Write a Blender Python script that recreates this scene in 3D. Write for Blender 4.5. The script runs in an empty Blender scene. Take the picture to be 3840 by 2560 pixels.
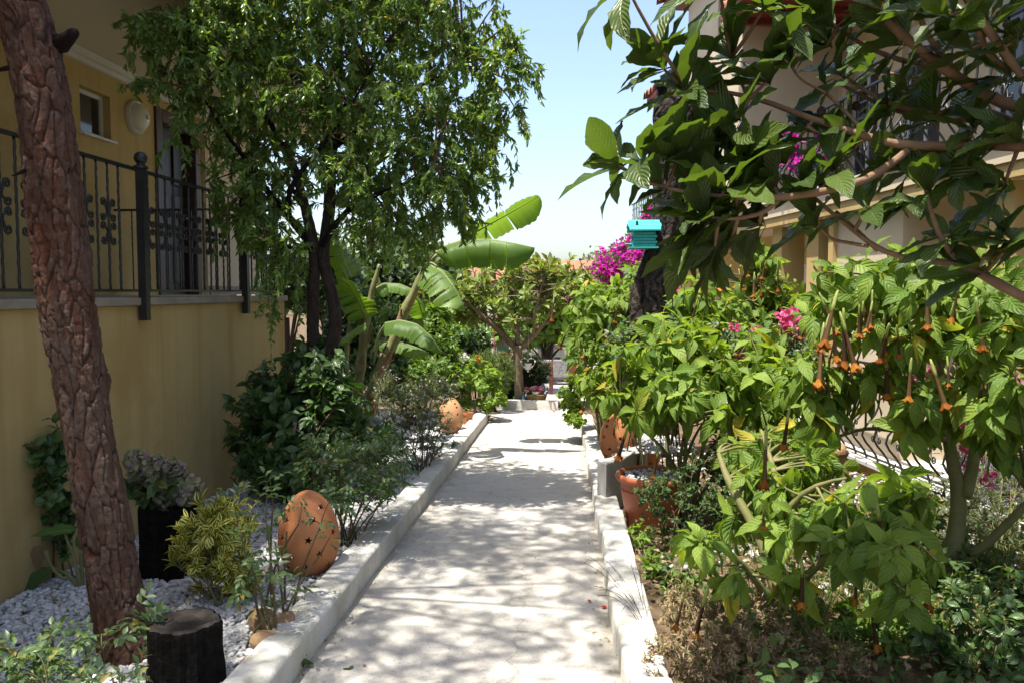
import bpy, math, random
import numpy as np
from mathutils import Vector, Matrix

# ------------------------------------------------------------------ camera, sky, sun, exposure
FPX = 28 / 36 * 3840
YAW, PITCH, EYE = math.radians(3.7), math.atan(185 / FPX), 1.6
scene = bpy.context.scene
COL = scene.collection
cam = bpy.data.cameras.new('camera'); cam.lens = 28; cam.sensor_width = 36
cam.clip_start = .05; cam.clip_end = 2000
cam.dof.use_dof = True; cam.dof.focus_distance = 9.0; cam.dof.aperture_fstop = 14.0
camo = bpy.data.objects.new('camera', cam); COL.objects.link(camo)
camo.location = (0, 0, EYE); camo.rotation_euler = (math.pi / 2 - PITCH, 0, YAW)
scene.camera = camo
SUN = Vector((-.23, -.18, .955)).normalized()
SUN_EL = math.asin(SUN.z); SUN_AZ = math.atan2(SUN.x, SUN.y)
w = bpy.data.worlds.new('World'); scene.world = w; w.use_nodes = True
nt = w.node_tree; nt.nodes.clear()
sky = nt.nodes.new('ShaderNodeTexSky'); sky.sky_type = 'NISHITA'; sky.sun_disc = False
sky.sun_elevation = SUN_EL; sky.sun_rotation = SUN_AZ
sky.air_density = 1.0; sky.dust_density = 2.4; sky.ozone_density = .75; sky.altitude = 0
bg = nt.nodes.new('ShaderNodeBackground'); bg.inputs[1].default_value = .135
wo = nt.nodes.new('ShaderNodeOutputWorld')
nt.links.new(sky.outputs[0], bg.inputs[0]); nt.links.new(bg.outputs[0], wo.inputs[0])
sl = bpy.data.lights.new('sun', 'SUN'); sl.energy = 4.9; sl.angle = math.radians(.53); sl.color = (1, .95, .87)
so = bpy.data.objects.new('sun', sl); COL.objects.link(so)
so.rotation_euler = (-SUN).to_track_quat('-Z', 'Y').to_euler(); so.location = (-5, -3, 20)
vs = scene.view_settings
vs.view_transform = 'Standard'; vs.look = 'None'; vs.gamma = 1; vs.use_curve_mapping = False; vs.exposure = 1.25
scene.cycles.max_bounces = 8; scene.cycles.diffuse_bounces = 4; scene.cycles.transmission_bounces = 5
scene.cycles.transparent_max_bounces = 6; scene.cycles.caustics_reflective = False; scene.cycles.caustics_refractive = False
scene.cycles.use_denoising = True
scene.cycles.sample_clamp_indirect = 6

# ------------------------------------------------------------------ helpers: pixels to places
random.seed(7); RNG = np.random.default_rng(11)
CR = Matrix.Rotation(YAW, 3, 'Z') @ Matrix.Rotation(math.pi / 2 - PITCH, 3, 'X')
AX = np.array(CR @ Vector((0, 0, -1)))
CRn = np.array(CR)
CAMP = np.array((0, 0, EYE))
def ray(px, py): return CRn @ np.array(((px - 1920) / FPX, -(py - 1280) / FPX, -1.0))
def at(px, py, Y):
    r = ray(px, py); return CAMP + r * (Y / r[1])
def atX(px, py, X):
    r = ray(px, py); return CAMP + r * (X / r[0])
def proj(P):
    q = (np.asarray(P) - CAMP) @ CRn
    return np.stack([1920 + FPX * q[..., 0] / -q[..., 2], 1280 - FPX * q[..., 1] / -q[..., 2], -q[..., 2]], -1)
SL = .0345
def gz(x, y, off=0.0): return -SL * np.clip(y, -6, 14.6) + off
def ground(px, py, off=0.0):
    r = ray(px, py); t = (EYE - off) / (-r[2] - SL * r[1]); return CAMP + r * t
ZF = -1.25   # lower terrace beyond the closing wall
def gfull(y): return float(gz(0, y)) if y < 15.55 else ZF
LB, RB = .07, .03   # gravel bed and planting bed above the path

# ------------------------------------------------------------------ helpers: objects
ORG = {}
def tag(o, label=None, cat=None, group=None, kind=None):
    for k, v in (('label', label), ('category', cat), ('group', group), ('kind', kind)):
        if v: o[k] = v
    return o
def thing(name, label, cat, loc=(0, 0, 0), group=None):
    o = bpy.data.objects.new(name, None); COL.objects.link(o); o.empty_display_size = .1
    o.location = loc; ORG[o.name] = np.array(loc, float)
    return tag(o, label, cat, group)
def link(name, me, parent=None, loc=None):
    o = bpy.data.objects.new(name, me); COL.objects.link(o)
    org = np.zeros(3)
    if parent is not None:
        o.parent = parent; org = ORG[parent.name]
    ORG[o.name] = org if loc is None else np.array(loc, float)
    if loc is not None: o.location = np.array(loc, float) - org
    return o
def setmat(me, m):
    for k in (m if isinstance(m, (list, tuple)) else [m]): me.materials.append(k)
def np_mesh(name, V, Q, UV=None, smooth=True, mat=None):
    V = np.asarray(V, np.float32); Q = np.asarray(Q, np.int32)
    me = bpy.data.meshes.new(name); n, k = Q.shape
    me.vertices.add(len(V)); me.vertices.foreach_set('co', V.ravel())
    me.loops.add(n * k); me.loops.foreach_set('vertex_index', Q.ravel())
    me.polygons.add(n); me.polygons.foreach_set('loop_start', np.arange(0, n * k, k, dtype=np.int32))
    if smooth: me.polygons.foreach_set('use_smooth', np.ones(n, bool))
    if UV is not None:
        u = me.uv_layers.new(name='UVMap'); u.data.foreach_set('uv', np.asarray(UV, np.float32)[Q.ravel()].ravel())
    me.update(calc_edges=True); me.validate()
    if mat is not None: setmat(me, mat)
    return me
def nrm(a): return a / np.maximum(np.linalg.norm(a, axis=-1, keepdims=True), 1e-9)
class MB:
    def __init__(s): s.v = []; s.f = []; s.m = []; s.n = 0
    def add(s, V, Fs, mi=0):
        V = np.asarray(V, float); b = s.n; s.v.append(V); s.n += len(V)
        s.f += [tuple(int(i) + b for i in f) for f in Fs]; s.m += [mi] * len(Fs); return s
    def box(s, a, b, R=None, mi=0, bev=0):
        x0, y0, z0 = a; x1, y1, z1 = b
        V = np.array([(x, y, z) for z in (z0, z1) for y in (y0, y1) for x in (x0, x1)], float)
        if R is not None: V = R(V)
        return s.add(V, [(0, 2, 3, 1), (4, 5, 7, 6), (0, 1, 5, 4), (2, 6, 7, 3), (0, 4, 6, 2), (1, 3, 7, 5)], mi)
    def tube(s, P, r, n=6, mi=0, cap=True):
        P = np.asarray(P, float); k = len(P); r = np.broadcast_to(np.asarray(r, float), (k,))
        T = nrm(np.gradient(P, axis=0)); ref = np.array((0, 0, 1.0)) if abs(T[0][2]) < .9 else np.array((0, 1.0, 0))
        u = nrm(np.cross(T, ref)); v = np.cross(T, u)
        a = np.arange(n) * 2 * math.pi / n
        V = P[:, None] + r[:, None, None] * (np.cos(a)[None, :, None] * u[:, None] + np.sin(a)[None, :, None] * v[:, None])
        Fs = [(i * n + j, (i + 1) * n + j, (i + 1) * n + (j + 1) % n, i * n + (j + 1) % n) for i in range(k - 1) for j in range(n)]
        if cap: Fs += [tuple(range(n)), tuple(range(k * n - 1, (k - 1) * n - 1, -1))]
        return s.add(V.reshape(-1, 3), Fs, mi)
    def lathe(s, prof, c=(0, 0, 0), n=24, mi=0, wob=None):
        prof = np.asarray(prof, float); a = np.arange(n) * 2 * math.pi / n
        V = np.stack([prof[:, 0, None] * np.cos(a), prof[:, 0, None] * np.sin(a), np.repeat(prof[:, 1, None], n, 1)], -1)
        if wob is not None: V = wob(V, a)
        V = V.reshape(-1, 3) + np.asarray(c, float); k = len(prof)
        return s.add(V, [(i * n + j, i * n + (j + 1) % n, (i + 1) * n + (j + 1) % n, (i + 1) * n + j) for i in range(k - 1) for j in range(n)], mi)
    def prism(s, poly, z0, z1, mi=0, R=None):
        n = len(poly); V = np.array([(x, y, z0) for x, y in poly] + [(x, y, z1) for x, y in poly], float)
        if R is not None: V = R(V)
        return s.add(V, [tuple(range(n - 1, -1, -1)), tuple(range(n, 2 * n))] + [(i, (i + 1) % n, n + (i + 1) % n, n + i) for i in range(n)], mi)
    def build(s, name, mat, parent=None, smooth=False, bevel=0, loc=None):
        V = np.concatenate(s.v); org = np.zeros(3)
        if loc is not None: org = np.array(loc, float)
        elif parent is not None: org = ORG[parent.name]
        me = bpy.data.meshes.new(name); me.from_pydata((V - org).tolist(), [], s.f)
        setmat(me, mat)
        if any(s.m): me.polygons.foreach_set('material_index', np.array(s.m, np.int32))
        if smooth:
            me.polygons.foreach_set('use_smooth', np.ones(len(me.polygons), bool))
            if smooth != True: me.set_sharp_from_angle(angle=math.radians(smooth))
        me.update()
        o = link(name, me, parent, loc)
        if bevel:
            b = o.modifiers.new('bevel', 'BEVEL'); b.width = bevel; b.segments = 2; b.limit_method = 'ANGLE'
        return o
def copy(o, parent=None, loc=None, M=None):
    c = o.copy(); COL.objects.link(c); c.parent = parent
    if loc is not None: c.location = loc
    if M is not None: c.matrix_basis = M
    return c

# ------------------------------------------------------------------ helpers: materials
class NT:
    def __init__(s, name):
        s.m = bpy.data.materials.new(name); s.m.use_nodes = True; s.t = s.m.node_tree; s.t.nodes.clear()
        s.out = s.n('OutputMaterial')
    def n(s, t, ins=None, **kw):
        x = s.t.nodes.new('ShaderNode' + t)
        for k, v in kw.items(): setattr(x, k, v)
        for k, v in (ins or {}).items(): s.set(x, k, v)
        return x
    def set(s, x, k, v):
        if isinstance(v, bpy.types.NodeSocket): s.t.links.new(v, x.inputs[k])
        else:
            if isinstance(v, (tuple, list)) and len(v) == 3 and x.inputs[k].type == 'RGBA': v = (*v, 1)
            x.inputs[k].default_value = v
    def mix(s, f, a, b, mode='MIX'):
        x = s.n('Mix', data_type='RGBA', blend_type=mode); s.set(x, 0, f); s.set(x, 6, a); s.set(x, 7, b); return x.outputs[2]
    def math(s, op, a, b=0.0, c=0.0):
        x = s.n('Math', operation=op); s.set(x, 0, a); s.set(x, 1, b)
        if op in ('MULTIPLY_ADD', 'SMOOTH_MIN'): s.set(x, 2, c)
        return x.outputs[0]
    def ramp(s, f, stops):
        x = s.n('ValToRGB'); e = x.color_ramp.elements
        while len(e) < len(stops): e.new(.5)
        for q, (p, c) in zip(e, stops):
            q.position = p; q.color = (*c, 1) if len(c) == 3 else c
        s.set(x, 0, f); return x.outputs[0]
    def noise(s, scale, detail=4, vec=None, rough=.55, dist=0):
        x = s.n('TexNoise', {'Scale': scale, 'Detail': detail, 'Roughness': rough, 'Distortion': dist})
        s.set(x, 'Vector', vec if vec is not None else s.geo()); return x.outputs[0]
    def geo(s):
        if not hasattr(s, '_g'): s._g = s.n('NewGeometry')
        return s._g.outputs['Position']
    def rnd(s):
        s.geo(); oi = s.n('ObjectInfo')
        return s.math('FRACT', s.math('ADD', oi.outputs['Random'], s._g.outputs['Random Per Island']))
def pm(name, c1, c2=None, scale=4, rough=.8, spec=.3, bump=0, bscale=60, c3=None, scale3=.8, metal=0, island=0, lo=.35, hi=.65, streak=None):
    """painted / mineral surface: two noise-mixed tones, large blotches of a third, fine bump"""
    k = NT(name); c1, c2, c3 = (tuple(x * .76 for x in c) if c else c for c in (c1, c2, c3)); col = c1
    if c2: col = k.mix(k.ramp(k.noise(scale, 6), [(lo, (0, 0, 0)), (hi, (1, 1, 1))]), c1, c2)
    if c3: col = k.mix(k.ramp(k.noise(scale3, 5, rough=.65), [(.52, (0, 0, 0)), (.75, (1, 1, 1))]), col, c3)
    if streak:
        mp = k.n('Mapping'); k.set(mp, 0, k.geo()); mp.inputs['Scale'].default_value = (7, 7, .35)
        col = k.mix(k.ramp(k.noise(1.0, 6, mp.outputs[0], .6), [(.46, (0, 0, 0)), (.72, (.85, .85, .85))]), col, streak)
    if island:
        v = k.math('MULTIPLY_ADD', k.rnd(), island * 2, 1 - island)
        col = k.mix(1.0, col, k.n('CombineColor', {0: v, 1: v, 2: v}).outputs[0], 'MULTIPLY')
    b = k.n('BsdfPrincipled', {'Roughness': rough, 'Specular IOR Level': spec, 'Metallic': metal}); k.set(b, 'Base Color', col)
    if bump:
        bp = k.n('Bump', {'Strength': bump, 'Distance': .01}); k.set(bp, 'Height', k.noise(bscale, 6)); k.set(b, 'Normal', bp.outputs[0])
    k.t.links.new(b.outputs[0], k.out.inputs[0]); return k.m
def leafmat(name, ca, cb, cc=None, trans=.4, rough=.45, spec=.35, vein=0, vcol=None, nv=9, tcol=(1.25, 1.25, .35), edge=None, ccp=.93, under=None, bump=.5):
    """leaf blade: tone varies leaf by leaf (ca-cb, a few cc), pale midrib and side veins, light passes through"""
    k = NT(name); r = k.rnd()
    st = [(0, ca), (.85 if cc else 1, cb)]
    if cc: st += [(ccp, cb), (min(1, ccp + .03), cc)]
    col = k.ramp(r, st)
    uv = k.n('TexCoord').outputs['UV']; sp = k.n('SeparateXYZ'); k.set(sp, 0, uv)
    au = k.math('ABSOLUTE', k.math('SUBTRACT', sp.outputs[0], .5))
    nrmsock = None
    if vein:
        mid = k.ramp(au, [(.0, (1, 1, 1)), (.05, (0, 0, 0))])
        wv = k.math('SINE', k.math('MULTIPLY', k.math('SUBTRACT', sp.outputs[1], k.math('MULTIPLY', au, .55)), nv * 2 * math.pi))
        lat = k.ramp(wv, [(.86, (0, 0, 0)), (1, (1, 1, 1))])
        f = k.math('MULTIPLY', k.math('MAXIMUM', mid, k.math('MULTIPLY', lat, .45)), vein)
        col = k.mix(f, col, vcol or (.35, .42, .12))
        bp = k.n('Bump', {'Strength': bump, 'Distance': .004}); k.set(bp, 'Height', k.math('MULTIPLY_ADD', wv, -.5, k.math('MULTIPLY', mid, -1.0))); nrmsock = bp.outputs[0]
    if edge:
        ef = k.math('ADD', au, k.math('MULTIPLY', k.math('SUBTRACT', k.noise(35, 2), .5), .25))
        col = k.mix(k.ramp(ef, [(.20, (0, 0, 0)), (.27, (1, 1, 1))]), col, edge)
    if under: col = k.mix(k._g.outputs['Backfacing'], col, under)
    b = k.n('BsdfPrincipled', {'Roughness': rough, 'Specular IOR Level': spec}); k.set(b, 'Base Color', col)
    t = k.n('BsdfTranslucent'); k.set(t, 0, k.mix(1.0, col, tcol, 'MULTIPLY'))
    if nrmsock: k.set(b, 'Normal', nrmsock)
    mx = k.n('MixShader', {0: trans}); k.t.links.new(b.outputs[0], mx.inputs[1]); k.t.links.new(t.outputs[0], mx.inputs[2])
    k.t.links.new(mx.outputs[0], k.out.inputs[0]); return k.m

# ------------------------------------------------------------------ helpers: plants
def leaf_t(wd=.35, nl=6, droop=.5, fold=.2, a=.8, p=1.0, cols=3, wave=0, pet=0, seed=0, twist=0):
    """one leaf of length 1 along +Y, face up; wd = full width; pet = share of stalk"""
    rg = np.random.default_rng(seed)
    t = np.linspace(0, 1, nl + 1); th = -droop * t ** 1.2
    dy = np.cos(th) / nl; dz = np.sin(th) / nl
    y = np.concatenate([[0], np.cumsum(dy[:-1])]); z = np.concatenate([[0], np.cumsum(dz[:-1])])
    tb = np.clip((t - pet) / (1 - pet), 0, 1)
    h = wd / 2 * np.maximum(np.sin(math.pi * tb ** a), 0) ** p; h = np.maximum(h, .012)
    cs = np.linspace(-1, 1, cols); V = []; UV = []
    for i in range(nl + 1):
        for c in cs:
            zz = fold * abs(c) * h[i] + (wave * h[i] * math.sin(i * 2.1 + c * 2 + seed) * abs(c) if wave else 0)
            V.append((c * h[i] + twist * t[i] ** 2 * .1, y[i] + -math.sin(th[i]) * zz * .5, z[i] + zz)); UV.append((.5 + c / 2, t[i]))
    Q = [(i * cols + j, i * cols + j + 1, (i + 1) * cols + j + 1, (i + 1) * cols + j) for i in range(nl) for j in range(cols - 1)]
    return np.array(V), np.array(Q), np.array(UV)
def frames(D, U):
    D = nrm(D); X = np.cross(D, U); bad = np.linalg.norm(X, axis=1) < 1e-4
    X[bad] = np.cross(D[bad], np.array((.3, .8, .5))); X = nrm(X); Z = np.cross(X, D)
    return np.stack([X, D, Z], -1)
def scatter(tm, P, D, U, S, rng=RNG):
    R = frames(D, U); Vs = []; Qs = []; Us = []; b = 0
    pick = rng.integers(0, len(tm), len(P))
    for k, (V, Q, UV) in enumerate(tm):
        m = pick == k; n = int(m.sum())
        if not n: continue
        W = np.einsum('nij,vj->nvi', R[m], V) * S[m][:, None, None] + P[m][:, None]
        Vs.append(W.reshape(-1, 3)); Qs.append((Q[None] + (np.arange(n) * len(V))[:, None, None] + b).reshape(-1, Q.shape[1])); Us.append(np.tile(UV, (n, 1))); b += n * len(V)
    return np.concatenate(Vs), np.concatenate(Qs), np.concatenate(Us)
_TM = {}
def leaves(root, A, tm, mat, singles=0, one='leaf', many='foliage'):
    P, D, U, S = A
    if singles:
        pr = proj(P); size = S * FPX / np.maximum(pr[:, 2], .3)
        ok = (pr[:, 2] > .4) & (pr[:, 0] > -40) & (pr[:, 0] < 3880) & (pr[:, 1] > -40) & (pr[:, 1] < 2600)
        size[~ok] = 0; idx = np.argsort(-size)[:min(singles, int(ok.sum()))]
        R = frames(D, U); org = ORG[root.name]
        for i in idx:
            k = RNG.integers(0, len(tm)); key = (id(tm), k, mat.name)
            if key not in _TM: _TM[key] = np_mesh(one, *tm[k], mat=mat)
            M = Matrix.Identity(4)
            for r in range(3):
                for c in range(3): M[r][c] = R[i, r, c] * S[i]
                M[r][3] = P[i, r] - org[r]
            o = bpy.data.objects.new(one, _TM[key]); COL.objects.link(o); o.parent = root; o.matrix_basis = M
        keep = np.ones(len(P), bool); keep[idx] = False; P, D, U, S = P[keep], D[keep], U[keep], S[keep]
    if len(P):
        V, Q, UV = scatter(tm, P, D, U, S)
        tag(link(many, np_mesh(many, V - ORG[root.name], Q, UV, mat=mat), root), kind='stuff')
def blob(px, py, Y, rx, ry, dy=None):
    c = at(px, py, Y); d = proj(c)[2] / FPX
    return c, np.array((rx * d, dy if dy else rx * d, ry * d))
def tips(blobs, n, shell=3.5, rng=RNG, floor=None):
    wt = np.array([np.prod(r) ** .7 for _, r in blobs]); wt /= wt.sum()
    k = rng.choice(len(blobs), n, p=wt)
    d = nrm(rng.normal(size=(n, 3))) * rng.random(n)[:, None] ** (1 / shell)
    P = np.array([b[0] for b in blobs])[k] + d * np.array([b[1] for b in blobs])[k]
    if floor is not None: P[:, 2] = np.maximum(P[:, 2], floor)
    return P
def bez(a, c, b, n):
    t = np.linspace(0, 1, n)[:, None]; return (1 - t) ** 2 * a + 2 * t * (1 - t) * c + t * t * b
def auto_limbs(base, T, k=6, n=8, reach=.8, up=.45, rng=RNG):
    base = np.asarray(base, float); idx = [int(rng.integers(len(T)))]
    for _ in range(k - 1):
        dd = np.min(np.linalg.norm(T[:, None] - T[idx][None], axis=2), axis=1); idx.append(int(np.argmax(dd)))
    L = []
    for i in idx:
        e = base + (T[i] - base) * reach; v = e - base; b = base + rng.normal(size=3) * (.06, .06, 0)
        L.append(bez(b, b + v * (.2, .2, up + .25), e, n))
    return L
def twigs_to(limbs, T, n=5, sag=.0, lo=.35, rng=RNG, wob=.06, rise=.12):
    C = np.concatenate([l[int(len(l) * lo):] for l in limbs]); TW = []
    for t in T:
        d = np.linalg.norm(C - t, axis=1) + .6 * np.maximum(C[:, 2] - t[2], 0); a = C[int(np.argmin(d))]
        v = t - a; L = np.linalg.norm(v); c = a + v * .5 + rng.normal(size=3) * wob * L + np.array((0, 0, rise * L + sag * .5))
        TW.append(bez(a, c, t - np.array((0, 0, sag)), n))
    return TW
def stems(root, limbs, TW, mat, r0=.02, r1=.006, rt=.003, name='branches', nl=7, nt=4, kind=True):
    b = MB()
    for l in limbs: b.tube(l, np.linspace(r0, r1, len(l)), nl)
    for l in TW: b.tube(l, np.linspace(rt * 1.6, rt * .6, len(l)), nt, cap=False)
    o = b.build(name, mat, root, smooth=True)
    return o
def leafset(TW, n, L, t0=.4, spread=(.5, 1.2), droop=.4, jit=.25, lj=.3, rng=RNG, tipw=0, flat=.3):
    """n leaves round every twig's outer part; droop pulls them towards hanging"""
    P = []; D = []; U = []; S = []
    for l in TW:
        k = n if isinstance(n, int) else int(rng.integers(n[0], n[1] + 1))
        t = t0 + (1 - t0) * rng.random(k) ** (1 / (1 + tipw)); x = t * (len(l) - 1); i = np.minimum(x.astype(int), len(l) - 2); f = (x - i)[:, None]
        p = l[i] * (1 - f) + l[i + 1] * f; d = nrm(l[i + 1] - l[i])
        az = np.arange(k) * 2.4 + rng.random() * 6.28 + rng.normal(size=k) * .3
        ref = np.where(np.abs(d[:, 2:3]) < .85, np.array((0, 0, 1.0)), np.array((1.0, 0, 0))); u = nrm(np.cross(d, ref)); v = np.cross(u, d)
        rad = np.cos(az)[:, None] * u + np.sin(az)[:, None] * v
        an = rng.uniform(spread[0], spread[1], k)[:, None]
        dd = np.cos(an) * d + np.sin(an) * rad + rng.normal(size=(k, 3)) * jit; dd[:, 2] -= droop * rng.uniform(.15, 1.5, k)
        P.append(p); D.append(nrm(dd)); U.append(nrm(d * (1 - flat) + np.array((0, 0, 1.0)) * flat + rng.normal(size=(k, 3)) * .25 + rad * .0))
        S.append(L * rng.uniform(1 - lj, 1 + lj * .6, k))
    return np.concatenate(P), np.concatenate(D), np.concatenate(U), np.concatenate(S)
def cat(*As): return tuple(np.concatenate([a[i] for a in As]) for i in range(4))

def vor(u, v, nu, seed):
    """cell noise on a cylinder: u wraps after nu cells. returns edge distance, cell random"""
    rg = np.random.default_rng(seed); NV = 4096
    ox = rg.random((nu, NV)); oy = rg.random((nu, NV)); rr = rg.random((nu, NV))
    iu = np.floor(u).astype(int); iv = np.floor(v).astype(int)
    f1 = np.full(u.shape, 9.); f2 = f1.copy(); cr = np.zeros(u.shape)
    for a in (-1, 0, 1):
        for b in (-1, 0, 1):
            cu = iu + a; cv = iv + b; k = (cu % nu, cv % NV)
            d = np.hypot(cu + .1 + .8 * ox[k] - u, cv + .1 + .8 * oy[k] - v)
            m = d < f1; f2 = np.where(m, f1, np.minimum(f2, d)); cr = np.where(m, rr[k], cr); f1 = np.where(m, d, f1)
    return f2 - f1, cr
def vnoise(x, y, seed=0):
    rg = np.random.default_rng(seed); T = rg.random((256, 256)); i = np.floor(x).astype(int); j = np.floor(y).astype(int); fx = x - i; fy = y - j
    fx = fx * fx * (3 - 2 * fx); fy = fy * fy * (3 - 2 * fy); g = lambda a, b: T[a % 256, b % 256]
    return (g(i, j) * (1 - fx) + g(i + 1, j) * fx) * (1 - fy) + (g(i, j + 1) * (1 - fx) + g(i + 1, j + 1) * fx) * fy
def resample(P, n):
    P = np.asarray(P, float); s = np.concatenate([[0], np.cumsum(np.linalg.norm(np.diff(P[:, :3], axis=0), axis=1))]); q = np.linspace(0, s[-1], n)
    out = np.stack([np.interp(q, s, P[:, i]) for i in range(P.shape[1])], 1)
    ker = np.ones(max(3, n // 25)) / max(3, n // 25); pad = len(ker) // 2
    for i in range(out.shape[1]):
        e = np.concatenate([np.full(pad, out[0, i]), out[:, i], np.full(pad, out[-1, i])]); out[:, i] = np.convolve(e, ker, 'valid')[:n]
    return out, q
def bark_trunk(root, name, P, mat, nu=96, nv=420, cu=11, cv=.055, depth=.012, seed=1, bumps=(), strand=0):
    """P rows x,y,z,r. Furrowed plates as relief; attribute 'plate' keeps the plate tone, 'gap' the furrows."""
    PP, q = resample(P, nv); C = PP[:, :3]; r = PP[:, 3]
    T = nrm(np.gradient(C, axis=0)); u = nrm(np.cross(T, np.array((0, 1.0, 0)))); v = np.cross(T, u)
    a = np.arange(nu) * 2 * math.pi / nu - math.pi / 2; A, Qq = np.meshgrid(a, q); B = (A + math.pi / 2) / (2 * math.pi)
    wob = vnoise(B * 6 + 9, Qq / .13, seed) - .5; wo2 = vnoise(B * 17 + 9, Qq / .045, seed + 8) - .5
    e, c1 = vor((B * cu + .8 * wob + .3 * wo2) % cu, Qq / (cv * 5) + .6 * wob + .2 * wo2, cu, seed)
    cu2 = int(cu * 2.4); e2, c2 = vor((B * cu2 + .8 * wob + .3 * wo2) % cu2, Qq / cv + .6 * wob + .3 * wo2, cu2, seed + 40)
    s1 = vnoise(B * 34 + 2 * wob, Qq / .09, seed + 15) * .6 + vnoise(B * 90, Qq / .03, seed + 16) * .4
    fur = np.clip(e / .16, 0, 1); fl = np.clip(e2 / .35, 0, 1) ** .7
    fine = vnoise(B * 70, Qq / .02, seed + 3) * .6 + vnoise(B * 40, Qq / .007, seed + 4) * .4
    big = vnoise(B * 4, Qq / .5, seed + 11); h = depth * (.75 * fur * (.5 + .5 * c1) + .45 * np.clip(e2 / .12, 0, 1) * c2 + .35 * s1 + .2 * fine)
    c = np.clip(.15 * c1 + .5 * c2 + .5 * (s1 - .5) + .3 * (fine - .5) + .6 * (big - .4), 0, 1); pl = (.35 + .65 * fur) * (.55 + .45 * fl) * (.7 + .3 * fine)
    if strand:
        st = vnoise(B * 30 + 3 * wob, Qq / .4, seed + 5) * .7 + vnoise(B * 70 + 4 * wob, Qq / .16, seed + 6) * .3; h = h + strand * st
        pl = pl * np.clip(st * 1.6, 0, 1)
    for (ba, bq, br, bh) in bumps:
        d2 = ((np.angle(np.exp(1j * (A - ba))) * r.mean()) ** 2 + (Qq - bq) ** 2) / br ** 2; h = h + bh * np.exp(-d2)
    R = r[:, None] + h - depth * .6
    V = C[:, None] + R[..., None] * (np.cos(A)[..., None] * u[:, None] + np.sin(A)[..., None] * v[:, None])
    i, j = np.meshgrid(np.arange(nv - 1), np.arange(nu), indexing='ij')
    Q = np.stack([i * nu + j, i * nu + (j + 1) % nu, (i + 1) * nu + (j + 1) % nu, (i + 1) * nu + j], -1).reshape(-1, 4)
    me = np_mesh(name, V.reshape(-1, 3) - ORG[root.name], Q, mat=mat)
    for nm, arr in (('plate', c), ('gap', pl)):
        at_ = me.attributes.new(nm, 'FLOAT', 'POINT'); at_.data.foreach_set('value', arr.ravel().astype(np.float32))
    return link(name, me, root)
def barkmat(name, gapc, c1, c2, rough=.9):
    k = NT(name); p = k.n('Attribute', attribute_name='plate').outputs['Fac']; g = k.n('Attribute', attribute_name='gap').outputs['Fac']
    col = k.mix(k.math('ADD', p, k.math('MULTIPLY', k.math('SUBTRACT', k.noise(60, 6, rough=.7), .5), 1.1)), c1, c2)
    col = k.mix(k.ramp(g, [(.12, (0, 0, 0)), (.6, (1, 1, 1))]), gapc, col)
    b = k.n('BsdfPrincipled', {'Roughness': rough, 'Specular IOR Level': .2}); k.set(b, 'Base Color', col)
    bp = k.n('Bump', {'Strength': .5, 'Distance': .006}); k.set(bp, 'Height', k.noise(160, 5)); k.set(b, 'Normal', bp.outputs[0])
    k.t.links.new(b.outputs[0], k.out.inputs[0]); return k.m
def wall(mb, R, L, z0, z1, t0, t1, holes=(), a0=0.0):
    """wall along local x from a0 to L, thickness t0..t1 in local y, with rectangular holes (x0,x1,z0,z1)"""
    xs = sorted({a0, L, *[h[0] for h in holes], *[h[1] for h in holes]})
    for x0, x1 in zip(xs, xs[1:]):
        hs = sorted([h for h in holes if h[0] < (x0 + x1) / 2 < h[1]], key=lambda h: h[2]); z = z0
        for h in hs:
            if h[2] > z: mb.box((x0, t0, z), (x1, t1, h[2]), R)
            z = h[3]
        if z < z1: mb.box((x0, t0, z), (x1, t1, z1), R)
# ================================================================== SETTING
M = {}
M['soil'] = pm('soil', (.10, .065, .04), (.19, .135, .085), 9, .95, .1, .9, 70, (.25, .2, .13), 3)
M['gravel'] = pm('gravel_base', (.30, .29, .27), (.5, .49, .47), 60, .9, .2, 1, 90)
M['concrete'] = pm('path_concrete', (.50, .48, .45), (.57, .55, .52), 2.2, .9, .15, .55, 130, (.35, .335, .31), 1.3)
M['kerb'] = pm('kerb_whitewash', (.60, .585, .54), (.69, .675, .635), 3, .85, .2, .7, 55, (.44, .41, .32), 3.2, streak=(.42, .40, .28))
M['tile'] = pm('terrace_tile', (.40, .38, .34), (.5, .48, .44), 3, .35, .5, .1, 20, island=.08)
M['whitetile'] = pm('white_tile', (.66, .65, .63), (.74, .73, .71), 3, .45, .4, .1, 30, island=.05)
M['ochre'] = pm('ochre_render', (.55, .41, .18), (.62, .475, .22), 1.3, .92, .12, .25, 45, (.43, .30, .11), .9, streak=(.37, .25, .095))
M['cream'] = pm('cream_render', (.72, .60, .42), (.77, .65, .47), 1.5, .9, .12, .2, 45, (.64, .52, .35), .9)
M['peach'] = pm('peach_render', (.72, .57, .36), (.76, .61, .40), 1.5, .9, .12, .2, 45)
M['yellow'] = pm('yellow_render', (.58, .42, .17), (.63, .47, .21), 1.6, .9, .12, .2, 45, (.50, .34, .12), .8)
M['soffit'] = pm('soffit_paint', (.74, .66, .50), (.79, .70, .54), 1.2, .9, .12, .15, 40)
M['white'] = pm('white_paint', (.74, .73, .69), (.79, .78, .75), 3, .5, .4, .05, 30)
M['slabedge'] = pm('slab_edge', (.33, .29, .23), (.42, .38, .31), 8, .9, .1, .5, 60, (.2, .17, .13), 2)
M['iron'] = pm('black_iron', (.012, .012, .013), (.022, .021, .02), 20, .42, .5, .15, 200)
M['darkwood'] = pm('shade_darkened_wood', (.014, .008, .007), (.022, .012, .010), 6, .45, .4, .1, 60)  # wood tone darkened to hold the shade of the open doorway
M['purplewood'] = pm('door_frame_wood', (.07, .042, .05), (.09, .055, .06), 6, .5, .4, .1, 60)
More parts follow.
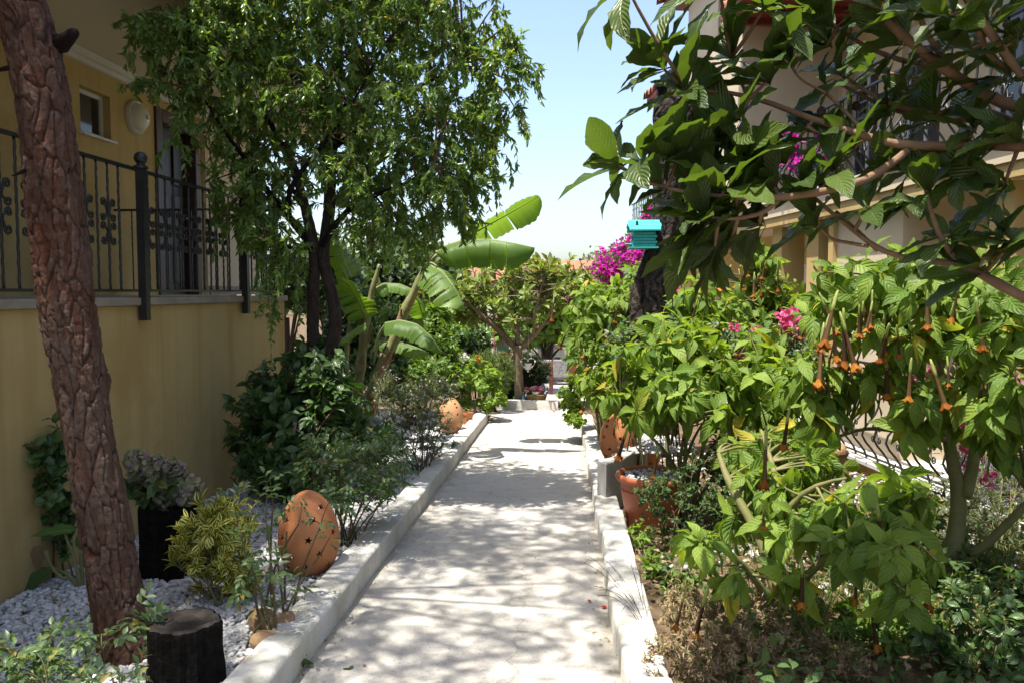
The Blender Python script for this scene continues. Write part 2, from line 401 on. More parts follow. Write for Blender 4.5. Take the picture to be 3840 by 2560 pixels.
M['rooftile'] = pm('roof_tile', (.30, .11, .065), (.40, .17, .10), 6, .85, .2, .4, 50, (.26, .10, .06), 2, island=.2)
M['redwood'] = pm('eave_timber', (.20, .035, .02), (.26, .05, .03), 6, .6, .3, .1, 40)
M['terracotta'] = pm('terracotta', (.50, .19, .075), (.56, .235, .10), 5, .75, .25, .25, 70, (.42, .15, .06), 2.2)
M['terracotta2'] = pm('weathered_terracotta', (.55, .28, .13), (.60, .33, .17), 9, .85, .15, .4, 70, (.20, .14, .10), 7)
M['potpaint'] = pm('smooth_pot', (.47, .13, .055), (.50, .155, .07), 3, .5, .4, .05, 40)
M['stone'] = pm('tan_stone', (.34, .20, .10), (.46, .30, .17), 7, .9, .2, .8, 40, (.26, .16, .09), 4)
M['greystone'] = pm('grey_stone', (.32, .29, .24), (.42, .39, .33), 7, .9, .2, .6, 40)
M['pebble'] = pm('white_pebble', (.50, .495, .49), (.62, .62, .61), 25, .75, .3, .2, 120, island=.28)
M['char'] = pm('charred_wood', (.007, .006, .0055), (.016, .014, .012), 30, .95, .05, .9, 60)
M['cutwood'] = pm('weathered_cut_wood', (.036, .03, .026), (.068, .057, .048), 14, .95, .1, .6, 90, (.04, .035, .03), 5)
M['twig'] = pm('twig_bark', (.10, .065, .04), (.15, .10, .065), 20, .9, .15, .3, 120)
M['bark'] = pm('dark_bark', (.045, .032, .024), (.085, .062, .047), 22, .95, .1, .9, 60)
M['greystem'] = pm('grey_branch', (.22, .16, .11), (.30, .22, .15), 16, .85, .2, .5, 60)
M['tanbranch'] = pm('loquat_bark', (.20, .115, .065), (.28, .17, .10), 18, .8, .25, .4, 70)
M['greenstem'] = pm('green_stem', (.16, .17, .05), (.24, .21, .09), 12, .7, .3, .3, 60)
M['thorn'] = pm('rose_cane', (.09, .085, .035), (.13, .10, .05), 20, .7, .3, .3, 80)
k = NT('window_glass'); b = k.n('BsdfPrincipled', {'Base Color': (.02, .022, .025, 1), 'Roughness': .06, 'Specular IOR Level': .6}); k.t.links.new(b.outputs[0], k.out.inputs[0]); M['glass'] = k.m
k = NT('pale_plastic'); b = k.n('BsdfPrincipled', {'Base Color': (.55, .55, .47, 1), 'Roughness': .3}); k.t.links.new(b.outputs[0], k.out.inputs[0]); M['lampglass'] = k.m

# ---- ground, path, beds
ys = [-80, -6, 0, 4, 8, 12, 14.6, 15.5, 15.6, 30, 80, 1500]
mb = MB(); xs = [-900, -60, -10, -3, -1.3, .5, 4, 10, 60, 900]
mb.add([(x, y, gfull(y) - (.006 if y < 15.55 else .02)) for y in ys for x in xs], [(i * 10 + j, i * 10 + j + 1, (i + 1) * 10 + j + 1, (i + 1) * 10 + j) for i in range(len(ys) - 1) for j in range(9)])
tag(mb.build('ground', M['soil']), kind='structure')
def sheet(name, x0, x1, y0, y1, off, mat, nx=12, ny=60, bump=.006, sc=.25):
    X, Y = np.meshgrid(np.linspace(x0, x1, nx), np.linspace(y0, y1, ny)); Z = gz(X, Y, off) + bump * (vnoise(X / sc + 50, Y / sc + 50, 3) - .5)
    i, j = np.meshgrid(np.arange(ny - 1), np.arange(nx - 1), indexing='ij')
    Q = np.stack([i * nx + j, i * nx + j + 1, (i + 1) * nx + j + 1, (i + 1) * nx + j], -1).reshape(-1, 4)
    return tag(link(name, np_mesh(name, np.stack([X, Y, Z], -1).reshape(-1, 3), Q, mat=mat)), kind='structure')
# path: concrete with dirt and cracks of its own
k = NT('path'); n1 = k.noise(1.1, 6); n2 = k.noise(7, 7, rough=.7); n3 = k.noise(90, 3)
c = k.mix(k.ramp(n1, [(.35, (0, 0, 0)), (.7, (1, 1, 1))]), (.38, .357, .312), (.47, .447, .40))
c = k.mix(k.ramp(n2, [(.5, (0, 0, 0)), (.74, (.8, .8, .8))]), c, (.28, .255, .215))
c = k.mix(k.ramp(n3, [(.58, (0, 0, 0)), (.68, (.75, .75, .75))]), c, (.22, .2, .18))
vo = k.n('TexVoronoi', {'Scale': .9}, feature='DISTANCE_TO_EDGE'); vo.inputs['Scale'].default_value = .55; nv = k.n('TexNoise', {'Scale': 5, 'Detail': 5}); k.set(nv, 'Vector', k.geo())
k.set(vo, 'Vector', k.mix(.25, k.geo(), nv.outputs[1], 'ADD')); c = k.mix(k.ramp(vo.outputs[0], [(0, (.55, .55, .55)), (.0035, (0, 0, 0))]), c, (.2, .18, .15))
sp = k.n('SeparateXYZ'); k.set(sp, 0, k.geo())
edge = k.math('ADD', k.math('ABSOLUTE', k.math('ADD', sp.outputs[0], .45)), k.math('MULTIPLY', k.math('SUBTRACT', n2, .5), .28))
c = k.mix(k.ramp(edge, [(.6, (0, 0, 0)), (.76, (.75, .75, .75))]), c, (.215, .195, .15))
b = k.n('BsdfPrincipled', {'Roughness': .93, 'Specular IOR Level': .12}); k.set(b, 'Base Color', c)
bp = k.n('Bump', {'Strength': .6, 'Distance': .008}); k.set(bp, 'Height', k.math('ADD', k.math('MULTIPLY', n3, .6), k.math('MULTIPLY', n2, .8))); k.set(b, 'Normal', bp.outputs[0])
k.t.links.new(b.outputs[0], k.out.inputs[0]); M['path'] = k.m
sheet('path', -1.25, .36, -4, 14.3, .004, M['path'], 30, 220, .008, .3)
sheet('gravel_bed', -2.99, -1.22, -4, 13.2, LB, M['gravel'], 20, 120, .03, .5)
sheet('planting_bed', .38, 7.5, -4, 13.6, RB, M['soil'], 60, 140, .05, .4)
tag(MB().box((-1.7, 15.65, ZF - .1), (7, 44, ZF)).build('terrace', M['tile']), kind='structure')

# ---- kerbs
def loft_kerb(mb, x0, x1, y0, y1, zb, zt, n, seed, rnd=.02):
    """whitewashed kerb, hand-finished: rounded, slightly wavering"""
    Y = np.linspace(y0, y1, n); sec = []
    for i, y in enumerate(Y):
        q = [vnoise(np.array([y * 2.3 + s * 9.1]), np.array([s * 3.7]), seed)[0] - .5 for s in range(6)]
        b0 = zb(y) - .12; t = zt(y) + .012 * q[0]; a = x0 + .014 * q[1]; c_ = x1 + .014 * q[2]
        sec.append([(a, y, b0), (a, y, t - rnd), (a + rnd * .3, y, t - rnd * .3), (a + rnd, y, t + .004 * q[3]), (c_ - rnd, y, t + .004 * q[4]), (c_ - rnd * .3, y, t - rnd * .3), (c_, y, t - rnd), (c_, y, b0)])
    m = 8; V = np.array(sec).reshape(-1, 3)
    Fs = [(i * m + j, i * m + j + 1, (i + 1) * m + j + 1, (i + 1) * m + j) for i in range(n - 1) for j in range(m - 1)]
    mb.add(V, Fs + [tuple(range(m)), tuple(range(n * m - 1, (n - 1) * m - 1, -1))])
pz = lambda y: float(gz(0, y))
L0 = ground(1100, 2560)[0]; R0 = ground(2330, 2560)[0]
mb = MB(); loft_kerb(mb, L0 - .19, L0, -2, 12.3, pz, lambda y: pz(y) + .15, 260, 5)
o = mb.build('kerb', M['kerb'], smooth=50); tag(o, 'long whitewashed kerb between the path and the left gravel bed', 'kerb')
rk = thing('kerb', 'stepped whitewashed kerb of level blocks along the right edge of the path', 'kerb', (R0, 3, pz(3)))
y = -1.9; i = 0
while y < 11.6:
    ln = .56 + .06 * math.sin(i * 2.1); mb = MB(); zt = pz(y + ln * .5) + .155
    jx = .009 * math.sin(i * 1.7)
    loft_kerb(mb, R0 + jx, R0 + .185 + .006 * math.cos(i), y, y + ln - .001, pz, lambda yy: zt, 12, 20 + i, .016)
    mb.build('kerb_block', M['kerb'], rk, smooth=50); y += ln; i += 1
# low wall that closes the path
a = at(1838, 1545, 14.0); c = at(2092, 1545, 14.0); zt = at(1950, 1503, 14.0)[2]
mb = MB(); n = 30
loft_kerb(mb, 0, .2, a[0], c[0], lambda y: -.48, lambda y: zt, 40, 9, .02)
V = np.concatenate(mb.v); mb.v = [np.stack([V[:, 1], 14.2 - V[:, 0], V[:, 2]], 1)]
tag(mb.build('low_wall', M['kerb'], smooth=50), 'low whitewashed wall closing the far end of the path', 'wall')

# ================================================================== LEFT HOUSE
XL, XU = -3.0, -4.82
RL = lambda X: (lambda V: np.stack([X - V[:, 1], V[:, 0], V[:, 2]], 1))   # local x -> world Y, local y -> away from path
yA, yB = atX(300, 400, XU)[1], atX(413, 400, XU)[1]
zt = atX(302, 318, XU)[2]; zb = atX(302, 492, XU)[2]
dA, dB = atX(600, 700, XU)[1], atX(735, 700, XU)[1]; dz = atX(600, 440, XU)[2]
yE = atX(972, 800, XU + .06)[1]
hs = thing('house', 'ochre rendered house left of the path with a raised balcony and dark doorway', 'house', (XL, 3, -.1))
mb = MB(); mb.box((XL - .25, -5, -.6), (XL, 8.4, 1.50)); mb.box((-9, 8.15, -.6), (XL - .25, 8.4, 1.50)); mb.build('lower_wall', M['ochre'], hs)
mb = MB(); mb.box((XU - .2, -5, 1.503), (XL + .035, 8.43, 1.56)); mb.build('balcony_slab', M['slabedge'], hs, bevel=.008)
mb = MB(); wall(mb, RL(XU), yB + 3.4, 1.56, 4.0, 0, .3, [(yA, yB, zb, zt), (dA, dB, 1.56, dz)], -5.0); mb.build('upper_wall', M['ochre'], hs)
mb = MB(); mb.box((XU - .3, dB + .16, 1.56), (XU + .06, yE, 4.0)); mb.build('pale_wall_panel', M['cream'], hs)
mb = MB(); mb.box((XU - .28, dB + .18, 1.56), (XU + .085, yE + .02, 1.68)); mb.build('skirting', M['slabedge'], hs)
mb = MB(); mb.box((-9, -5, 4.0), (XL - .02, yE + .3, 4.2)); mb.build('soffit_slab', M['soffit'], hs)
mb = MB(); mb.box((XU, -5, 3.93), (XU + .09, yE, 3.998)); mb.box((XU + .0, -5, 3.88), (XU + .05, yE, 3.928)); mb.build('cornice', M['white'], hs)
mb = MB(); mb.box((-9, -5, 4.2), (XU + .01, yE, 6.8)); mb.box((-9.4, -5.4, 6.8), (XU + .7, yE + .4, 6.95)); mb.build('unseen_storey', M['ochre'], hs)  # unseen storey and roof, added to block the sun behind the wall
mb = MB(); mb.box((-9, yE - .3, -.6), (XU - .31, yE - .05, 4.0)); mb.build('end_wall', M['cream'], hs)
# window
wf = MB(); X = XU - .08; fw = .045
yW = yB
for q in ((yA, yA + fw, zb, zt), (yW - fw, yW, zb, zt), (yA + fw, yW - fw, zt - fw, zt), (yA + fw, yW - fw, zb, zb + fw)): wf.box((X - .05, q[0], q[2]), (X, q[1], q[3]))
win = wf.build('window', M['white'], hs, bevel=.004)
mb = MB(); mb.box((X - .03, yA + fw, zb + fw), (X - .025, yW - fw, zt - fw)); mb.build('pane', M['glass'], win)
mb = MB(); mb.box((XU - .29, yA - .03, zb - .028), (XU + .05, yB + .05, zb - .002)); mb.build('sill', M['white'], win, bevel=.005)
# doorway: near-black leaf carries the shade of the opening
mb = MB()
for q in ((dA - .1, dA + .05, 1.56, dz + .1), (dB - .05, dB + .06, 1.56, dz + .1), (dA + .05, dB - .05, dz - .05, dz + .1)): mb.box((XU - .15, q[0], q[2]), (XU + .03, q[1], q[3]))
dr = mb.build('door', M['purplewood'], hs, bevel=.01)
mb = MB(); mb.box((XU - .16, dA + .05, 1.56), (XU - .11, dB - .05, dz - .05)); mb.build('door_leaf', M['darkwood'], dr)
mb = MB()
for j in range(2):
    for i in range(3):
        y0 = dA + .15 + j * (dB - dA - .2) / 2; mb.box((XU - .108, y0, 1.7 + i * .62), (XU - .085, y0 + (dB - dA - .5) / 2, 2.2 + i * .62))
mb.build('door_panel', M['darkwood'], dr, bevel=.015)
mb = MB(); mb.tube([(XU - .06, dB - .14, 2.55), (XU - .06, dB - .26, 2.55)], .012, 8); mb.tube([(XU - .11, dB - .14, 2.55), (XU - .055, dB - .14, 2.55)], .01, 8); mb.build('handle', M['lampglass'], dr, smooth=True)
# round wall lamp
c = atX(503, 442, XU)
lp = thing('wall_lamp', 'round white bulkhead lamp on the ochre wall between small window and dark doorway', 'lamp', c)
def RX(V): return np.stack([V[:, 2], V[:, 0], V[:, 1]], 1)
mb = MB(); mb.lathe([(.0, 0), (.185, 0), (.19, .03), (.178, .055), (.158, .05)], n=40); V = RX(np.concatenate(mb.v)) + c; mb.v = [V]; mb.build('rim', M['white'], lp, smooth=40)
mb = MB(); mb.lathe([(.158, .045), (.147, .085), (.11, .125), (.06, .145), (0.001, .15)], n=40); mb.v = [RX(np.concatenate(mb.v)) + c]; gl = mb.build('glass_dome', M['lampglass'], lp, smooth=True)
mb = MB(); mb.lathe([(.0, .15), (.026, .15), (.026, .172), (.0, .175)], n=16); mb.v = [RX(np.concatenate(mb.v)) + c]; mb.build('finial', M['white'], gl, smooth=40)
# balcony railing: twisted bars with scrolls, square posts with ball tops
rl = thing('balcony_railing', 'black wrought-iron balcony railing with scrolls and ball-topped posts on the ochre house', 'railing', (XL - .05, 3, 1.56))
XR = XL - .05; zT = 2.46; p0, p1 = atX(530, 700, XL + .045)[1], atX(918, 900, XL + .045)[1]; sp_ = p1 - p0
mb = MB()
for z, h in ((1.60, .018), (zT, .022)): mb.box((XR - .015, -3, z), (XR + .015, 8.3, z + h)); mb.box((XU + .02, 8.285, z), (XR - .015, 8.315, z + h))
mb.build('rail', M['iron'], rl)
def scroll_pts(cx, cz, r, turns, a0, sgn, n=16):
    t = np.linspace(0, 1, n); a = a0 + sgn * turns * 2 * math.pi * t; q = r * (1 - .72 * t); return np.stack([cx + q * np.cos(a), cz + q * np.sin(a)], 1)
def motif(mb, tub=.0085):
    """four S scrolls either side of a bar, local (x along rail, z up)"""
    for sx in (1, -1):
        for sz in (1, -1):
            top = scroll_pts(.052, .112, .026, 1.15, math.pi, -1)[::-1]; bot = scroll_pts(.058, .028, .025, 1.15, math.pi * .9, 1)
            mid = np.array([(.024, .095), (.013, .07), (.017, .045)])
            q = np.concatenate([top, mid, bot]); P = np.stack([sx * q[:, 0] * 1.1, np.zeros(len(q)), sz * q[:, 1] * 1.12], 1); mb.tube(P, tub, 5)
ms = MB(); motif(ms); sc0 = ms.build('scroll', M['iron'], smooth=True); sme = sc0.data; bpy.data.objects.remove(sc0)
mb = MB(); tt = np.linspace(0, 1, 30); mb.tube(np.stack([.0015 * np.cos(tt * 60), .0015 * np.sin(tt * 60), tt * (zT - 1.618)], 1), .0085 + .0015 * np.sin(tt * 90), 5)
b0 = mb.build('baluster', M['iron'], smooth=True); bme = b0.data; bpy.data.objects.remove(b0)
i = 0; y = p0 - sp_ * 2
posts = [p0 - sp_ * k_ for k_ in range(0, 4)] + [p1, 8.3]
while y < 8.25:
    if min(abs(y - q) for q in posts) > .04:
        link('baluster', bme, rl, (XR, y, 1.618))
        if i % 2 == 0:
            s_ = link('scroll', sme, rl, (XR, y, 2.07)); s_.rotation_euler = (0, 0, math.pi / 2)
    y += sp_ / 14; i += 1
for j in range(13): link('baluster', bme, rl, (XR - .13 * (j + 1), 8.3, 1.618))
mb = MB(); mb.box((-.028, -.028, -.16), (.028, .028, .90)); mb.lathe([(.0, .90), (.05, .90), (.05, .915), (.028, .925), (.028, .935)], n=20)
mb.lathe([(.02, .93)] + [(.045 * math.sin(t), .972 - .045 * math.cos(t)) for t in np.linspace(.3, 3.14, 9)], n=20)
pst = mb.build('post', M['iron'], smooth=35); pme = pst.data; bpy.data.objects.remove(pst)
for q in posts: link('post', pme, rl, (XL + .045 if q < 8 else XR, q, 1.56))

# ================================================================== RIGHT HOUSE  (local a along the front, b into the house, z up)
HO = CAMP + ray(3357, 1095) * 7.4; HU = np.array(ray(1720, 1095)); HU[2] = 0; HU = HU / np.linalg.norm(HU); HV = np.array((HU[1], -HU[0], 0))
def RH(V): V = np.asarray(V, float); return np.stack([HO[0] + HU[0] * V[..., 0] + HV[0] * V[..., 1], HO[1] + HU[1] * V[..., 0] + HV[1] * V[..., 1], V[..., 2]], -1)
def onH(px, py, b):
    r = ray(px, py); o = HO + HV * b; t = ((o - CAMP) @ HV) / (r @ HV); p = CAMP + r * t; return (p - HO) @ HU, p[2]
AE = onH(2560, 200, 0)[0]          # far corner of the tall block
AR = onH(2760, 200, 0)[0]
AF = onH(2425, 440, -.25)[0]
ZT = -.09; ZB = 2.6
rh = thing('house', 'pale yellow rendered house right of the garden with balconies and red tile eaves', 'house', tuple(RH((0, 0, ZT))))
pa, pb = onH(3385, 900, .33)[0], onH(3140, 900, .33)[0]     # sunlit pier
FW = 1.55
holes = [(-2.2, -1.2, ZT, 2.05), (onH(3640, 1000, FW)[0], onH(3450, 1000, FW)[0], ZT, 2.05), (pb + .9, pb + 1.9, ZT, 2.05), (pb + 3.0, pb + 4.4, .8, 2.05)]
mb = MB(); wall(mb, RH, 13, -.6, ZB, FW, FW + .25, holes, -7.0); mb.build('ground_floor_wall', M['yellow'], rh)
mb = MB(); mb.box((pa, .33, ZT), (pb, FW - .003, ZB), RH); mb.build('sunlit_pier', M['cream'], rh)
for px in (3690, 3010, 2880):
    a_ = onH(px, 1000, .2)[0]; mb = MB(); mb.box((a_ - .16, .32, ZT), (a_ + .16, .64, ZB - .121), RH); mb.build('column', M['yellow'], rh)
mb = MB(); mb.box((pb + .003, .28, ZT), (pb + .12, .8, ZB - .121), RH); mb.build('column', M['yellow'], rh)
mb = MB(); mb.box((-7, .18, ZB), (13, FW, ZB + .2), RH); mb.build('balcony_slab', M['cream'], rh)
mb = MB(); mb.box((-7, .2, ZB - .12), (13, .315, ZB - .002), RH); mb.build('ceiling_beam', M['ochre'], rh)
mb = MB(); mb.box((-7, .14, ZB + .2), (13, FW, ZB + .225), RH); mb.build('balcony_coping', M['white'], rh)
uh = [(a_, a_ + .95, ZB + 1.0, ZB + 2.1) for a_ in (-5.2, -3.3, -1.4)] + [(a_, a_ + .85, ZB + .225, ZB + 2.3) for a_ in (.2, 1.9, 3.3)] + [(AR + .35, AR + 1.15, ZB + 3.0, ZB + 4.0)]
EV = 5.5
mb = MB(); wall(mb, RH, AR, ZB + .225, EV, FW, FW + .25, [h for h in uh if h[1] < AR], -7.0); mb.build('upper_wall', M['peach'], rh); mb = MB(); wall(mb, RH, AF - .5, ZB + .225, EV - .1, FW, FW + .25, [h for h in uh if h[0] > AE], AE + .02); mb.build('upper_wall', M['peach'], rh)
mb = MB(); wall(mb, RH, AE, ZB + .23, 6.9, .1, .35, [h for h in uh if AR < h[0] < AE], AR); mb.box((AR, .35, ZB + .23), (AR + .2, 3, 6.9), RH); mb.box((AE - .2, .35, ZB + .23), (AE, 3, 6.9), RH); mb.build('tall_block', M['cream'], rh)
mb = MB(); mb.box((-7, FW + .26, -.6), (AF - .52, 7, EV), RH); mb.build('house_body', M['peach'], rh)
mb = MB(); mb.box((-6.99, FW + .8, -.5), (12.9, FW + .9, .6), RH)
for h in holes + [q for q in uh if not AR < q[0] < AE]:
    f = MB(); x0, x1, z0, z1 = h; t0 = FW + .08; fw = .06
    for q in ((x0, x0 + fw, z0, z1), (x1 - fw, x1, z0, z1), (x0 + fw, x1 - fw, z1 - fw, z1), (x0 + fw, x1 - fw, z0, z0 + fw), (x0 + fw, x1 - fw, z1 - .32, z1 - fw - .002), ((x0 + x1) / 2 - .03, (x0 + x1) / 2 + .03, z0 + fw, z1 - .323)): f.box((q[0], t0, q[2]), (q[1], t0 + .05, q[3]), RH)
    w_ = f.build('window' if z0 > ZT + .3 and z0 != ZB + .225 else 'balcony_door', M['white'], rh, bevel=.004)
    for s0, s1 in ((x0 + fw, (x0 + x1) / 2 - .03), ((x0 + x1) / 2 + .03, x1 - fw)):
        g = MB(); g.box((s0, t0 + .02, z0 + fw), (s1, t0 + .03, z1 - .323), RH); g.build('pane', M['glass'], w_)
for h in uh:
    if AR < h[0] < AE:
        f = MB(); f.box((h[0], .2, h[2]), (h[1], .24, h[3]), RH); w_ = f.build('window', M['darkwood'], rh)
        g = MB(); g.box((h[0] + .08, .185, h[2] + .08), (h[1] - .08, .198, h[3] - .08), RH); g.build('pane', M['glass'], w_)
# eaves and tiles
mb = MB(); mb.box((-7, -.25, EV), (AR - .01, 1.6, EV + .07), RH); mb.box((AE + .02, -.25, EV - .1), (AF, 1.6, EV - .03), RH); mb.box((AR - .3, -.2, 6.9), (AE + .75, 3, 6.98), RH)
for i in range(40):
    a_ = -6.8 + i * .5
    if a_ < AR - .1: mb.box((a_, -.22, EV - .09), (a_ + .08, FW, EV - .002), RH)
    elif AE + .1 < a_ < AF - .1: mb.box((a_, -.22, EV - .19), (a_ + .08, FW, EV - .102), RH)
mb.build('eave_board', M['redwood'], rh)
def tile_mesh():
    an = np.linspace(-.15, math.pi + .15, 8); V = []; 
    for r_, y_, z_ in ((.11, 0, 0), (.10, 1.3, .45), (.094, 1.3, .45), (.095, 0, 0)): V += [(r_ * math.cos(t), y_, z_ + r_ * math.sin(t)) for t in an]
    return np.array(V), [(k_ * 8 + j, k_ * 8 + j + 1, (k_ + 1) % 4 * 8 + j + 1, (k_ + 1) % 4 * 8 + j) for k_ in range(4) for j in range(7)]
tv, tf = tile_mesh(); rot = np.stack([HU, HV, (0, 0, 1)], 1)
mb = MB(); mb.add((tv @ rot.T), tf); t0_ = mb.build('roof_tile', M['rooftile'], smooth=50); tme = t0_.data; bpy.data.objects.remove(t0_)
a_ = -2.0
while a_ < AF:
    z_ = EV + .08 if a_ < AR - .2 else (6.99 if AR - .25 < a_ < AE + .7 else EV - .02)
    o = link('roof_tile', tme, rh, tuple(RH((a_, -.30 + .02 * math.sin(a_ * 7), z_)))); a_ += .205
# downpipe, wall light and small round drum on the upper wall
mb = MB(); a_ = AR - .35; mb.tube(RH([(a_, FW - .06, ZB + .3), (a_, FW - .06, EV - .1)]), .045, 10); mb.build('downpipe', M['cream'], rh, smooth=True)
# bellied railings
def belly(name, label, z0, a0, a1, H, b_, step, out=.17, floor=None):
    r_ = thing(name, label, 'railing', tuple(RH(((a0 + a1) / 2, b_, z0))))
    t = np.linspace(0, 1, 15); zz = t * H
    of = -out * np.exp(-((t - .30) / .17) ** 2) * (1 - np.exp(-(t / .05) ** 2)); of[0] = of[-1] = 0
    P = np.stack([np.zeros(15), of, zz], 1); loc = P @ rot.T
    m_ = MB(); m_.tube(loc, .011, 6); o_ = m_.build('baluster', M['iron'], smooth=True); me = o_.data; bpy.data.objects.remove(o_)
    m_ = MB()
    for sx in (1, -1):
        q = np.concatenate([scroll_pts(.05, .05, .03, 1.3, 2.6, -1)[::-1], np.array([(.012, .0)]), scroll_pts(.055, -.055, .034, 1.3, -2.6, 1)])
        m_.tube(np.stack([sx * q[:, 0], np.full(len(q), -out * .86), q[:, 1] + H * .34], 1) @ rot.T, .007, 5)
    o_ = m_.build('scroll', M['iron'], smooth=True); sm = o_.data; bpy.data.objects.remove(o_)
    n_ = int((a1 - a0) / step)
    for i in range(n_ + 1):
        L_ = tuple(RH((a0 + i * step, b_, z0))); link('baluster', me, r_, L_)
        if i % 2 == 1: link('scroll', sm, r_, L_)
    m_ = MB(); m_.box((a0 - .02, b_ - .022, z0 + H), (a1 + .02, b_ + .022, z0 + H + .022), RH); m_.box((a0 - .02, b_ - .012, z0 + .02), (a1 + .02, b_ + .012, z0 + .034), RH); m_.box((a0, b_ - .008, z0 + H - .13), (a1, b_ + .008, z0 + H - .116), RH)
    m_.build('rail', M['iron'], r_)
belly('terrace_railing', 'black bellied iron railing on the white-tiled terrace edge, right of the garden', ZT + .01, -4.0, 5.9, .95, .10, .22)
belly('balcony_railing', 'black bellied iron railing on the upper balcony of the pale yellow house', ZB + .226, -5, 12.6, .92, .27, .18, .15)
# terrace
te = thing('terrace', 'white-tiled terrace with ochre front along the pale yellow house', 'terrace', tuple(RH((0, 0, -.4))))
mb = MB(); mb.box((-5, .06, -.9), (6, FW - .01, ZT - .03), RH); mb.build('terrace_base', M['yellow'], te)
me = None
for i in range(44):
    for j, (b0_, b1_) in enumerate(((-.0, .30), (.30, .85), (.85, 1.53))):
        mb = MB(); a_ = -5 + i * .25
        if j and i % 2: continue
        wd = .25 if j == 0 else .5
        mb.box((a_ + .003, b0_ + .003, ZT - (.045 if j == 0 else .029)), (a_ + wd - .003, b1_ - .003, ZT + .004 * math.sin(i * 3.1 + j) * .3), RH); mb.build('tile', M['whitetile'], te, bevel=.006 if j == 0 else 0)
# ================================================================== LEAF MATERIALS
LM = {}
LM['almond'] = leafmat('almond_leaf', (.10, .18, .04), (.18, .285, .07), (.36, .30, .06), .45, .33, .6, ccp=.965, tcol=(1.6, 1.5, .5))
LM['dark'] = leafmat('glossy_leaf', (.04, .085, .024), (.085, .15, .04), None, .3, .3, .55, vein=.35, vcol=(.14, .2, .06), nv=6, tcol=(1.5, 1.6, .5))
LM['rose'] = leafmat('rose_leaf', (.055, .105, .042), (.115, .17, .06), (.28, .22, .05), .35, .42, .4, ccp=.94, tcol=(1.5, 1.6, .5))
LM['brug'] = leafmat('trumpet_shrub_leaf', (.085, .165, .022), (.235, .335, .052), (.45, .38, .05), .48, .5, .3, vein=.45, vcol=(.33, .40, .14), nv=7, ccp=.94, tcol=(1.45, 1.4, .45), bump=.6)
LM['brugdark'] = leafmat('trumpet_shrub_leaf_deep', (.11, .175, .026), (.21, .285, .045), (.40, .34, .05), .45, .5, .3, vein=.45, vcol=(.24, .31, .10), nv=7, ccp=.97, tcol=(1.5, 1.45, .4), bump=.6)
LM['loquat'] = leafmat('loquat_leaf', (.038, .072, .017), (.085, .13, .028), (.16, .07, .03), .38, .36, .5, vein=.35, vcol=(.24, .25, .07), nv=11, ccp=.975, tcol=(1.6, 1.85, .4), under=(.062, .09, .024), bump=.6)
LM['banana'] = leafmat('banana_leaf', (.085, .165, .03), (.13, .225, .045), None, .45, .4, .4, vein=.7, vcol=(.34, .42, .16), nv=46, tcol=(1.5, 1.5, .35), bump=.5)
LM['euonymus'] = leafmat('variegated_leaf', (.055, .10, .02), (.10, .15, .03), None, .35, .35, .5, edge=(.66, .62, .15), tcol=(1.4, 1.3, .4))
LM['hydrangea'] = leafmat('broad_leaf', (.05, .10, .03), (.09, .15, .045), (.28, .24, .06), .35, .45, .35, vein=.3, vcol=(.2, .27, .1), nv=6, ccp=.95)
LM['geranium'] = leafmat('geranium_leaf', (.13, .22, .035), (.21, .31, .06), None, .42, .55, .25, tcol=(1.4, 1.4, .4))
LM['bush'] = leafmat('bush_leaf', (.075, .145, .025), (.15, .235, .045), None, .4, .45, .35, tcol=(1.5, 1.5, .4))
LM['conifer'] = leafmat('conifer_needle', (.018, .045, .018), (.04, .075, .025), None, .15, .6, .2)
LM['rosemary'] = leafmat('rosemary_needle', (.07, .125, .03), (.15, .22, .05), None, .25, .55, .3)
LM['grey'] = leafmat('grey_green_leaf', (.11, .145, .075), (.19, .23, .12), None, .3, .6, .25)
LM['dry'] = leafmat('dry_leaf', (.20, .14, .08), (.36, .27, .16), (.13, .15, .06), .25, .85, .1, ccp=.8)
LM['far'] = leafmat('far_tree_leaf', (.035, .065, .025), (.085, .125, .045), None, .3, .5, .3)
LM['farpale'] = leafmat('olive_leaf', (.10, .125, .075), (.18, .20, .12), None, .3, .5, .3)
LM['sloquat'] = leafmat('small_loquat_leaf', (.14, .22, .04), (.26, .345, .08), (.20, .17, .06), .38, .42, .45, vein=.3, vcol=(.3, .32, .14), nv=8, ccp=.965, tcol=(1.5, 1.45, .4), under=(.17, .21, .08))
LM['boug'] = leafmat('bougainvillea_bract', (.42, .02, .30), (.58, .05, .42), (.55, .10, .35), .45, .6, .2, tcol=(1.2, .6, 1.1))
LM['pinkpetal'] = leafmat('pink_petal', (.55, .05, .20), (.72, .22, .38), None, .35, .5, .25, tcol=(1.2, .8, .9))
LM['redpetal'] = leafmat('red_petal', (.42, .005, .01), (.55, .01, .025), None, .3, .5, .25, tcol=(1.2, .6, .6))
LM['whitepetal'] = leafmat('white_petal', (.60, .55, .55), (.75, .72, .70), None, .35, .5, .25, tcol=(1, 1, 1))
LM['lavender'] = leafmat('lavender_floret', (.20, .15, .32), (.32, .26, .45), None, .3, .6, .2, tcol=(1, .9, 1.1))
LM['hydflower'] = leafmat('faded_floret', (.26, .28, .14), (.42, .37, .27), (.40, .20, .36), .35, .6, .2, ccp=.88, tcol=(1, 1, .9))
LM['calyx'] = leafmat('flower_calyx', (.24, .30, .07), (.32, .36, .10), None, .35, .5, .3)
LM['brown'] = leafmat('withered_tube', (.04, .02, .011), (.15, .085, .035), None, .35, .7, .2, tcol=(1.5, 1.1, .6))
LM['orange'] = leafmat('orange_mouth', (.20, .055, .008), (.44, .18, .022), None, .4, .6, .2, tcol=(1.2, 1, .5))
LM['grass'] = leafmat('grass_blade', (.06, .11, .025), (.13, .18, .045), (.30, .25, .10), .35, .6, .2, ccp=.85)
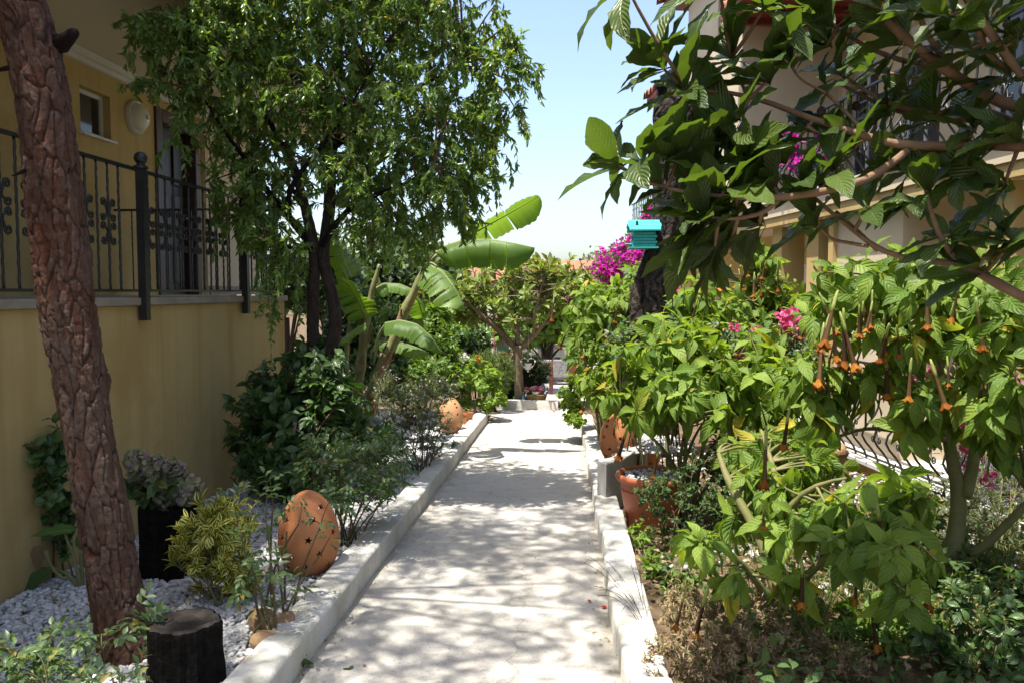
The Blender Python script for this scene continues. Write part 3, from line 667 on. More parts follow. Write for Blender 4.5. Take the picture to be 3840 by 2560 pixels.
LM['pine'] = leafmat('pine_needle', (.03, .06, .02), (.06, .10, .03), None, .2, .5, .3)

# leaf shapes
T_lance = [leaf_t(.29, 4, d, .25, .85, 1, 3, .15, 0, s) for s, d in enumerate((.2, .7, 1.1, .5))]
T_ovate = [leaf_t(.46, 6, d, .22, .72, 1, 5, .12, .1, s) for s, d in enumerate((.3, .8, 1.2, .6))]
T_brug = [leaf_t(.40, 8, d, f, .68, 1, 5, .14, .12, s, tw) for s, (d, f, tw) in enumerate(((.5, .2, 0), (1.0, .3, 1), (1.4, .15, -1), (.8, .35, 1), (1.2, .25, -2)))]
T_loq = [leaf_t(.35, 10, d, f, 1.18, .85, 5, .16, .04, s, tw) for s, (d, f, tw) in enumerate(((.3, .2, 0), (.6, .3, 1), (1.0, .2, -1), (.45, .45, 1), (.15, .25, -1)))]
T_small = [leaf_t(.5, 3, d, .2, .75, 1, 3, 0, .1, s) for s, d in enumerate((.2, .7))]
T_round = [leaf_t(.95, 5, d, f, .62, .55, 5, .15, .15, s) for s, (d, f) in enumerate(((.2, .3), (.6, .2), (.3, -.2)))]
T_needle = [leaf_t(.09, 2, .2, .1, .9, .6, 2, 0, 0, 0)]
T_eu = [leaf_t(.36, 5, d, .3, .95, .9, 5, 0, .05, s) for s, d in enumerate((.2, .5))]
T_blade = [leaf_t(.035, 4, d, .3, .3, .6, 2, 0, 0, s) for s, d in enumerate((.4, 1.0, 1.5))]
T_petal = [leaf_t(.85, 3, d, .35, .85, .6, 3, .1, 0, s) for s, d in enumerate((-.5, -1.0))]

def shrub(name, label, catg, base, blobs, n, nl, L, tm, mat, stem='twig', k=6, r0=.014, droop=.3, spread=(.5, 1.2), t0=.35, singles=0, group=None, shell=3, floor=None, up=.35, lj=.3, wob=.08, reach=.8, jit=.25, tipw=0, flat=.3, rt=.003):
    root = thing(name, label, catg, tuple(base), group)
    T = tips(blobs, n, shell, floor=floor); lim = auto_limbs(base, T, k, 8, reach, up); TW = twigs_to(lim, T, 5, wob=wob)
    stems(root, lim, TW, M[stem], r0, r0 * .35, rt)
    A = leafset(TW, nl, L, t0, spread, droop, jit, lj, tipw=tipw, flat=flat)
    leaves(root, A, tm, mat, singles); return root, T, TW

# ================================================================== LEFT BED
# pine trunk
PY = ground(490, 2470, LB)[1]
def pxr(rows, Y, dY=0):
    out = []
    for i, (px, py, wpx) in enumerate(rows):
        p = at(px, py, Y + dY * i); out.append((*p, wpx * .83 * proj(p)[2] / FPX / 2))
    return np.array(out)
pr = [(505, 2540, 250), (480, 2440, 222), (432, 2200, 208), (385, 1900, 196), (330, 1620, 192), (285, 1350, 205), (245, 1100, 222), (215, 860, 222), (190, 600, 214), (165, 380, 208), (125, 180, 205), (70, 0, 202), (20, -200, 195), (-60, -500, 185), (-120, -800, 160)]
P = pxr(pr, PY, .018)
pt = thing('pine_tree', 'leaning pine with flaky red-grey bark in the white gravel at the left', 'tree', tuple(P[0, :3]))
M['pinebark'] = barkmat('pine_bark', (.009, .004, .003), (.062, .022, .011), (.095, .066, .05))
bark_trunk(pt, 'trunk', P, M['pinebark'], 170, 820, 14, .042, .016, 4, [(a_, q, .05, h) for a_, q, h in ((4.3, 1.95, .02), (4.0, 1.35, .02), (5.0, 1.0, .025), (4.6, .75, .018), (4.9, 2.5, .025), (5.4, 2.1, .015))])
mb = MB()
p = at(225, 165, PY + .2); mb.tube([p, at(250, 150, PY + .15), at(272, 128, PY + .12), at(280, 122, PY + .11)], [.045, .032, .026, .022], 8)
mb.build('branch_stub', M['pinebark'], pt, smooth=True)
mb = MB(); mb.tube([at(95, 640, PY), at(60, 655, PY), at(45, 660, PY)], [.01, .006, .003], 5); mb.tube([at(30, 255, PY), at(0, 262, PY), at(-40, 262, PY)], [.012, .009, .007], 5); mb.build('dead_twig', M['pinebark'], pt)
# crown above the picture: long needles in tufts on real branches
top = P[-1, :3]; rg = np.random.default_rng(3)
T = np.concatenate([np.array((-2.7, 2.9, 6.6)) + nrm(rg.normal(size=(42, 3))) * (rg.random((42, 1)) ** .4) * np.array((1.7, 2.3, 1.0)),
                    np.array((-2.6, 5.0, 6.9)) + nrm(rg.normal(size=(22, 3))) * (rg.random((22, 1)) ** .4) * np.array((1.5, 1.5, .7))])
lim = [bez(top - (0, 0, .3), top + (0, 0, .8), t, 7) for t in T[:9]]; TW = twigs_to(lim, T, 5)
stems(pt, lim, TW, M['bark'], .03, .012, .004)
rad = rg.normal(size=(len(T), 30, 3)) * .24; Pn = (T[:, None] + rad).reshape(-1, 3); D = nrm(rg.normal(size=Pn.shape) + (0, 0, .4)); 
P3 = np.repeat(Pn, 7, 0); D3 = nrm(np.repeat(D, 7, 0) + rg.normal(size=P3.shape) * .5)
leaves(pt, (P3, D3, rg.normal(size=P3.shape), np.full(len(P3), .2)), [leaf_t(.09, 2, .2, .1, .9, .6, 2)], LM['pine'], 0, many='crown')

# charred stump in front
c = ground(700, 2570, LB); tz = at(710, 2326, c[1])[2]; rr = 128 * proj(c)[2] / FPX
st = thing('tree_stump', 'blackened tree stump with grey cut top beside the pine trunk', 'stump', tuple(c))
mb = MB(); wv = lambda V, a: V * np.stack([1 + .05 * np.sin(a * 5 + 1) + .035 * np.sin(a * 13) + .025 * np.sin(a * 31 + 2)] * 2 + [np.ones_like(a)], -1)[None]
h = tz - c[2]
mb.lathe([(rr * 1.06, -.05), (rr * 1.03, h * .3), (rr * .97, h * .6), (rr * .98, h * .9), (rr * .99, h - .012), (rr * .95, h)], c, 90, wob=wv); mb.build('bark', M['char'], st, smooth=40)
mb = MB(); mb.lathe([(rr * .951, h - .004), (rr * .8, h + .006), (rr * .55, h - .006), (rr * .3, h + .008), (.001, h - .004)], c, 90, wob=wv); mb.build('cut_face', M['cutwood'], st, smooth=True)
# second stump, planted with a hydrangea
c2 = ground(645, 2150, LB); h2 = at(645, 1890, c2[1])[2] - c2[2]; r2 = 105 * proj(c2)[2] / FPX
s2 = thing('tree_stump', 'dark hollow stump holding a hydrangea behind the pine trunk', 'stump', tuple(c2))
mb = MB(); mb.lathe([(r2 * 1.05, -.05), (r2, h2 * .5), (r2 * 1.02, h2), (r2 * .8, h2), (r2 * .78, h2 - .05), (.001, h2 - .05)], c2, 60, wob=wv); mb.build('bark', M['char'], s2, smooth=40)
hb = np.array(c2) + (0, 0, h2 - .05); Yh = c2[1]
hr, T, TW = shrub('hydrangea', 'faded hydrangea with greenish and mauve heads growing in the hollow stump', 'plant', hb, [blob(600, 1830, Yh, 150, 75, .16)], 40, 6, .11, T_ovate, LM['hydrangea'], 'greenstem', 6, .008, .5, singles=60)
def ball(root, c, r, n, L, mat, name='flower_head', tm=None):
    d = nrm(RNG.normal(size=(n, 3))); V, Q, UV = scatter(tm or T_petal, np.asarray(c) + d * r * .9, nrm(np.cross(d, RNG.normal(size=(n, 3))) + d * .25), d, np.full(n, L) * RNG.uniform(.8, 1.2, n))
    return link(name, np_mesh(name, V - ORG[root.name], Q, UV, mat=mat), root)
for px, py in ((505, 1725), (520, 1800), (580, 1745), (605, 1775), (655, 1765), (590, 1812), (650, 1795), (710, 1822), (620, 1855), (700, 1852), (540, 1770)):
    ball(hr, at(px, py, Yh - .05 + .1 * RNG.random()), .058, 130, .036, LM['hydflower'])

# variegated euonymus
eb = ground(835, 2255, LB)
shrub('euonymus_shrub', 'small shrub with yellow-edged leaves between pine and clay egg', 'shrub', eb, [blob(800, 2040, eb[1], 150, 190, .22), blob(700, 2020, eb[1] - .05, 70, 60, .1), blob(860, 1950, eb[1], 90, 100, .18), blob(640, 2080, eb[1], 30, 30, .06), blob(900, 2140, eb[1], 80, 80, .15)], 190, 13, .062, T_eu, LM['euonymus'], 'greenstem', 9, .009, -.1, (.35, 1.1), .3, 300, floor=eb[2] + .06)
# wall creeper
xw = XL + .06
wb = atX(215, 2080, xw); wb[2] = gz(0, wb[1], LB)
shrub('creeper', 'dark leafy creeper climbing the ochre wall behind the pine trunk', 'creeper', wb, [(atX(205, 1650, xw), np.array((.05, .22, .16))), (atX(200, 1800, xw), np.array((.05, .15, .22))), (atX(225, 1990, xw), np.array((.05, .14, .2)))], 60, 5, .075, T_round, LM['dark'], 'twig', 4, .006, .5, (.8, 1.5), .3, 40)
# dry twig by the wall further on
tb = ground(880, 1860, LB); tb[0] = -2.6
r_ = thing('dead_shrub', 'leafless brown twigs against the ochre wall left of the dark shrub', 'shrub', tuple(ground(905, 1830, LB)))
mb = MB(); Yd = ground(905, 1830, LB)[1]
for q in (((905, 1830), (850, 1770), (805, 1670)), ((850, 1770), (845, 1720), (815, 1655)), ((880, 1800), (905, 1730), (950, 1705)), ((905, 1730), (860, 1700), (845, 1690))):
    mb.tube([at(*p_, Yd) for p_ in q], [.006, .004, .002], 5)
mb.build('twigs', M['twig'], r_)
T = np.array([at(px, py, Yd) for px, py in ((830, 1730), (845, 1722), (870, 1745), (855, 1768), (905, 1730), (925, 1740), (930, 1760))])
leaves(r_, (T, nrm(RNG.normal(size=(7, 3))), RNG.normal(size=(7, 3)), np.full(7, .05)), T_ovate, LM['dry'], 7)
# elephant-ear plant: few broad leaves on long stalks
ep = ground(300, 2210, LB)
er = thing('arum_plant', 'broad-leaved arum with one drooping and one withered leaf by the ochre wall', 'plant', tuple(ep))
mb = MB(); Ye = ep[1]
sk = [((305, 2215), (290, 2100), (235, 1985), 0), ((300, 2215), (260, 2120), (150, 2130), .05), ((305, 2215), (310, 2120), (300, 2060), .1), ((170, 2060), (190, 2150), (250, 2170), .0)]
for a_, b_, c_, d_ in sk: mb.tube(bez(at(*a_, Ye), at(*b_, Ye + d_), at(*c_, Ye + d_), 8), np.linspace(.014, .007, 8), 6)
mb.build('leaf_stalk', M['greenstem'], er, smooth=True)
bl = [leaf_t(.55, 9, d, .2, .6, .8, 5, .1, 0, 3) for d in (.4, .9)]
def one_leaf(root, p, q, up, wid, mat, tm=None, name='leaf'):
    p = np.asarray(p); d = np.asarray(q) - p; L = np.linalg.norm(d)
    leaves(root, (p[None], d[None] / L, np.asarray(up, float)[None], np.array([L * 1.1])), tm or [leaf_t(wid, 9, .35, .2, .62, .8, 5, .1, 0, 5)], mat, 1, name)
one_leaf(er, at(285, 1985, Ye), at(130, 1992, Ye - .1), (0, -.35, 1), .5, LM['banana'])
one_leaf(er, at(190, 2135, Ye), at(40, 2235, Ye - .1), (-.3, -.6, .6), .45, LM['hydrangea'])
one_leaf(er, at(150, 2040, Ye), at(135, 2140, Ye), (0, -1, .1), .5, LM['dry'])
one_leaf(er, at(300, 2060, Ye + .1), at(330, 1950, Ye + .15), (0, -1, .4), .5, LM['hydrangea'])

# eggs with star-shaped holes
def egg_mesh():
    n, m = 56, 40; t = np.linspace(0.02, math.pi - .02, m)
    prof = [(.178 * math.sin(a) * (1 - .16 * math.cos(a) * -1 * -1) if False else .178 * math.sin(a) * (1 + .13 * math.cos(a)), .262 - .262 * math.cos(a)) for a in t]
    mb = MB(); mb.lathe(prof, n=n); b = mb.n; mb.add([(0, 0, prof[0][1] - .001), (0, 0, prof[-1][1] + .001)], [])
    mb.f += [(b, (j + 1) % n, j) for j in range(n)] + [(b + 1, (m - 1) * n + j, (m - 1) * n + (j + 1) % n) for j in range(n)]; mb.m += [0] * (2 * n)
    e = mb.build('egg_outer', M['terracotta'], smooth=True)
    s_ = e.modifiers.new('s', 'SOLIDIFY'); s_.thickness = .014; s_.offset = -1
    cb = MB(); rg = np.random.default_rng(5)
    for zc, k_, off in ((.10, 6, .2), (.19, 6, .75), (.285, 6, .3), (.375, 5, .9), (.45, 4, .4)):
        for i in range(k_):
            az = off + i * 2 * math.pi / k_ + rg.normal() * .1; zz = zc + rg.normal() * .012
            a_ = math.acos(max(-1, min(1, 1 - zz / .262))); rr_ = .178 * math.sin(a_) * (1 + .13 * math.cos(a_))
            nn = np.array((math.cos(az) * math.sin(a_) / .178, math.sin(az) * math.sin(a_) / .178, -math.cos(a_) / .262)); nn /= np.linalg.norm(nn)
            c = np.array((rr_ * math.cos(az), rr_ * math.sin(az), zz)); x = nrm(np.cross((0, 0, 1), nn)); y_ = np.cross(nn, x); ro = rg.random()
            poly = [((.026 if q % 2 == 0 else .0115) * math.cos(ro + q * math.pi / 5), (.026 if q % 2 == 0 else .0115) * math.sin(ro + q * math.pi / 5)) for q in range(10)]
            cb.prism(poly, -.05, .04, R=lambda V: c + V[:, :1] * x + V[:, 1:2] * y_ + V[:, 2:] * nn)
    ct = cb.build('star_cutter', M['terracotta'])
    bo = e.modifiers.new('b', 'BOOLEAN'); bo.operation = 'DIFFERENCE'; bo.object = ct; bo.solver = 'FAST'
    dg = bpy.context.evaluated_depsgraph_get(); me = bpy.data.meshes.new_from_object(e.evaluated_get(dg)); me.name = 'pottery_egg'
    bpy.data.objects.remove(e); bpy.data.objects.remove(ct); me.set_sharp_from_angle(angle=math.radians(40)); return me
eme = egg_mesh(); eme2 = eme.copy(); eme2.materials.clear(); eme2.materials.append(M['terracotta2'])
def egg(p, s, rz, label, me, tilt=(0, 0)):
    o = bpy.data.objects.new('pottery_egg', me); COL.objects.link(o); o.location = p; o.scale = (s, s, s); o.rotation_euler = (tilt[0], tilt[1], rz)
    tag(o, label, 'garden ornament', 'clay eggs with star holes')
g = ground(1165, 2150, LB); d = proj(g)[2] / FPX
egg(tuple(g - (0, 0, .01)), 328 * d / .524, .55, 'large smooth orange clay egg with star holes, nearest on the left gravel', eme, (.05, -.04))
g2 = ground(1692, 1628, LB); d = proj(g2)[2] / FPX
egg(tuple(g2), 140 * d / .524, 2.0, 'mottled clay egg with star holes at the far end of the left gravel bed', eme2, (0, .08))

# rocks
def rock(px, py, Y, wpx, hpx, label, mat='stone', seed=0, nm='rock'):
    p = at(px, py, Y); d = proj(p)[2] / FPX; rg = np.random.default_rng(seed)
    n, m = 20, 12; th = np.linspace(0, math.pi, m)[:, None]; ph = np.linspace(0, 2 * math.pi, n, endpoint=False)[None]
    x = np.sin(th) * np.cos(ph); y_ = np.sin(th) * np.sin(ph); z = np.cos(th) + 0 * ph
    q = np.stack([x, y_, z], -1); f = 1 + .0 * z
    for s_ in range(7):
        v = nrm(rg.normal(size=3)); c_ = rg.uniform(.55, .85); dd = q @ v; f = np.minimum(f, np.where(dd > .05, c_ / np.maximum(dd, .05), 9)) 
    q = q * f[..., None] + .03 * rg.normal(size=q.shape) * np.sin(th)[..., None]
    q = q / np.abs(q).max((0, 1)) * np.array((wpx * d / 2, wpx * d / 2 * .8, hpx * d / 2)); i, j = np.meshgrid(np.arange(m - 1), np.arange(n), indexing='ij')
    Q = np.stack([i * n + j, (i + 1) * n + j, (i + 1) * n + (j + 1) % n, i * n + (j + 1) % n], -1).reshape(-1, 4)
    me = np_mesh(nm, q.reshape(-1, 3), Q, mat=M[mat]); me.set_sharp_from_angle(angle=math.radians(35))
    return tag(link(nm, me, None, tuple(p)), label, 'rock')
yy = ground(1000, 2415, LB)[1]
rock(985, 2345, yy + .12, 130, 130, 'tan boulder with rounded top against the left kerb', seed=1)
rock(1070, 2340, yy + .1, 110, 110, 'rusty boulder wedged between tan boulder and left kerb', seed=2)
rock(1000, 2400, yy - .08, 125, 75, 'low brown boulder in front of the two taller ones', seed=3)
rock(925, 2490, ground(925, 2525, LB)[1], 72, 78, 'small dark brown rock nearest the camera at the kerb', seed=4)
rock(1487, 1893, 6.5, 76, 36, 'flat grey stone lying on the left kerb', 'greystone', seed=5, nm='flat_stone')
rock(1310, 2070, ground(1310, 2090, LB)[1], 70, 48, 'tan rock beside the big clay egg at the kerb', seed=6)
g = ground(1752, 1592, LB)
tp = thing('flower_pot', 'small square terracotta pot behind the mottled clay egg', 'pot', tuple(g)); d = proj(g)[2] / FPX; hw = 18 * d
mb = MB(); mb.lathe([(hw, 0), (hw * 1.25, 40 * d), (hw * 1.4, 40 * d), (hw * 1.4, 48 * d), (hw * 1.2, 48 * d), (hw * 1.1, 40 * d), (.001, 40 * d)], g, 4); mb.build('bowl', M['terracotta'], tp)
mb = MB(); mb.lathe([(hw * 1.1, 41 * d), (.001, 43 * d)], g, 8); mb.build('soil', M['soil'], tp)

# gravel: rounded white pebbles
def pebbles(name, XY, S, off, mat):
    n = len(XY); th = np.linspace(0, math.pi, 5)[:, None]; ph = (np.arange(7) * 2 * math.pi / 7)[None]
    q = np.stack([np.sin(th) * np.cos(ph), np.sin(th) * np.sin(ph), np.cos(th) + 0 * ph], -1).reshape(-1, 3)
    i, j = np.meshgrid(np.arange(4), np.arange(7), indexing='ij'); Q = np.stack([i * 7 + j, (i + 1) * 7 + j, (i + 1) * 7 + (j + 1) % 7, i * 7 + (j + 1) % 7], -1).reshape(-1, 4)
    P = np.stack([XY[:, 0], XY[:, 1], gz(XY[:, 0], XY[:, 1], off) + RNG.uniform(-.2, .6, n) * S], 1)
    sc = np.stack([S * RNG.uniform(.8, 1.35, n), S * RNG.uniform(.65, 1, n), S * RNG.uniform(.4, .7, n)], 1)
    D = RNG.normal(size=(n, 3)) * (1, 1, .35); R = frames(D, np.tile((0, 0, 1.0), (n, 1)) + RNG.normal(size=(n, 3)) * .3)
    W = np.einsum('nij,nvj->nvi', R, q[None] * sc[:, None]) + P[:, None]
    V = W.reshape(-1, 3); Q = (Q[None] + (np.arange(n) * len(q))[:, None, None]).reshape(-1, 4)
    return tag(link(name, np_mesh(name, V, Q, mat=mat)), kind='stuff')
n = 26000; yy = 2.6 + 8.5 * RNG.random(n) ** 1.9; XY = np.stack([RNG.uniform(-2.97, L0 - .2, n), yy], 1)
pebbles('white_pebbles', XY, .0125 + .0009 * yy * RNG.uniform(.6, 1.4, n) + .003 * RNG.random(n), LB + .008, M['pebble'])
n = 700; XY = np.stack([RNG.uniform(-2.9, L0 - .22, n), 2.6 + 5 * RNG.random(n) ** 1.5], 1); P3 = np.stack([XY[:, 0], XY[:, 1], gz(XY[:, 0], XY[:, 1], LB + .035)], 1)
V, Q, UV = scatter(T_ovate, P3, RNG.normal(size=(n, 3)) * (1, 1, .15), np.tile((0, 0, 1.0), (n, 1)) + RNG.normal(size=(n, 3)) * .4, RNG.uniform(.02, .05, n))
tag(link('fallen_leaves', np_mesh('fallen_leaves', V, Q, UV, mat=LM['dry'])), kind='stuff')

# ---- roses and shrubs of the left bed
def compound(TW, n, L, t0=.2, rng=RNG):
    """rose leaves: five leaflets on a stalk"""
    P, D, U, S = leafset(TW, n, 1.0, t0, (.6, 1.3), .25, .3, 0, rng, flat=.7); out = []
    X = nrm(np.cross(D, U)); L_ = L * rng.uniform(.75, 1.2, len(P))
    for s, side, ang in ((.9, 0, 0), (.55, 1, 1.0), (.55, -1, 1.0), (1.5, 0, 0), (1.1, 1, .9), (1.1, -1, .9)):
        if s == .9: continue
        out.append((P + D * (L_ * s)[:, None], nrm(D * math.cos(ang) + X * side * math.sin(ang) + rng.normal(size=D.shape) * .12), U + rng.normal(size=D.shape) * .25, L_))
    return cat(*out)
def rose(label, base, tipsT, k, n, L, mat='rose', singles=0, r0=.007, t0=.3, group='rose bushes', up=.2, sag=0):
    root = thing('rose_bush', label, 'rose', tuple(base), group); lim = auto_limbs(base, tipsT, k, 8, .8, up); TW = twigs_to(lim, tipsT, 5, sag)
    stems(root, lim, TW, M['thorn'], r0, r0 * .6, .0025); leaves(root, compound(TW, n, L, t0), T_small if not singles else T_ovate, LM[mat], singles); return root
g = ground(1075, 2310, LB)
rose('bare-stemmed rose bush growing in front of the big clay egg', g, np.array([at(px, py, g[1] + d_) for px, py, d_ in ((1235, 1880, .1), (1010, 1790, 0), (1075, 1910, -.05), (1240, 2010, .05), (1130, 1880, .1), (1180, 1950, 0), (1020, 1960, .05))]), 6, 3, .045, singles=60, group=None, t0=.55)
g = ground(985, 2420, LB)
rose('thin rose with small dark leaves rising behind the tan boulders', g, np.array([at(px, py, g[1] + d_) for px, py, d_ in ((1000, 1830, .1), (900, 1980, 0), (960, 2080, 0), (1040, 2130, 0), (930, 2140, .05), (1090, 2210, -.1), (900, 2200, 0), (980, 2250, .1), (870, 1850, .2))]), 5, 4, .05, singles=90, group=None, t0=.4)
g = ground(1310, 2060, LB)
rose('dense rose bush spilling over the left kerb past the big clay egg', g, tips([blob(1330, 1770, g[1] + .1, 190, 130, .35), blob(1450, 1720, g[1] + .5, 100, 110, .3), blob(1240, 1700, g[1] + .2, 120, 110, .3)], 90), 12, 4, .05, singles=200, group=None, t0=.45)
g = ground(440, 2480, LB)
rose('young rose shoot with round leaves beside the pine base', g, np.array([at(px, py, g[1] - .25) for px, py in ((540, 2310), (560, 2350), (520, 2280))]), 2, 3, .05, singles=30, group=None, r0=.004)
g = ground(180, 2700, LB)
rose('sprawling rose foliage in the bottom left corner over the gravel', g, tips([blob(200, 2470, 2.7, 230, 80, .3), blob(420, 2520, 2.6, 130, 50, .2), blob(60, 2500, 2.6, 90, 90, .2)], 46), 7, 3, .042, singles=120, group=None, t0=.5, sag=.02)
# dark glossy shrub
g = ground(1130, 1900, LB)
shrub('laurel_shrub', 'dark glossy shrub under the almond tree against the ochre wall', 'shrub', g, [blob(1090, 1640, g[1] + .3, 230, 240, .5), blob(1000, 1480, g[1] + .5, 110, 160, .3), blob(930, 1560, g[1] + .2, 90, 90, .25), blob(1250, 1500, g[1] + .4, 130, 170, .4), blob(1150, 1350, g[1] + .6, 130, 110, .3), blob(1230, 1400, g[1] + .3, 110, 110, .25), blob(1090, 1420, g[1] + .5, 110, 110, .3), blob(1380, 1640, g[1] + .5, 100, 90, .3), blob(1050, 1760, g[1], 150, 110, .3)], 420, 12, .115, T_ovate, LM['dark'], 'twig', 12, .014, .35, (.5, 1.3), .2, 300, floor=g[2] + .1)
# fine twiggy shrub with tiny flowers
g = ground(1570, 1780, LB)
gr, T, TW = shrub('gaura_shrub', 'wispy fine-leaved shrub with tiny pale flowers before the mottled clay egg', 'shrub', g, [blob(1560, 1560, g[1] + .5, 150, 170, .5), blob(1480, 1480, g[1] + 1, 120, 110, .4), blob(1640, 1640, g[1] + .2, 90, 100, .3), blob(1640, 1450, g[1] + 1.4, 90, 80, .4), blob(1450, 1640, g[1], 90, 90, .3)], 420, 26, .042, [leaf_t(.2, 3, .4, .2)], LM['grey'], 'twig', 24, .006, .0, (.3, .9), .15, floor=g[2] + .05, rt=.002)
n = 260; Pq = T[RNG.integers(0, len(T), n)] + RNG.normal(size=(n, 3)) * .04
V, Q, UV = scatter(T_petal, np.repeat(Pq, 4, 0), RNG.normal(size=(n * 4, 3)), RNG.normal(size=(n * 4, 3)), np.full(n * 4, .016)); tag(link('flowers', np_mesh('flowers', V - ORG[gr.name], Q, UV, mat=LM['whitepetal']), gr), kind='stuff')
# geranium mound
g = ground(1800, 1560, LB)
ge, T, TW = shrub('geranium', 'bright green geranium mound at the far end of the left kerb', 'geranium', g, [blob(1780, 1440, g[1], 120, 110, .45), blob(1720, 1400, g[1] + .3, 90, 80, .4), blob(1850, 1490, g[1] - .1, 50, 60, .25), blob(1690, 1500, g[1], 60, 70, .3)], 210, 8, .075, T_round, LM['geranium'], 'greenstem', 9, .008, .1, (.6, 1.4), .4, 200, floor=g[2] + .08, flat=.6)
ball(ge, at(1794, 1345, g[1]), .05, 60, .035, LM['orange']); ball(ge, at(1735, 1340, g[1]), .07, 60, .045, LM['whitepetal'])
# ================================================================== ALMOND TREE (left, over the path)
AY = 6.9
def limb(rows, Y, n=14):
    """rows px,py,width px[,dY] -> smooth x,y,z,r"""
    out = []
    for q in rows:
        p = at(q[0], q[1], Y + (q[3] if len(q) > 3 else 0)); out.append((*p, q[2] * proj(p)[2] / FPX / 2))
    return resample(np.array(out), n)[0]
g = ground(1190, 1700, LB); g = at(1188, 1560, AY); g[2] = gz(g[0], g[1], LB)
al = thing('almond_tree', 'narrow-leaved almond tree with two twisted dark stems leaning over the path', 'tree', tuple(g))
M['almondbark'] = barkmat('almond_bark', (.009, .007, .006), (.026, .019, .015), (.06, .045, .036))
bark_trunk(al, 'trunk', np.array(limb([(1195, 1640, 58), (1180, 1420, 48), (1172, 1231, 43), (1178, 1021, 41), (1183, 950, 42), (1150, 800, 34), (1110, 650, 30), (1060, 520, 22)], AY, 40)), M['almondbark'], 40, 260, 8, .05, .008, 9)
bark_trunk(al, 'trunk', np.array(limb([(1205, 1640, 52, -.1), (1212, 1400, 48, -.1), (1262, 1231, 46, -.12), (1252, 1126, 42, -.1), (1222, 1030, 40, -.05), (1210, 940, 38), (1235, 800, 42), (1240, 620, 36), (1250, 400, 28)], AY, 40)), M['almondbark'], 40, 260, 8, .05, .008, 10)
LMB = [limb(q, AY) for q in (
    [(1195, 970, 46), (1130, 860, 42), (1075, 815, 40), (1000, 715, 32), (930, 610, 24, -.2), (830, 480, 16, -.4), (740, 330, 10, -.5)],
    [(1202, 937, 38, -.05), (1250, 850, 32, -.1), (1320, 770, 28, -.2), (1420, 725, 24, -.3), (1500, 702, 20, -.4), (1640, 620, 12, -.5)],
    [(1090, 825, 30, -.1), (1068, 760, 30, -.2), (1085, 690, 28, -.3), (1140, 630, 26, -.3), (1200, 560, 20, -.3), (1330, 380, 14, -.3), (1450, 150, 9)],
    [(1110, 650, 36), (1020, 480, 26, .2), (960, 300, 18, .3), (900, 80, 10, .3)],
    [(1240, 620, 34), (1290, 420, 26, .3), (1360, 180, 18, .4), (1420, -100, 10, .4)],
    [(1245, 560, 28), (1400, 450, 22, .1), (1560, 330, 16, 0), (1750, 240, 9, -.2)],
    [(1235, 780, 26), (1380, 640, 22, .4), (1540, 520, 16, .5), (1700, 430, 10, .5)],
    [(1150, 780, 26), (1040, 640, 20, .5), (900, 480, 14, .6), (760, 220, 9, .4)],
    [(1183, 930, 24), (1080, 930, 16, -.3), (980, 900, 10, -.5)])]
mb = MB()
for l in LMB: mb.tube(l[:, :3], l[:, 3] * .75, 8)
mb.build('limbs', M['almondbark'], al, smooth=True)
AB = [blob(*q) for q in ((720, 160, 6.4, 200, 190), (1000, 110, 6.9, 300, 230), (1420, 80, 6.9, 330, 240), (1720, 130, 6.7, 190, 200), (1860, 230, 6.5, 120, 110), (1230, 380, 7.0, 340, 260), (830, 380, 6.6, 190, 190), (1600, 420, 6.6, 270, 220), (1830, 440, 6.6, 110, 150), (950, 640, 6.8, 190, 170), (1380, 640, 6.8, 260, 160), (1650, 640, 6.6, 190, 150), (1010, 870, 6.6, 130, 130), (1420, 800, 6.7, 170, 110), (1580, 830, 6.5, 100, 120), (900, 780, 6.9, 120, 120), (1200, -150, 7.0, 450, 250), (1600, -180, 6.9, 300, 230), (800, -120, 6.7, 250, 200), (1730, 720, 6.5, 80, 90))]
AB += [blob(1930, 120, 6.5, 70, 100), blob(1800, 620, 6.5, 90, 110), blob(1700, 800, 6.5, 90, 90), blob(560, 100, 6.2, 90, 80), blob(530, 290, 6.1, 60, 40), blob(640, 520, 6.3, 50, 40), blob(1960, 240, 6.5, 60, 40), blob(1950, 420, 6.5, 40, 60), blob(1030, 1120, 6.5, 50, 90), blob(1100, 1000, 6.7, 90, 60)]
T = tips(AB, 2250, 2.0); LC = [l[:, :3] for l in LMB]
mid = T[RNG.choice(len(T), 150, replace=False)]; SUB = twigs_to(LC, mid, 7, .0, .3)
TW = twigs_to(LC + SUB, T, 6, .06, .25, wob=.1)
def sprig(l):
    e = l[-1]; o = nrm((l[-1] - l[0]) * (1, 1, .2) + RNG.normal(size=3) * .15); s = RNG.uniform(.12, .38); return np.concatenate([l[2:], bez(e, e + o * s * .45, e + o * s * .4 - np.array((0, 0, s * RNG.uniform(-.25, .95))), 6)[1:]])
TW = [sprig(l) for l in TW]
mb = MB()
for l in SUB: mb.tube(l, np.linspace(.012, .005, 7), 5, cap=False)
for l in TW: mb.tube(l, np.linspace(.0045, .0012, len(l)), 3, cap=False)
tag(mb.build('twigs', M['twig'], al, smooth=True), kind='stuff')
A = leafset(TW, (34, 50), .068, .08, (.4, 1.0), .7, .25, .35)
leaves(al, A, T_lance, LM['almond'], 0, many='crown')

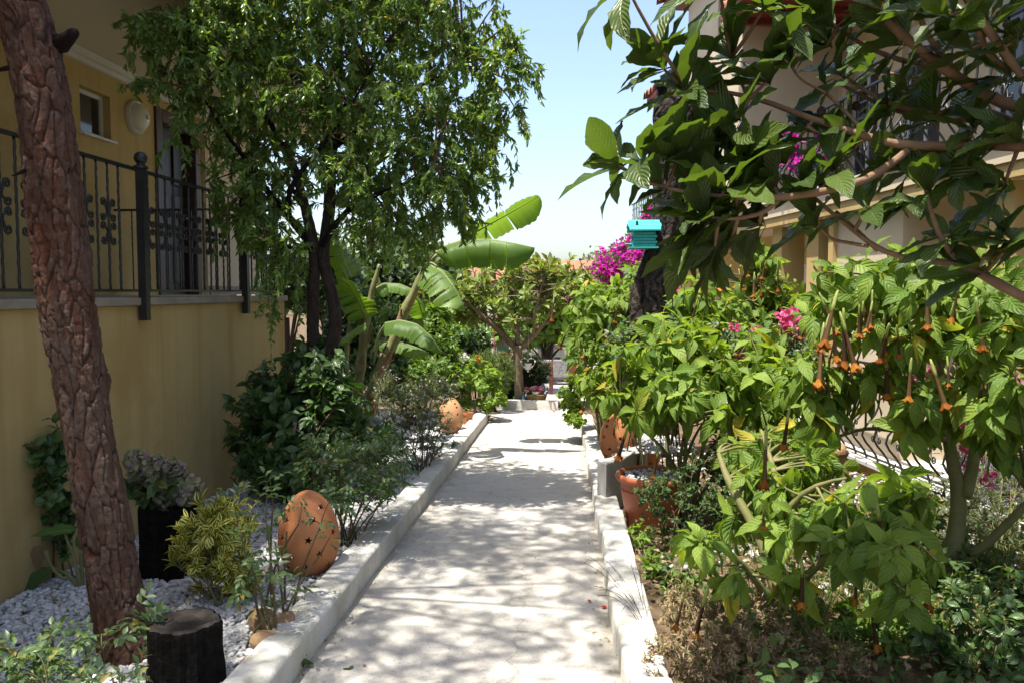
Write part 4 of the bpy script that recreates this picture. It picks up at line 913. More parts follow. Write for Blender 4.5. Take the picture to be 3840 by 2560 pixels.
# ================================================================== BANANA
ba = thing('banana_plant', 'banana plant with torn arching leaves between almond tree and geranium', 'banana plant', tuple(ground(1400, 1640, LB)))
BY = 9.4
M['bananastem'] = pm('banana_stem', (.22, .24, .09), (.30, .30, .13), 6, .6, .3, .3, 40, (.17, .10, .05), 5)
M['bananadry'] = pm('banana_sheath', (.22, .12, .06), (.36, .24, .15), 9, .9, .1, .6, 40)
def bstem(rows, dry, nm='stem'):
    l = limb(rows, BY, 30); mb = MB(); nz = 1 + .12 * np.sin(np.arange(30) * 1.3); mb.tube(l[:, :3], l[:, 3] * nz, 12); o = mb.build(nm, M['bananastem'], ba, smooth=True)
    f = MB(); rg = np.random.default_rng(len(rows) * 7 + int(rows[0][0]))
    for q in range(dry):
        i = int(rg.integers(1, 22)); a = rg.random() * 6.28; ln = rg.uniform(.12, .34); p = l[i, :3]; r = l[i, 3] * 1.12; d = np.array((math.cos(a), math.sin(a), 0)); e = np.array((-d[1], d[0], 0)); t = nrm(l[i + 2, :3] - p)
        ws = r * rg.uniform(.5, 1.0); rows_ = [(p + d * r + t * s * ln + d * (.05 * s ** 3 * rg.uniform(0, 1)) , ws * (1 - .75 * s)) for s in (0, .35, .7, 1)]
        f.add([x + e * w_ * k_ - d * .012 * abs(k_) for x, w_ in rows_ for k_ in (-1, 0, 1)], [(u * 3 + v, u * 3 + v + 1, u * 3 + v + 4, u * 3 + v + 3) for u in range(3) for v in range(2)])
    if dry: tag(f.build('dry_sheath', M['bananadry'], ba, smooth=True), kind='stuff')
bstem([(1375, 1600, 48), (1405, 1428, 42), (1480, 1274, 38), (1526, 1147, 36), (1555, 1091, 30), (1602, 979, 16)], 26)
bstem([(1330, 1600, 46, .1), (1345, 1420, 40, .1), (1372, 1230, 34, .1), (1390, 1110, 24, .1), (1425, 985, 12, .1)], 10)
bstem([(1300, 1600, 34, -.2), (1290, 1440, 30, -.2), (1300, 1330, 20, -.2), (1310, 1200, 10, -.2)], 5)
def bleaf(mid, wid, fold, tears=(), side=0, n=34, seed=0, twist=0):
    """blade along a midrib given as (px,py,dY); the halves fold down by 'fold', torn between some veins"""
    rg = np.random.default_rng(seed); C, _ = resample(np.array([at(a, b, BY + c) for a, b, c in mid]), n)
    T = nrm(np.gradient(C, axis=0)); up = np.array((0, 0, 1.0)); S = nrm(np.cross(T, up)); N = np.cross(S, T)
    if twist:
        ct, sn = math.cos(twist), math.sin(twist); S, N = S * ct + N * sn, N * ct - S * sn
    t = np.linspace(0, 1, n); h = wid / 2 * np.clip(np.minimum(t / .10, 1) ** .7 * np.clip((1.0 - t) / .22, .03, 1) ** .55, .02, 1)
    V = []; UV = []; F_ = []
    for sd in (-1, 1):
        f0 = fold[0] if sd < 0 else fold[1]; segs = np.split(np.arange(n), [i for i in tears if 2 < i < n - 3])
        for si, seg in enumerate(segs):
            idx = np.concatenate([seg, [min(seg[-1] + 1, n - 1)]]) if si < len(segs) - 1 else seg
            fo = f0 + rg.uniform(-.12, .25) * (1 if len(tears) else .3); b = len(V)
            for ii, i in enumerate(idx):
                gap = 0
                if len(tears): gap = (.15 if ii == 0 and si else (-.15 if ii == len(idx) - 1 and si < len(segs) - 1 else 0))
                for c in range(5):
                    q = c / 4; an = fo * q ** .7; rp = .012 * math.sin(i * 2.4) * q
                    V.append(C[i] + h[i] * q * (S[i] * sd * math.cos(an) - N[i] * math.sin(an)) + T[i] * (gap * q * wid / 6 + .1 * h[i] * q) + N[i] * rp + N[i] * .02 * math.sin(q * 3.14) * wid)
                    UV.append((.5 + sd * q / 2, t[i]))
            for ii in range(len(idx) - 1):
                for c in range(4):
                    w_ = (b + ii * 5 + c, b + ii * 5 + c + 1, b + (ii + 1) * 5 + c + 1, b + (ii + 1) * 5 + c); F_.append(w_ if sd > 0 else w_[::-1])
    o = link('leaf', np_mesh('leaf', np.array(V) - ORG[ba.name], np.array(F_), np.array(UV), mat=LM['banana']), ba)
    mb = MB(); mb.tube(C + N * -.004, np.linspace(.013, .004, n), 5); mb.build('midrib', M['bananastem'], o, smooth=True)
def stalk(rows, w0=.018, w1=.012):
    C, _ = resample(np.array([at(a, b, BY + c) for a, b, c in rows]), 10); mb = MB(); mb.tube(C, np.linspace(w0, w1, 10), 7); mb.build('leaf_stalk', M['bananastem'], ba, smooth=True)
stalk([(1590, 1000, 0), (1615, 965, -.05), (1640, 940, -.1)])
bleaf([(1632, 950, -.1), (1680, 918, -.15), (1740, 900, -.2), (1830, 897, -.25), (1930, 912, -.25), (2008, 930, -.2)], .66, (1.05, 1.35), (12, 19, 24), seed=1)
stalk([(1600, 985, .05), (1650, 945, .3), (1740, 895, .5)], .016, .012)
bleaf([(1740, 893, .5), (1820, 850, .55), (1920, 795, .55), (1985, 758, .5), (2024, 735, .45)], .52, (.25, .35), (9, 18), seed=2, twist=.55)
stalk([(1597, 990, -.05), (1620, 985, -.25), (1640, 1000, -.35)], .014, .01)
bleaf([(1615, 995, -.25), (1660, 1018, -.4), (1700, 1070, -.5), (1728, 1120, -.52), (1745, 1165, -.5)], .62, (.6, .7), (10, 14, 20, 25), seed=3)
stalk([(1400, 1360, -.1), (1420, 1250, -.3), (1450, 1210, -.35)])
bleaf([(1442, 1212, -.35), (1500, 1200, -.5), (1565, 1215, -.6), (1620, 1265, -.65), (1660, 1325, -.65)], .42, (.7, .65), (22,), seed=4)
stalk([(1385, 1330, .1), (1410, 1290, .2), (1450, 1275, .2)])
bleaf([(1400, 1280, .2), (1480, 1275, .25), (1560, 1300, .2), (1610, 1322, .15)], .34, (.8, .8), (8,), seed=5)
stalk([(1375, 1200, .1), (1350, 1150, .0), (1330, 1110, -.05)], .016, .012)
bleaf([(1370, 1195, -.0), (1345, 1130, -.1), (1310, 1070, -.15), (1275, 1045, -.2)], .44, (.35, .5), (7, 13, 19), seed=6, twist=-.5)
stalk([(1340, 1130, .1), (1300, 1050, .2), (1285, 1010, .2)], .014, .01)
bleaf([(1318, 1045, .2), (1290, 980, .25), (1275, 915, .25), (1262, 860, .2)], .4, (.5, .6), (9, 16), seed=7, twist=.9)
stalk([(1305, 1300, -.2), (1310, 1260, -.2), (1350, 1225, -.25)], .012, .008)
bleaf([(1372, 1212, -.25), (1330, 1235, -.3), (1290, 1265, -.35), (1265, 1292, -.35)], .26, (.45, .6), (), seed=8)
bleaf([(1390, 1090, .15), (1440, 1062, .2), (1500, 1065, .25), (1560, 1090, .25)], .34, (.8, .8), (12,), seed=10)
bleaf([(1545, 1100, .2), (1570, 1130, .4), (1585, 1180, .5), (1590, 1230, .5)], .3, (.6, .8), (9, 15), seed=12)
stalk([(1290, 1430, -.2), (1270, 1330, -.25), (1240, 1290, -.3)], .012, .008)
bleaf([(1245, 1290, -.3), (1215, 1255, -.4), (1180, 1290, -.45), (1150, 1330, -.4)], .3, (.6, .6), (), seed=13)

# ================================================================== BEYOND THE WALL: shrubs, little loquat, pergola, loungers
def px_base(px, Y, off=0.0):
    p = at(px, 1400, Y); p[2] = gfull(Y) + off; return p
shrub('bush', 'rounded leafy green bush behind the banana plant', 'bush', px_base(1560, 12.6), [blob(1580, 1290, 12.6, 130, 130), blob(1470, 1240, 13, 110, 120), blob(1640, 1230, 13, 90, 110), blob(1680, 1330, 12.5, 70, 90)], 420, 13, .11, T_ovate, LM['bush'], 'twig', 12, .02, .1, (.5, 1.3), .3, 0)
shrub('bush', 'dark bush with white blossoms left of the white pergola post', 'bush', px_base(1760, 15.5), [blob(1760, 1270, 15.5, 75, 60), blob(1720, 1310, 15.2, 60, 70), blob(1800, 1330, 15.4, 50, 50)], 160, 12, .13, T_ovate, LM['dark'], 'twig', 8, .02, .2, (.5, 1.3), .3, 0)
shrub('hedge', 'low clipped hedge below the left straw parasol', 'hedge', px_base(1740, 19), [blob(1700, 1245, 19, 70, 25), blob(1790, 1240, 19, 70, 22)], 160, 12, .13, T_ovate, LM['bush'], 'twig', 6, .02, 0, (.5, 1.3), .3, 0)
shrub('bush', 'dark leafy bush behind the almond stems and banana', 'bush', px_base(1330, 10.6), [blob(1330, 1330, 10.6, 110, 130), blob(1250, 1250, 11, 80, 130), blob(1450, 1350, 11, 90, 110), blob(1330, 1150, 11.5, 110, 100)], 260, 13, .12, T_ovate, LM['dark'], 'twig', 10, .02, .2, (.5, 1.3), .3, 0)
shrub('bush', 'mid-green bush low behind the leaning banana stem', 'bush', px_base(1530, 11.2), [blob(1530, 1430, 11.2, 130, 90), blob(1620, 1400, 11.4, 80, 80)], 200, 13, .1, T_ovate, LM['bush'], 'twig', 10, .02, .1, (.5, 1.3), .3, 0)
rr_, T, TW = shrub('rosemary_bush', 'clipped round rosemary bush behind the geranium mound', 'bush', px_base(1830, 13.6), [blob(1830, 1390, 13.6, 100, 85, .45), blob(1770, 1400, 13.6, 50, 70, .3), blob(1880, 1400, 13.6, 60, 85, .4)], 620, 34, .06, T_needle, LM['rosemary'], 'twig', 14, .015, -.2, (.3, .9), .2, 0, shell=5)
shrub('conifer_shrub', 'dark feathery juniper behind the little loquat trunk', 'bush', px_base(1970, 15.4), [blob(1930, 1420, 15.2, 80, 70, .4), blob(2000, 1400, 15.6, 70, 75, .4), blob(1960, 1360, 15.6, 60, 40, .3), blob(1900, 1470, 14.9, 60, 50, .3)], 900, 30, .07, [leaf_t(.16, 2, .1, .1)], LM['conifer'], 'twig', 14, .015, -.1, (.3, .9), .2, 0, shell=4)
# little loquat
SY = 14.45
sb = at(1946, 1500, SY); sb[2] = -.49
sq = thing('loquat_tree', 'small round-crowned loquat tree with grey forked trunk behind the low wall', 'tree', tuple(sb))
SLM = [limb(q, SY, 10) for q in ([(1948, 1520, 36), (1944, 1400, 35), (1940, 1330, 34), (1942, 1285, 40)],
    [(1940, 1312, 26), (1890, 1258, 24), (1830, 1205, 18, -.2), (1750, 1130, 12, -.3), (1640, 1070, 7, -.4)], [(1942, 1305, 22), (1940, 1220, 20), (1930, 1130, 14, .2), (1900, 1040, 8, .2)],
    [(1945, 1310, 26), (2000, 1262, 24), (2040, 1210, 18, -.1), (2070, 1150, 12, -.1), (2110, 1060, 7)], [(2035, 1220, 16), (2080, 1180, 12, .2), (2140, 1130, 8, .2)],
    [(1890, 1258, 16), (1850, 1160, 12, .3), (1800, 1060, 7, .4)], [(2000, 1262, 14), (2010, 1160, 10, -.4), (2040, 1040, 6, -.5)], [(1840, 1212, 12), (1760, 1180, 9, .1), (1660, 1150, 6, .1)])]
mb = MB()
for l in SLM[:1]: mb.tube(l[:, :3], l[:, 3] * (1 + .05 * np.sin(np.arange(10) * 2.3)), 12)
mb.build('trunk', M['greystem'], sq, smooth=True)
mb = MB()
for l in SLM[1:]: mb.tube(l[:, :3], l[:, 3], 7)
mb.build('limbs', M['greystem'], sq, smooth=True)
T = tips([blob(*q) for q in ((1900, 1080, SY, 280, 110, 1.0), (1680, 1110, SY - .1, 140, 90, .6), (1600, 1120, SY, 80, 70, .5), (2080, 1070, SY, 130, 110, .7), (1900, 1190, SY, 200, 60, .7), (1750, 1190, SY, 100, 50, .5), (1640, 1090, SY, 80, 60, .4), (2120, 1130, SY, 90, 60, .5), (1950, 1010, SY, 180, 50, .6), (2160, 1040, SY, 70, 60, .4))], 300, 2.2)
TW = twigs_to([l[:, :3] for l in SLM[1:]], T, 5, -.05, .3)
mb = MB()
for l in TW: mb.tube(l, np.linspace(.013, .006, 5), 4, cap=False)
tag(mb.build('twigs', M['greystem'], sq, smooth=True), kind='stuff')
leaves(sq, leafset(TW, (6, 10), .20, .55, (.4, 1.2), .12, .25, tipw=2), T_loq, LM['sloquat'], 0, many='crown')
# things hung in it
def rope(mb, p, q, r=.004): mb.tube([p, q], r, 4, cap=False)
p = at(1897, 1330, SY - .25); hp = thing('hanging_pot', 'terracotta pot hung on wires from the small loquat', 'pot', tuple(p)); d = proj(p)[2] / FPX
mb = MB(); mb.lathe([(.001, -16 * d), (11 * d, -16 * d), (13 * d, 6 * d), (14.5 * d, 6 * d), (14.5 * d, 13 * d), (13 * d, 13 * d), (12.5 * d, 7 * d), (.001, 7 * d)], p, 20); mb.build('bowl', M['potpaint'], hp, smooth=40)
mb = MB()
for q in (-13, 13): rope(mb, p + np.array((q * d, 0, 12 * d)), at(1893, 1240, SY - .25))
mb.build('wire', M['iron'], hp)
Tq = p + RNG.normal(size=(40, 3)) * (.06, .06, .02) + (0, 0, 18 * d); Tq[30:] = p + np.stack([RNG.uniform(-.03, .02, 10), RNG.uniform(-.02, .02, 10), -np.linspace(.1, .42, 10)], 1)
leaves(hp, (Tq, nrm(RNG.normal(size=(40, 3)) + (0, 0, .3)), RNG.normal(size=(40, 3)), np.full(40, .07)), T_small, LM['geranium'], 0)
p = at(1980, 1345, SY - .3); he = thing('heart_planter', 'white wire heart with a small cream basket hung beside the loquat trunk', 'ornament', tuple(p))
tt = np.linspace(0, 2 * math.pi, 50); hx = 16 * np.sin(tt) ** 3; hy = 13 * np.cos(tt) - 5 * np.cos(2 * tt) - 2 * np.cos(3 * tt) - np.cos(4 * tt)
mb = MB(); mb.tube(p + np.stack([hx * 1.65 * d, 0 * hx, (hy * 1.75 - 18) * d], 1), 1.1 * d, 5); mb.build('wire_heart', M['white'], he, smooth=True)
mb = MB()
for q in range(2, 48, 5): c_ = p + np.array((hx[q] * 1.65 * d, -.005, (hy[q] * 1.75 - 18) * d)); mb.lathe([(.001, -4 * d), (3.6 * d, -1 * d), (3.2 * d, 2 * d), (.001, 4.5 * d)], c_, 7)
tag(mb.build('shells', M['white'], he, smooth=True), kind='stuff')
mb = MB(); c_ = p + np.array((0, 0, -28 * d)); mb.lathe([(.001, -11 * d), (9 * d, -11 * d), (12.5 * d, 9 * d), (14 * d, 11 * d), (11.5 * d, 10 * d), (8 * d, -6 * d), (.001, -6 * d)], c_, 18, wob=lambda V, a: V * np.stack([1 + .06 * np.cos(a * 9)] * 2 + [np.ones_like(a)], -1)[None]); mb.build('basket', M['white'], he, smooth=40)
mb = MB(); rope(mb, p + np.array((0, 0, 5 * 1.75 * d - 18 * d + .02)), at(1982, 1225, SY - .3), .002); mb.build('wire', M['white'], he)
# red disc with white crescent and star
p = at(1855, 1285, SY - .45); cr = thing('hanging_charm', 'red round charm with white crescent and star on a chain in the loquat', 'ornament', tuple(p))
RZ = lambda c: (lambda V: np.stack([c[0] + V[:, 0], c[1] + V[:, 2], c[2] + V[:, 1]], 1))
M['red'] = pm('red_enamel', (.45, .012, .015), (.5, .02, .02), 5, .35, .5); M['teal'] = pm('teal_paint', (.02, .30, .30), (.03, .36, .35), 6, .5, .4, .1, 50); M['turq'] = pm('turquoise_paint', (.05, .50, .47), (.07, .56, .53), 4, .6, .3, .25, 40, (.04, .40, .38), 3); M['blue'] = pm('blue_paint', (.03, .23, .42), (.04, .28, .50), 5, .6, .3, .2, 40); M['sunbed'] = pm('blue_mesh', (.02, .30, .62), (.03, .36, .70), 5, .7, .3)
ci = [(7 * d * math.cos(a), 7 * d * math.sin(a)) for a in np.linspace(0, 6.283, 24, endpoint=False)]
mb = MB(); mb.prism(ci, -.006, .006, R=RZ(p)); mb.build('disc', M['red'], cr)
o1 = [(4.4 * d * math.cos(a) - 1.2 * d, 4.4 * d * math.sin(a)) for a in np.linspace(.62, 6.283 - .62, 20)]; i1 = [(3.5 * d * math.cos(a) - .2 * d, 3.5 * d * math.sin(a)) for a in np.linspace(6.283 - .8, .8, 20)]
mb = MB(); n_ = 20; V = np.array([(x, y_, -.0085) for x, y_ in o1 + i1]); mb.add(RZ(p)(V), [(i, i + 1, 39 - i - 1, 39 - i) for i in range(19)]); mb.build('crescent', M['white'], cr)
mb = MB(); mb.prism([((1.9 if q % 2 == 0 else .8) * d * math.cos(q * math.pi / 5 + math.pi) + 2.6 * d, (1.9 if q % 2 == 0 else .8) * d * math.sin(q * math.pi / 5)) for q in range(10)], -.0085, -.0065, R=RZ(p)); mb.build('star', M['white'], cr)
mb = MB(); tt = np.linspace(0, 1, 40); mb.tube(p + np.stack([.004 * np.sin(tt * 60), 0 * tt, 7 * d + tt * 45 * d], 1), .004, 4); mb.tube(p + np.stack([0 * tt, .004 * np.sin(tt * 50), -7 * d - tt * 26 * d], 1), .004, 4); mb.build('chain', M['red'], cr)
p = at(2020, 1306, SY + .3); fi = thing('hanging_fish', 'teal fish ornament hung right of the loquat fork', 'ornament', tuple(p))
mb = MB(); mb.tube(p + np.array([(-8 * d, 0, 1 * d), (-5 * d, 0, 2 * d), (0, 0, 2 * d), (4 * d, 0, 1 * d), (6 * d, 0, 0)]), np.array((1, 3.5, 4.2, 2.2, .8)) * d, 8); mb.build('body', M['teal'], fi, smooth=True)
mb = MB(); mb.prism([(5 * d, 0), (9 * d, 4 * d), (8.5 * d, 0), (9 * d, -4 * d)], -.004, .004, R=RZ(p)); mb.build('tail', M['teal'], fi)
mb = MB(); rope(mb, p + np.array((0, 0, 5 * d)), p + np.array((0, 0, 60 * d)), .003); mb.build('string', M['iron'], fi)
mb = MB(); mb.lathe([(.001, -14 * d), (2 * d, -12 * d), (.001, -8 * d)], p, 8); mb.build('bead', M['terracotta'], fi)
# basket of petunias, jar, bottle
p = at(2012, 1496, SY - .15); p[2] = at(2012, 1499, SY - .15)[2]; bk = thing('flower_basket', 'oval wicker basket planted with pink and white petunias behind the low wall', 'basket', tuple(p)); d = proj(p)[2] / FPX
M['wicker'] = pm('wicker', (.24, .14, .06), (.40, .26, .12), 60, .8, .2, .6, 120)
ov = lambda V, a: V * np.array((1, .6, 1)) + np.stack([0 * a, 0 * a, 0 * a], -1)[None]
mb = MB()
for i in range(9):
    z = -.02 + i * 3.1 * d; r_ = (31 + 7 * (i / 8)) * d; tt = np.linspace(0, 2 * math.pi, 49)[:-1]; Pp = np.stack([r_ * np.cos(tt), .6 * r_ * np.sin(tt), z + .5 * d * np.sin(tt * 12 + i * math.pi)], 1); Pp = np.concatenate([Pp, Pp[:1]]); mb.tube(p + Pp, 1.9 * d, 5, cap=False)
mb.build('weave', M['wicker'], bk, smooth=True)
mb = MB(); mb.lathe([(.001, -.02), (30 * d, -.02), (36 * d, 24 * d), (.001, 22 * d)], p, 24, wob=ov); mb.build('liner', M['soil'], bk)
Tq = p + RNG.uniform(-1, 1, (110, 3)) * (34 * d, 14 * d, 0) + np.stack([0 * np.arange(110), 0 * np.arange(110), (24 + 16 * RNG.random(110)) * d], 1) + (-8 * d, 0, 0)
leaves(bk, (Tq, nrm(RNG.normal(size=(110, 3)) + (0, 0, .5)), RNG.normal(size=(110, 3)), np.full(110, .06)), T_small, LM['bush'], 0)
for i in range(26):
    c_ = p + np.array((RNG.uniform(-44, 22) * d, RNG.uniform(-16, 12) * d, RNG.uniform(28, 48) * d)); ball(bk, c_, .016, 12, .04, LM['whitepetal'] if i % 5 == 0 else LM['pinkpetal'], 'petunia')
mb = MB(); c_ = p + np.array((-2 * d, -.04, 26 * d)); mb.lathe([(.001, -8 * d), (11 * d, -8 * d), (16 * d, 8 * d), (.001, 6 * d)], c_, 20); mb.build('cream_pot', M['white'], bk, smooth=40)
lv = thing('lavender_bunch', 'bunch of dried lavender standing in the wicker basket', 'flowers', tuple(p + np.array((24 * d, 0, 24 * d))))
mb = MB(); S_ = []
for i in range(16):
    e = p + np.array((RNG.uniform(18, 42) * d, RNG.uniform(-8, 8) * d, RNG.uniform(44, 62) * d)); mb.tube([p + np.array((24 * d, 0, 20 * d)), e], .003, 4); S_.append(e)
mb.build('stems', M['greenstem'], lv)
S_ = np.repeat(np.array(S_), 10, 0) + np.stack([RNG.normal(size=160) * .006, RNG.normal(size=160) * .006, RNG.uniform(-.06, .01, 160)], 1)
leaves(lv, (S_, nrm(RNG.normal(size=(160, 3)) + (0, 0, 1)), RNG.normal(size=(160, 3)), np.full(160, .022)), T_small, LM['lavender'], 0, many='florets')
k = NT('clear_glass'); b = k.n('BsdfPrincipled', {'Base Color': (.85, .9, .9, 1), 'Roughness': .03, 'Transmission Weight': .9, 'IOR': 1.2}); k.t.links.new(b.outputs[0], k.out.inputs[0]); M['clear'] = k.m
k = NT('blue_glass'); b = k.n('BsdfPrincipled', {'Base Color': (.25, .55, .75, 1), 'Roughness': .05, 'Transmission Weight': .8, 'IOR': 1.2}); k.t.links.new(b.outputs[0], k.out.inputs[0]); M['blueglass'] = k.m
c_ = p + np.array((36 * d, -.03, 24 * d)); jr = MB(); jr.lathe([(.001, 0), (7 * d, 1 * d), (9.5 * d, 8 * d), (8 * d, 15 * d), (5 * d, 18 * d), (5.5 * d, 20 * d)], c_, 20); tag(jr.build('glass_jar', M['clear'], smooth=True), 'round clear glass jar resting at the right end of the wicker basket', 'jar')
c_ = at(1963, 1500, SY - .15); jr = MB(); jr.lathe([(.001, 0), (6 * d, 0), (6 * d, 20 * d), (2.5 * d, 26 * d), (2.5 * d, 32 * d), (.001, 32 * d)], c_, 16); tag(jr.build('water_bottle', M['blueglass'], smooth=40), 'pale blue bottle between loquat trunk and wicker basket', 'bottle')
c_ = at(1922, 1500, SY - .1); c_[2] = -.49
ai = thing('strap_leaf_plant', 'small strap-leaved plant at the left foot of the loquat trunk', 'plant', tuple(c_))
leaves(ai, (np.tile(c_, (9, 1)), nrm(RNG.normal(size=(9, 3)) * (1, 1, .2) + (0, 0, .9)), np.tile((0, 0, 1.), (9, 1)) + RNG.normal(size=(9, 3)) * .2, np.full(9, .3)), [leaf_t(.2, 6, .9, .3)], LM['hydrangea'], 9)
# pergola posts, parasols, loungers, wall, table and chairs
def post(px, wpx, y0, Y, label):
    p = px_base(px, Y); d = proj(p)[2] / FPX; h = at(px, y0, Y)[2]; mb = MB(); hw = wpx * d / 2
    mb.box((p[0] - hw, p[1] - hw, ZF), (p[0] + hw, p[1] + hw, h)); tag(mb.build('pergola_post', M['white'], bevel=.01), label, 'post', 'white pergola posts')
post(1838, 23, 1150, 22, 'thick white square post behind the left side of the small loquat crown')
post(1962, 17, 1160, 26, 'white square post right behind the loquat fork'); post(2070, 17, 1150, 26.5, 'white square post beside the patterned chairs')
M['straw'] = pm('straw_thatch', (.34, .19, .13), (.48, .30, .21), 30, .95, .1, 1, 60, (.26, .14, .10), 4)
def parasol(px, py, Y, wpx, hpx, label):
    p = at(px, py, Y); d = proj(p)[2] / FPX; base = p.copy(); base[2] = ZF; t_ = thing('straw_parasol', label, 'parasol', tuple(base), 'straw parasols by the loungers')
    mb = MB(); r_ = wpx * d / 2; mb.lathe([(.02, hpx * d), (r_ * .5, hpx * d * .62), (r_, 0), (r_ * 1.0, -.06), (r_ * .97, -.05), (.02, hpx * d - .1)], p, 32, wob=lambda V, a: V * np.stack([1 + .025 * np.sin(a * 8)] * 2 + [1 + .0 * a], -1)[None]); mb.build('thatch', M['straw'], t_, smooth=35)
    mb = MB(); mb.tube([base, p + np.array((0, 0, hpx * d - .05))], .03, 8); mb.build('pole', M['white'], t_)
parasol(1748, 1212, 34, 112, 24, 'straw parasol on a white pole furthest left beyond the hedge')
parasol(1858, 1288, 30, 145, 62, 'large straw parasol behind the thick white post'); parasol(1890, 1215, 38, 70, 22, 'straw parasol seen through the middle of the loquat branches')
def lounger(px, py, Y, label):
    p = at(px, py, Y); d = proj(p)[2] / FPX; base = p.copy(); base[2] = ZF; t_ = thing('sun_lounger', label, 'lounger', tuple(base), 'blue sun loungers')
    tilt = .5
    mb = MB(); mb.box((p[0] - .28, p[1], p[2] - .12), (p[0] + .28, p[1] + 1.2, p[2] - .07)); mb.build('seat', M['sunbed'], t_)
    mb = MB(); V = np.array([(-.28, 0, -.07), (.28, 0, -.07), (.28, 0, -.03), (-.28, 0, -.03), (-.24, -.4, .5), (.24, -.4, .5), (.24, -.4, .54), (-.24, -.4, .54)]) + p; mb.add(V, [(0, 1, 2, 3), (4, 7, 6, 5), (0, 4, 5, 1), (1, 5, 6, 2), (2, 6, 7, 3), (3, 7, 4, 0)]); mb.build('backrest', M['sunbed'], t_)
    for sx in (-.26, .26):
        for sy in (.1, 1.1): mb = MB(); mb.box((p[0] + sx - .02, p[1] + sy - .02, ZF), (p[0] + sx + .02, p[1] + sy + .02, p[2] - .12)); mb.build('leg', M['white'], t_)
lounger(1886, 1306, 36, 'blue lounger back left of the loquat fork'); lounger(1955, 1302, 36, 'blue lounger back right behind the loquat fork'); lounger(1712, 1300, 29, 'blue lounger mostly hidden by the dark blossoming bush')
p = at(1962, 1350, 29); q = at(2300, 1350, 29); zt_ = at(1990, 1290, 29)[2]; mb = MB(); mb.box((p[0], 28.9, ZF), (q[0], 29.1, zt_)); tag(mb.build('garden_wall', M['kerb']), 'long low white wall behind the loungers and tables', 'wall')
fr, T, TW = shrub('geranium', 'red geraniums trailing over the white wall behind the chairs', 'geranium', px_base(2030, 28.5), [blob(2030, 1270, 28.5, 55, 30, .4), blob(2080, 1255, 28.5, 40, 30, .4)], 90, 10, .15, T_round, LM['bush'], 'twig', 6, .01, .3, (.5, 1.4), .3, 0)
for i in range(16): ball(fr, T[i * 5], .07, 16, .09, LM['redpetal'])
M['tablewood'] = pm('table_wood', (.10, .03, .02), (.15, .05, .03), 8, .3, .5, .1, 40)
k = NT('patterned_cloth'); vo = k.n('TexVoronoi', {'Scale': 26}, feature='DISTANCE_TO_EDGE'); nz = k.n('TexNoise', {'Scale': 12}); k.set(nz, 'Vector', k.geo()); k.set(vo, 'Vector', k.mix(.35, k.geo(), nz.outputs[1], 'ADD'))
b = k.n('BsdfPrincipled', {'Roughness': .9}); k.set(b, 'Base Color', k.mix(k.ramp(vo.outputs[0], [(.05, (1, 1, 1)), (.12, (0, 0, 0))]), (.055, .05, .05), (.42, .40, .38))); k.t.links.new(b.outputs[0], k.out.inputs[0]); M['cloth'] = k.m
p = at(2056, 1368, 22.6); ta = thing('table', 'dark red wooden table on the terrace right of the juniper', 'table', (p[0], p[1], ZF)); hw = .5; zt_ = p[2]
mb = MB(); mb.box((p[0] - hw, p[1] - .4, zt_ - .035), (p[0] + .14, p[1] + .9, zt_)); mb.build('tabletop', M['tablewood'], ta, bevel=.005)
for sx, sy in ((-hw + .05, -.37), (.08, -.37), (-hw + .05, .85), (.08, .85)): mb = MB(); mb.box((p[0] + sx - .05, p[1] + sy - .03, ZF), (p[0] + sx + .05, p[1] + sy + .03, zt_ - .037)); mb.build('leg', M['tablewood'], ta)
mb = MB(); mb.box((p[0] - hw + .02, p[1] - .36, zt_ - .12), (p[0] + .08, p[1] - .34, zt_ - .037)); mb.build('apron', M['tablewood'], ta)
def chair(px, Y, label, mat='cloth', rz=0, ht=1348):
    p = at(px, ht, Y); t_ = thing('dining_chair', label, 'chair', (p[0], p[1], ZF), 'dining chairs on the terrace'); z = p[2]; s = .25
    mb = MB(); mb.box((p[0] - s, p[1] - .05, z - .55), (p[0] + s, p[1] + .05, z)); mb.build('backrest', M[mat], t_, bevel=.03)
    mb = MB(); mb.box((p[0] - s, p[1] + .053, z - .62), (p[0] + s, p[1] + .45, z - .5)); mb.build('seat', M[mat], t_, bevel=.02)
    for sx in (-s + .03, s - .03):
        for sy in (0, .42): mb = MB(); mb.box((p[0] + sx - .025, p[1] + sy - .025, ZF), (p[0] + sx + .022, p[1] + sy + .022, z - .56)); mb.build('leg', M['tablewood'], t_)
chair(2104, 24.5, 'patterned grey chair nearest the trumpet shrub, back to the path'); chair(2040, 24.9, 'patterned grey chair half hidden behind the dark table'); chair(2075, 26.6, 'patterned grey chair furthest back on the terrace', ht=1338); chair(2132, 25.6, 'orange chair behind the patterned chairs', 'potpaint', ht=1350)
p = at(1781, 1222, 33); sd = thing('satellite_dish', 'small white satellite dish beside the left straw parasol', 'dish', (p[0], p[1], ZF)); d = proj(p)[2] / FPX
mb = MB(); mb.lathe([(.001, .06), (9 * d, .03), (13 * d, 0), (13 * d, -.01), (9 * d, .02), (.001, .045)], (0, 0, 0), 24); V = np.concatenate(mb.v); mb.v = [np.stack([V[:, 0] + p[0], p[1] + V[:, 2], p[2] + V[:, 1]], 1)]; mb.build('reflector', M['white'], sd, smooth=40)
mb = MB(); mb.tube([(p[0], p[1] + .07, ZF), p + np.array((0, .07, 0))], .03, 6); mb.tube([p + np.array((0, .05, -.08)), p + np.array((0, -.25, 0))], .012, 5); mb.build('mast', M['iron'], sd)

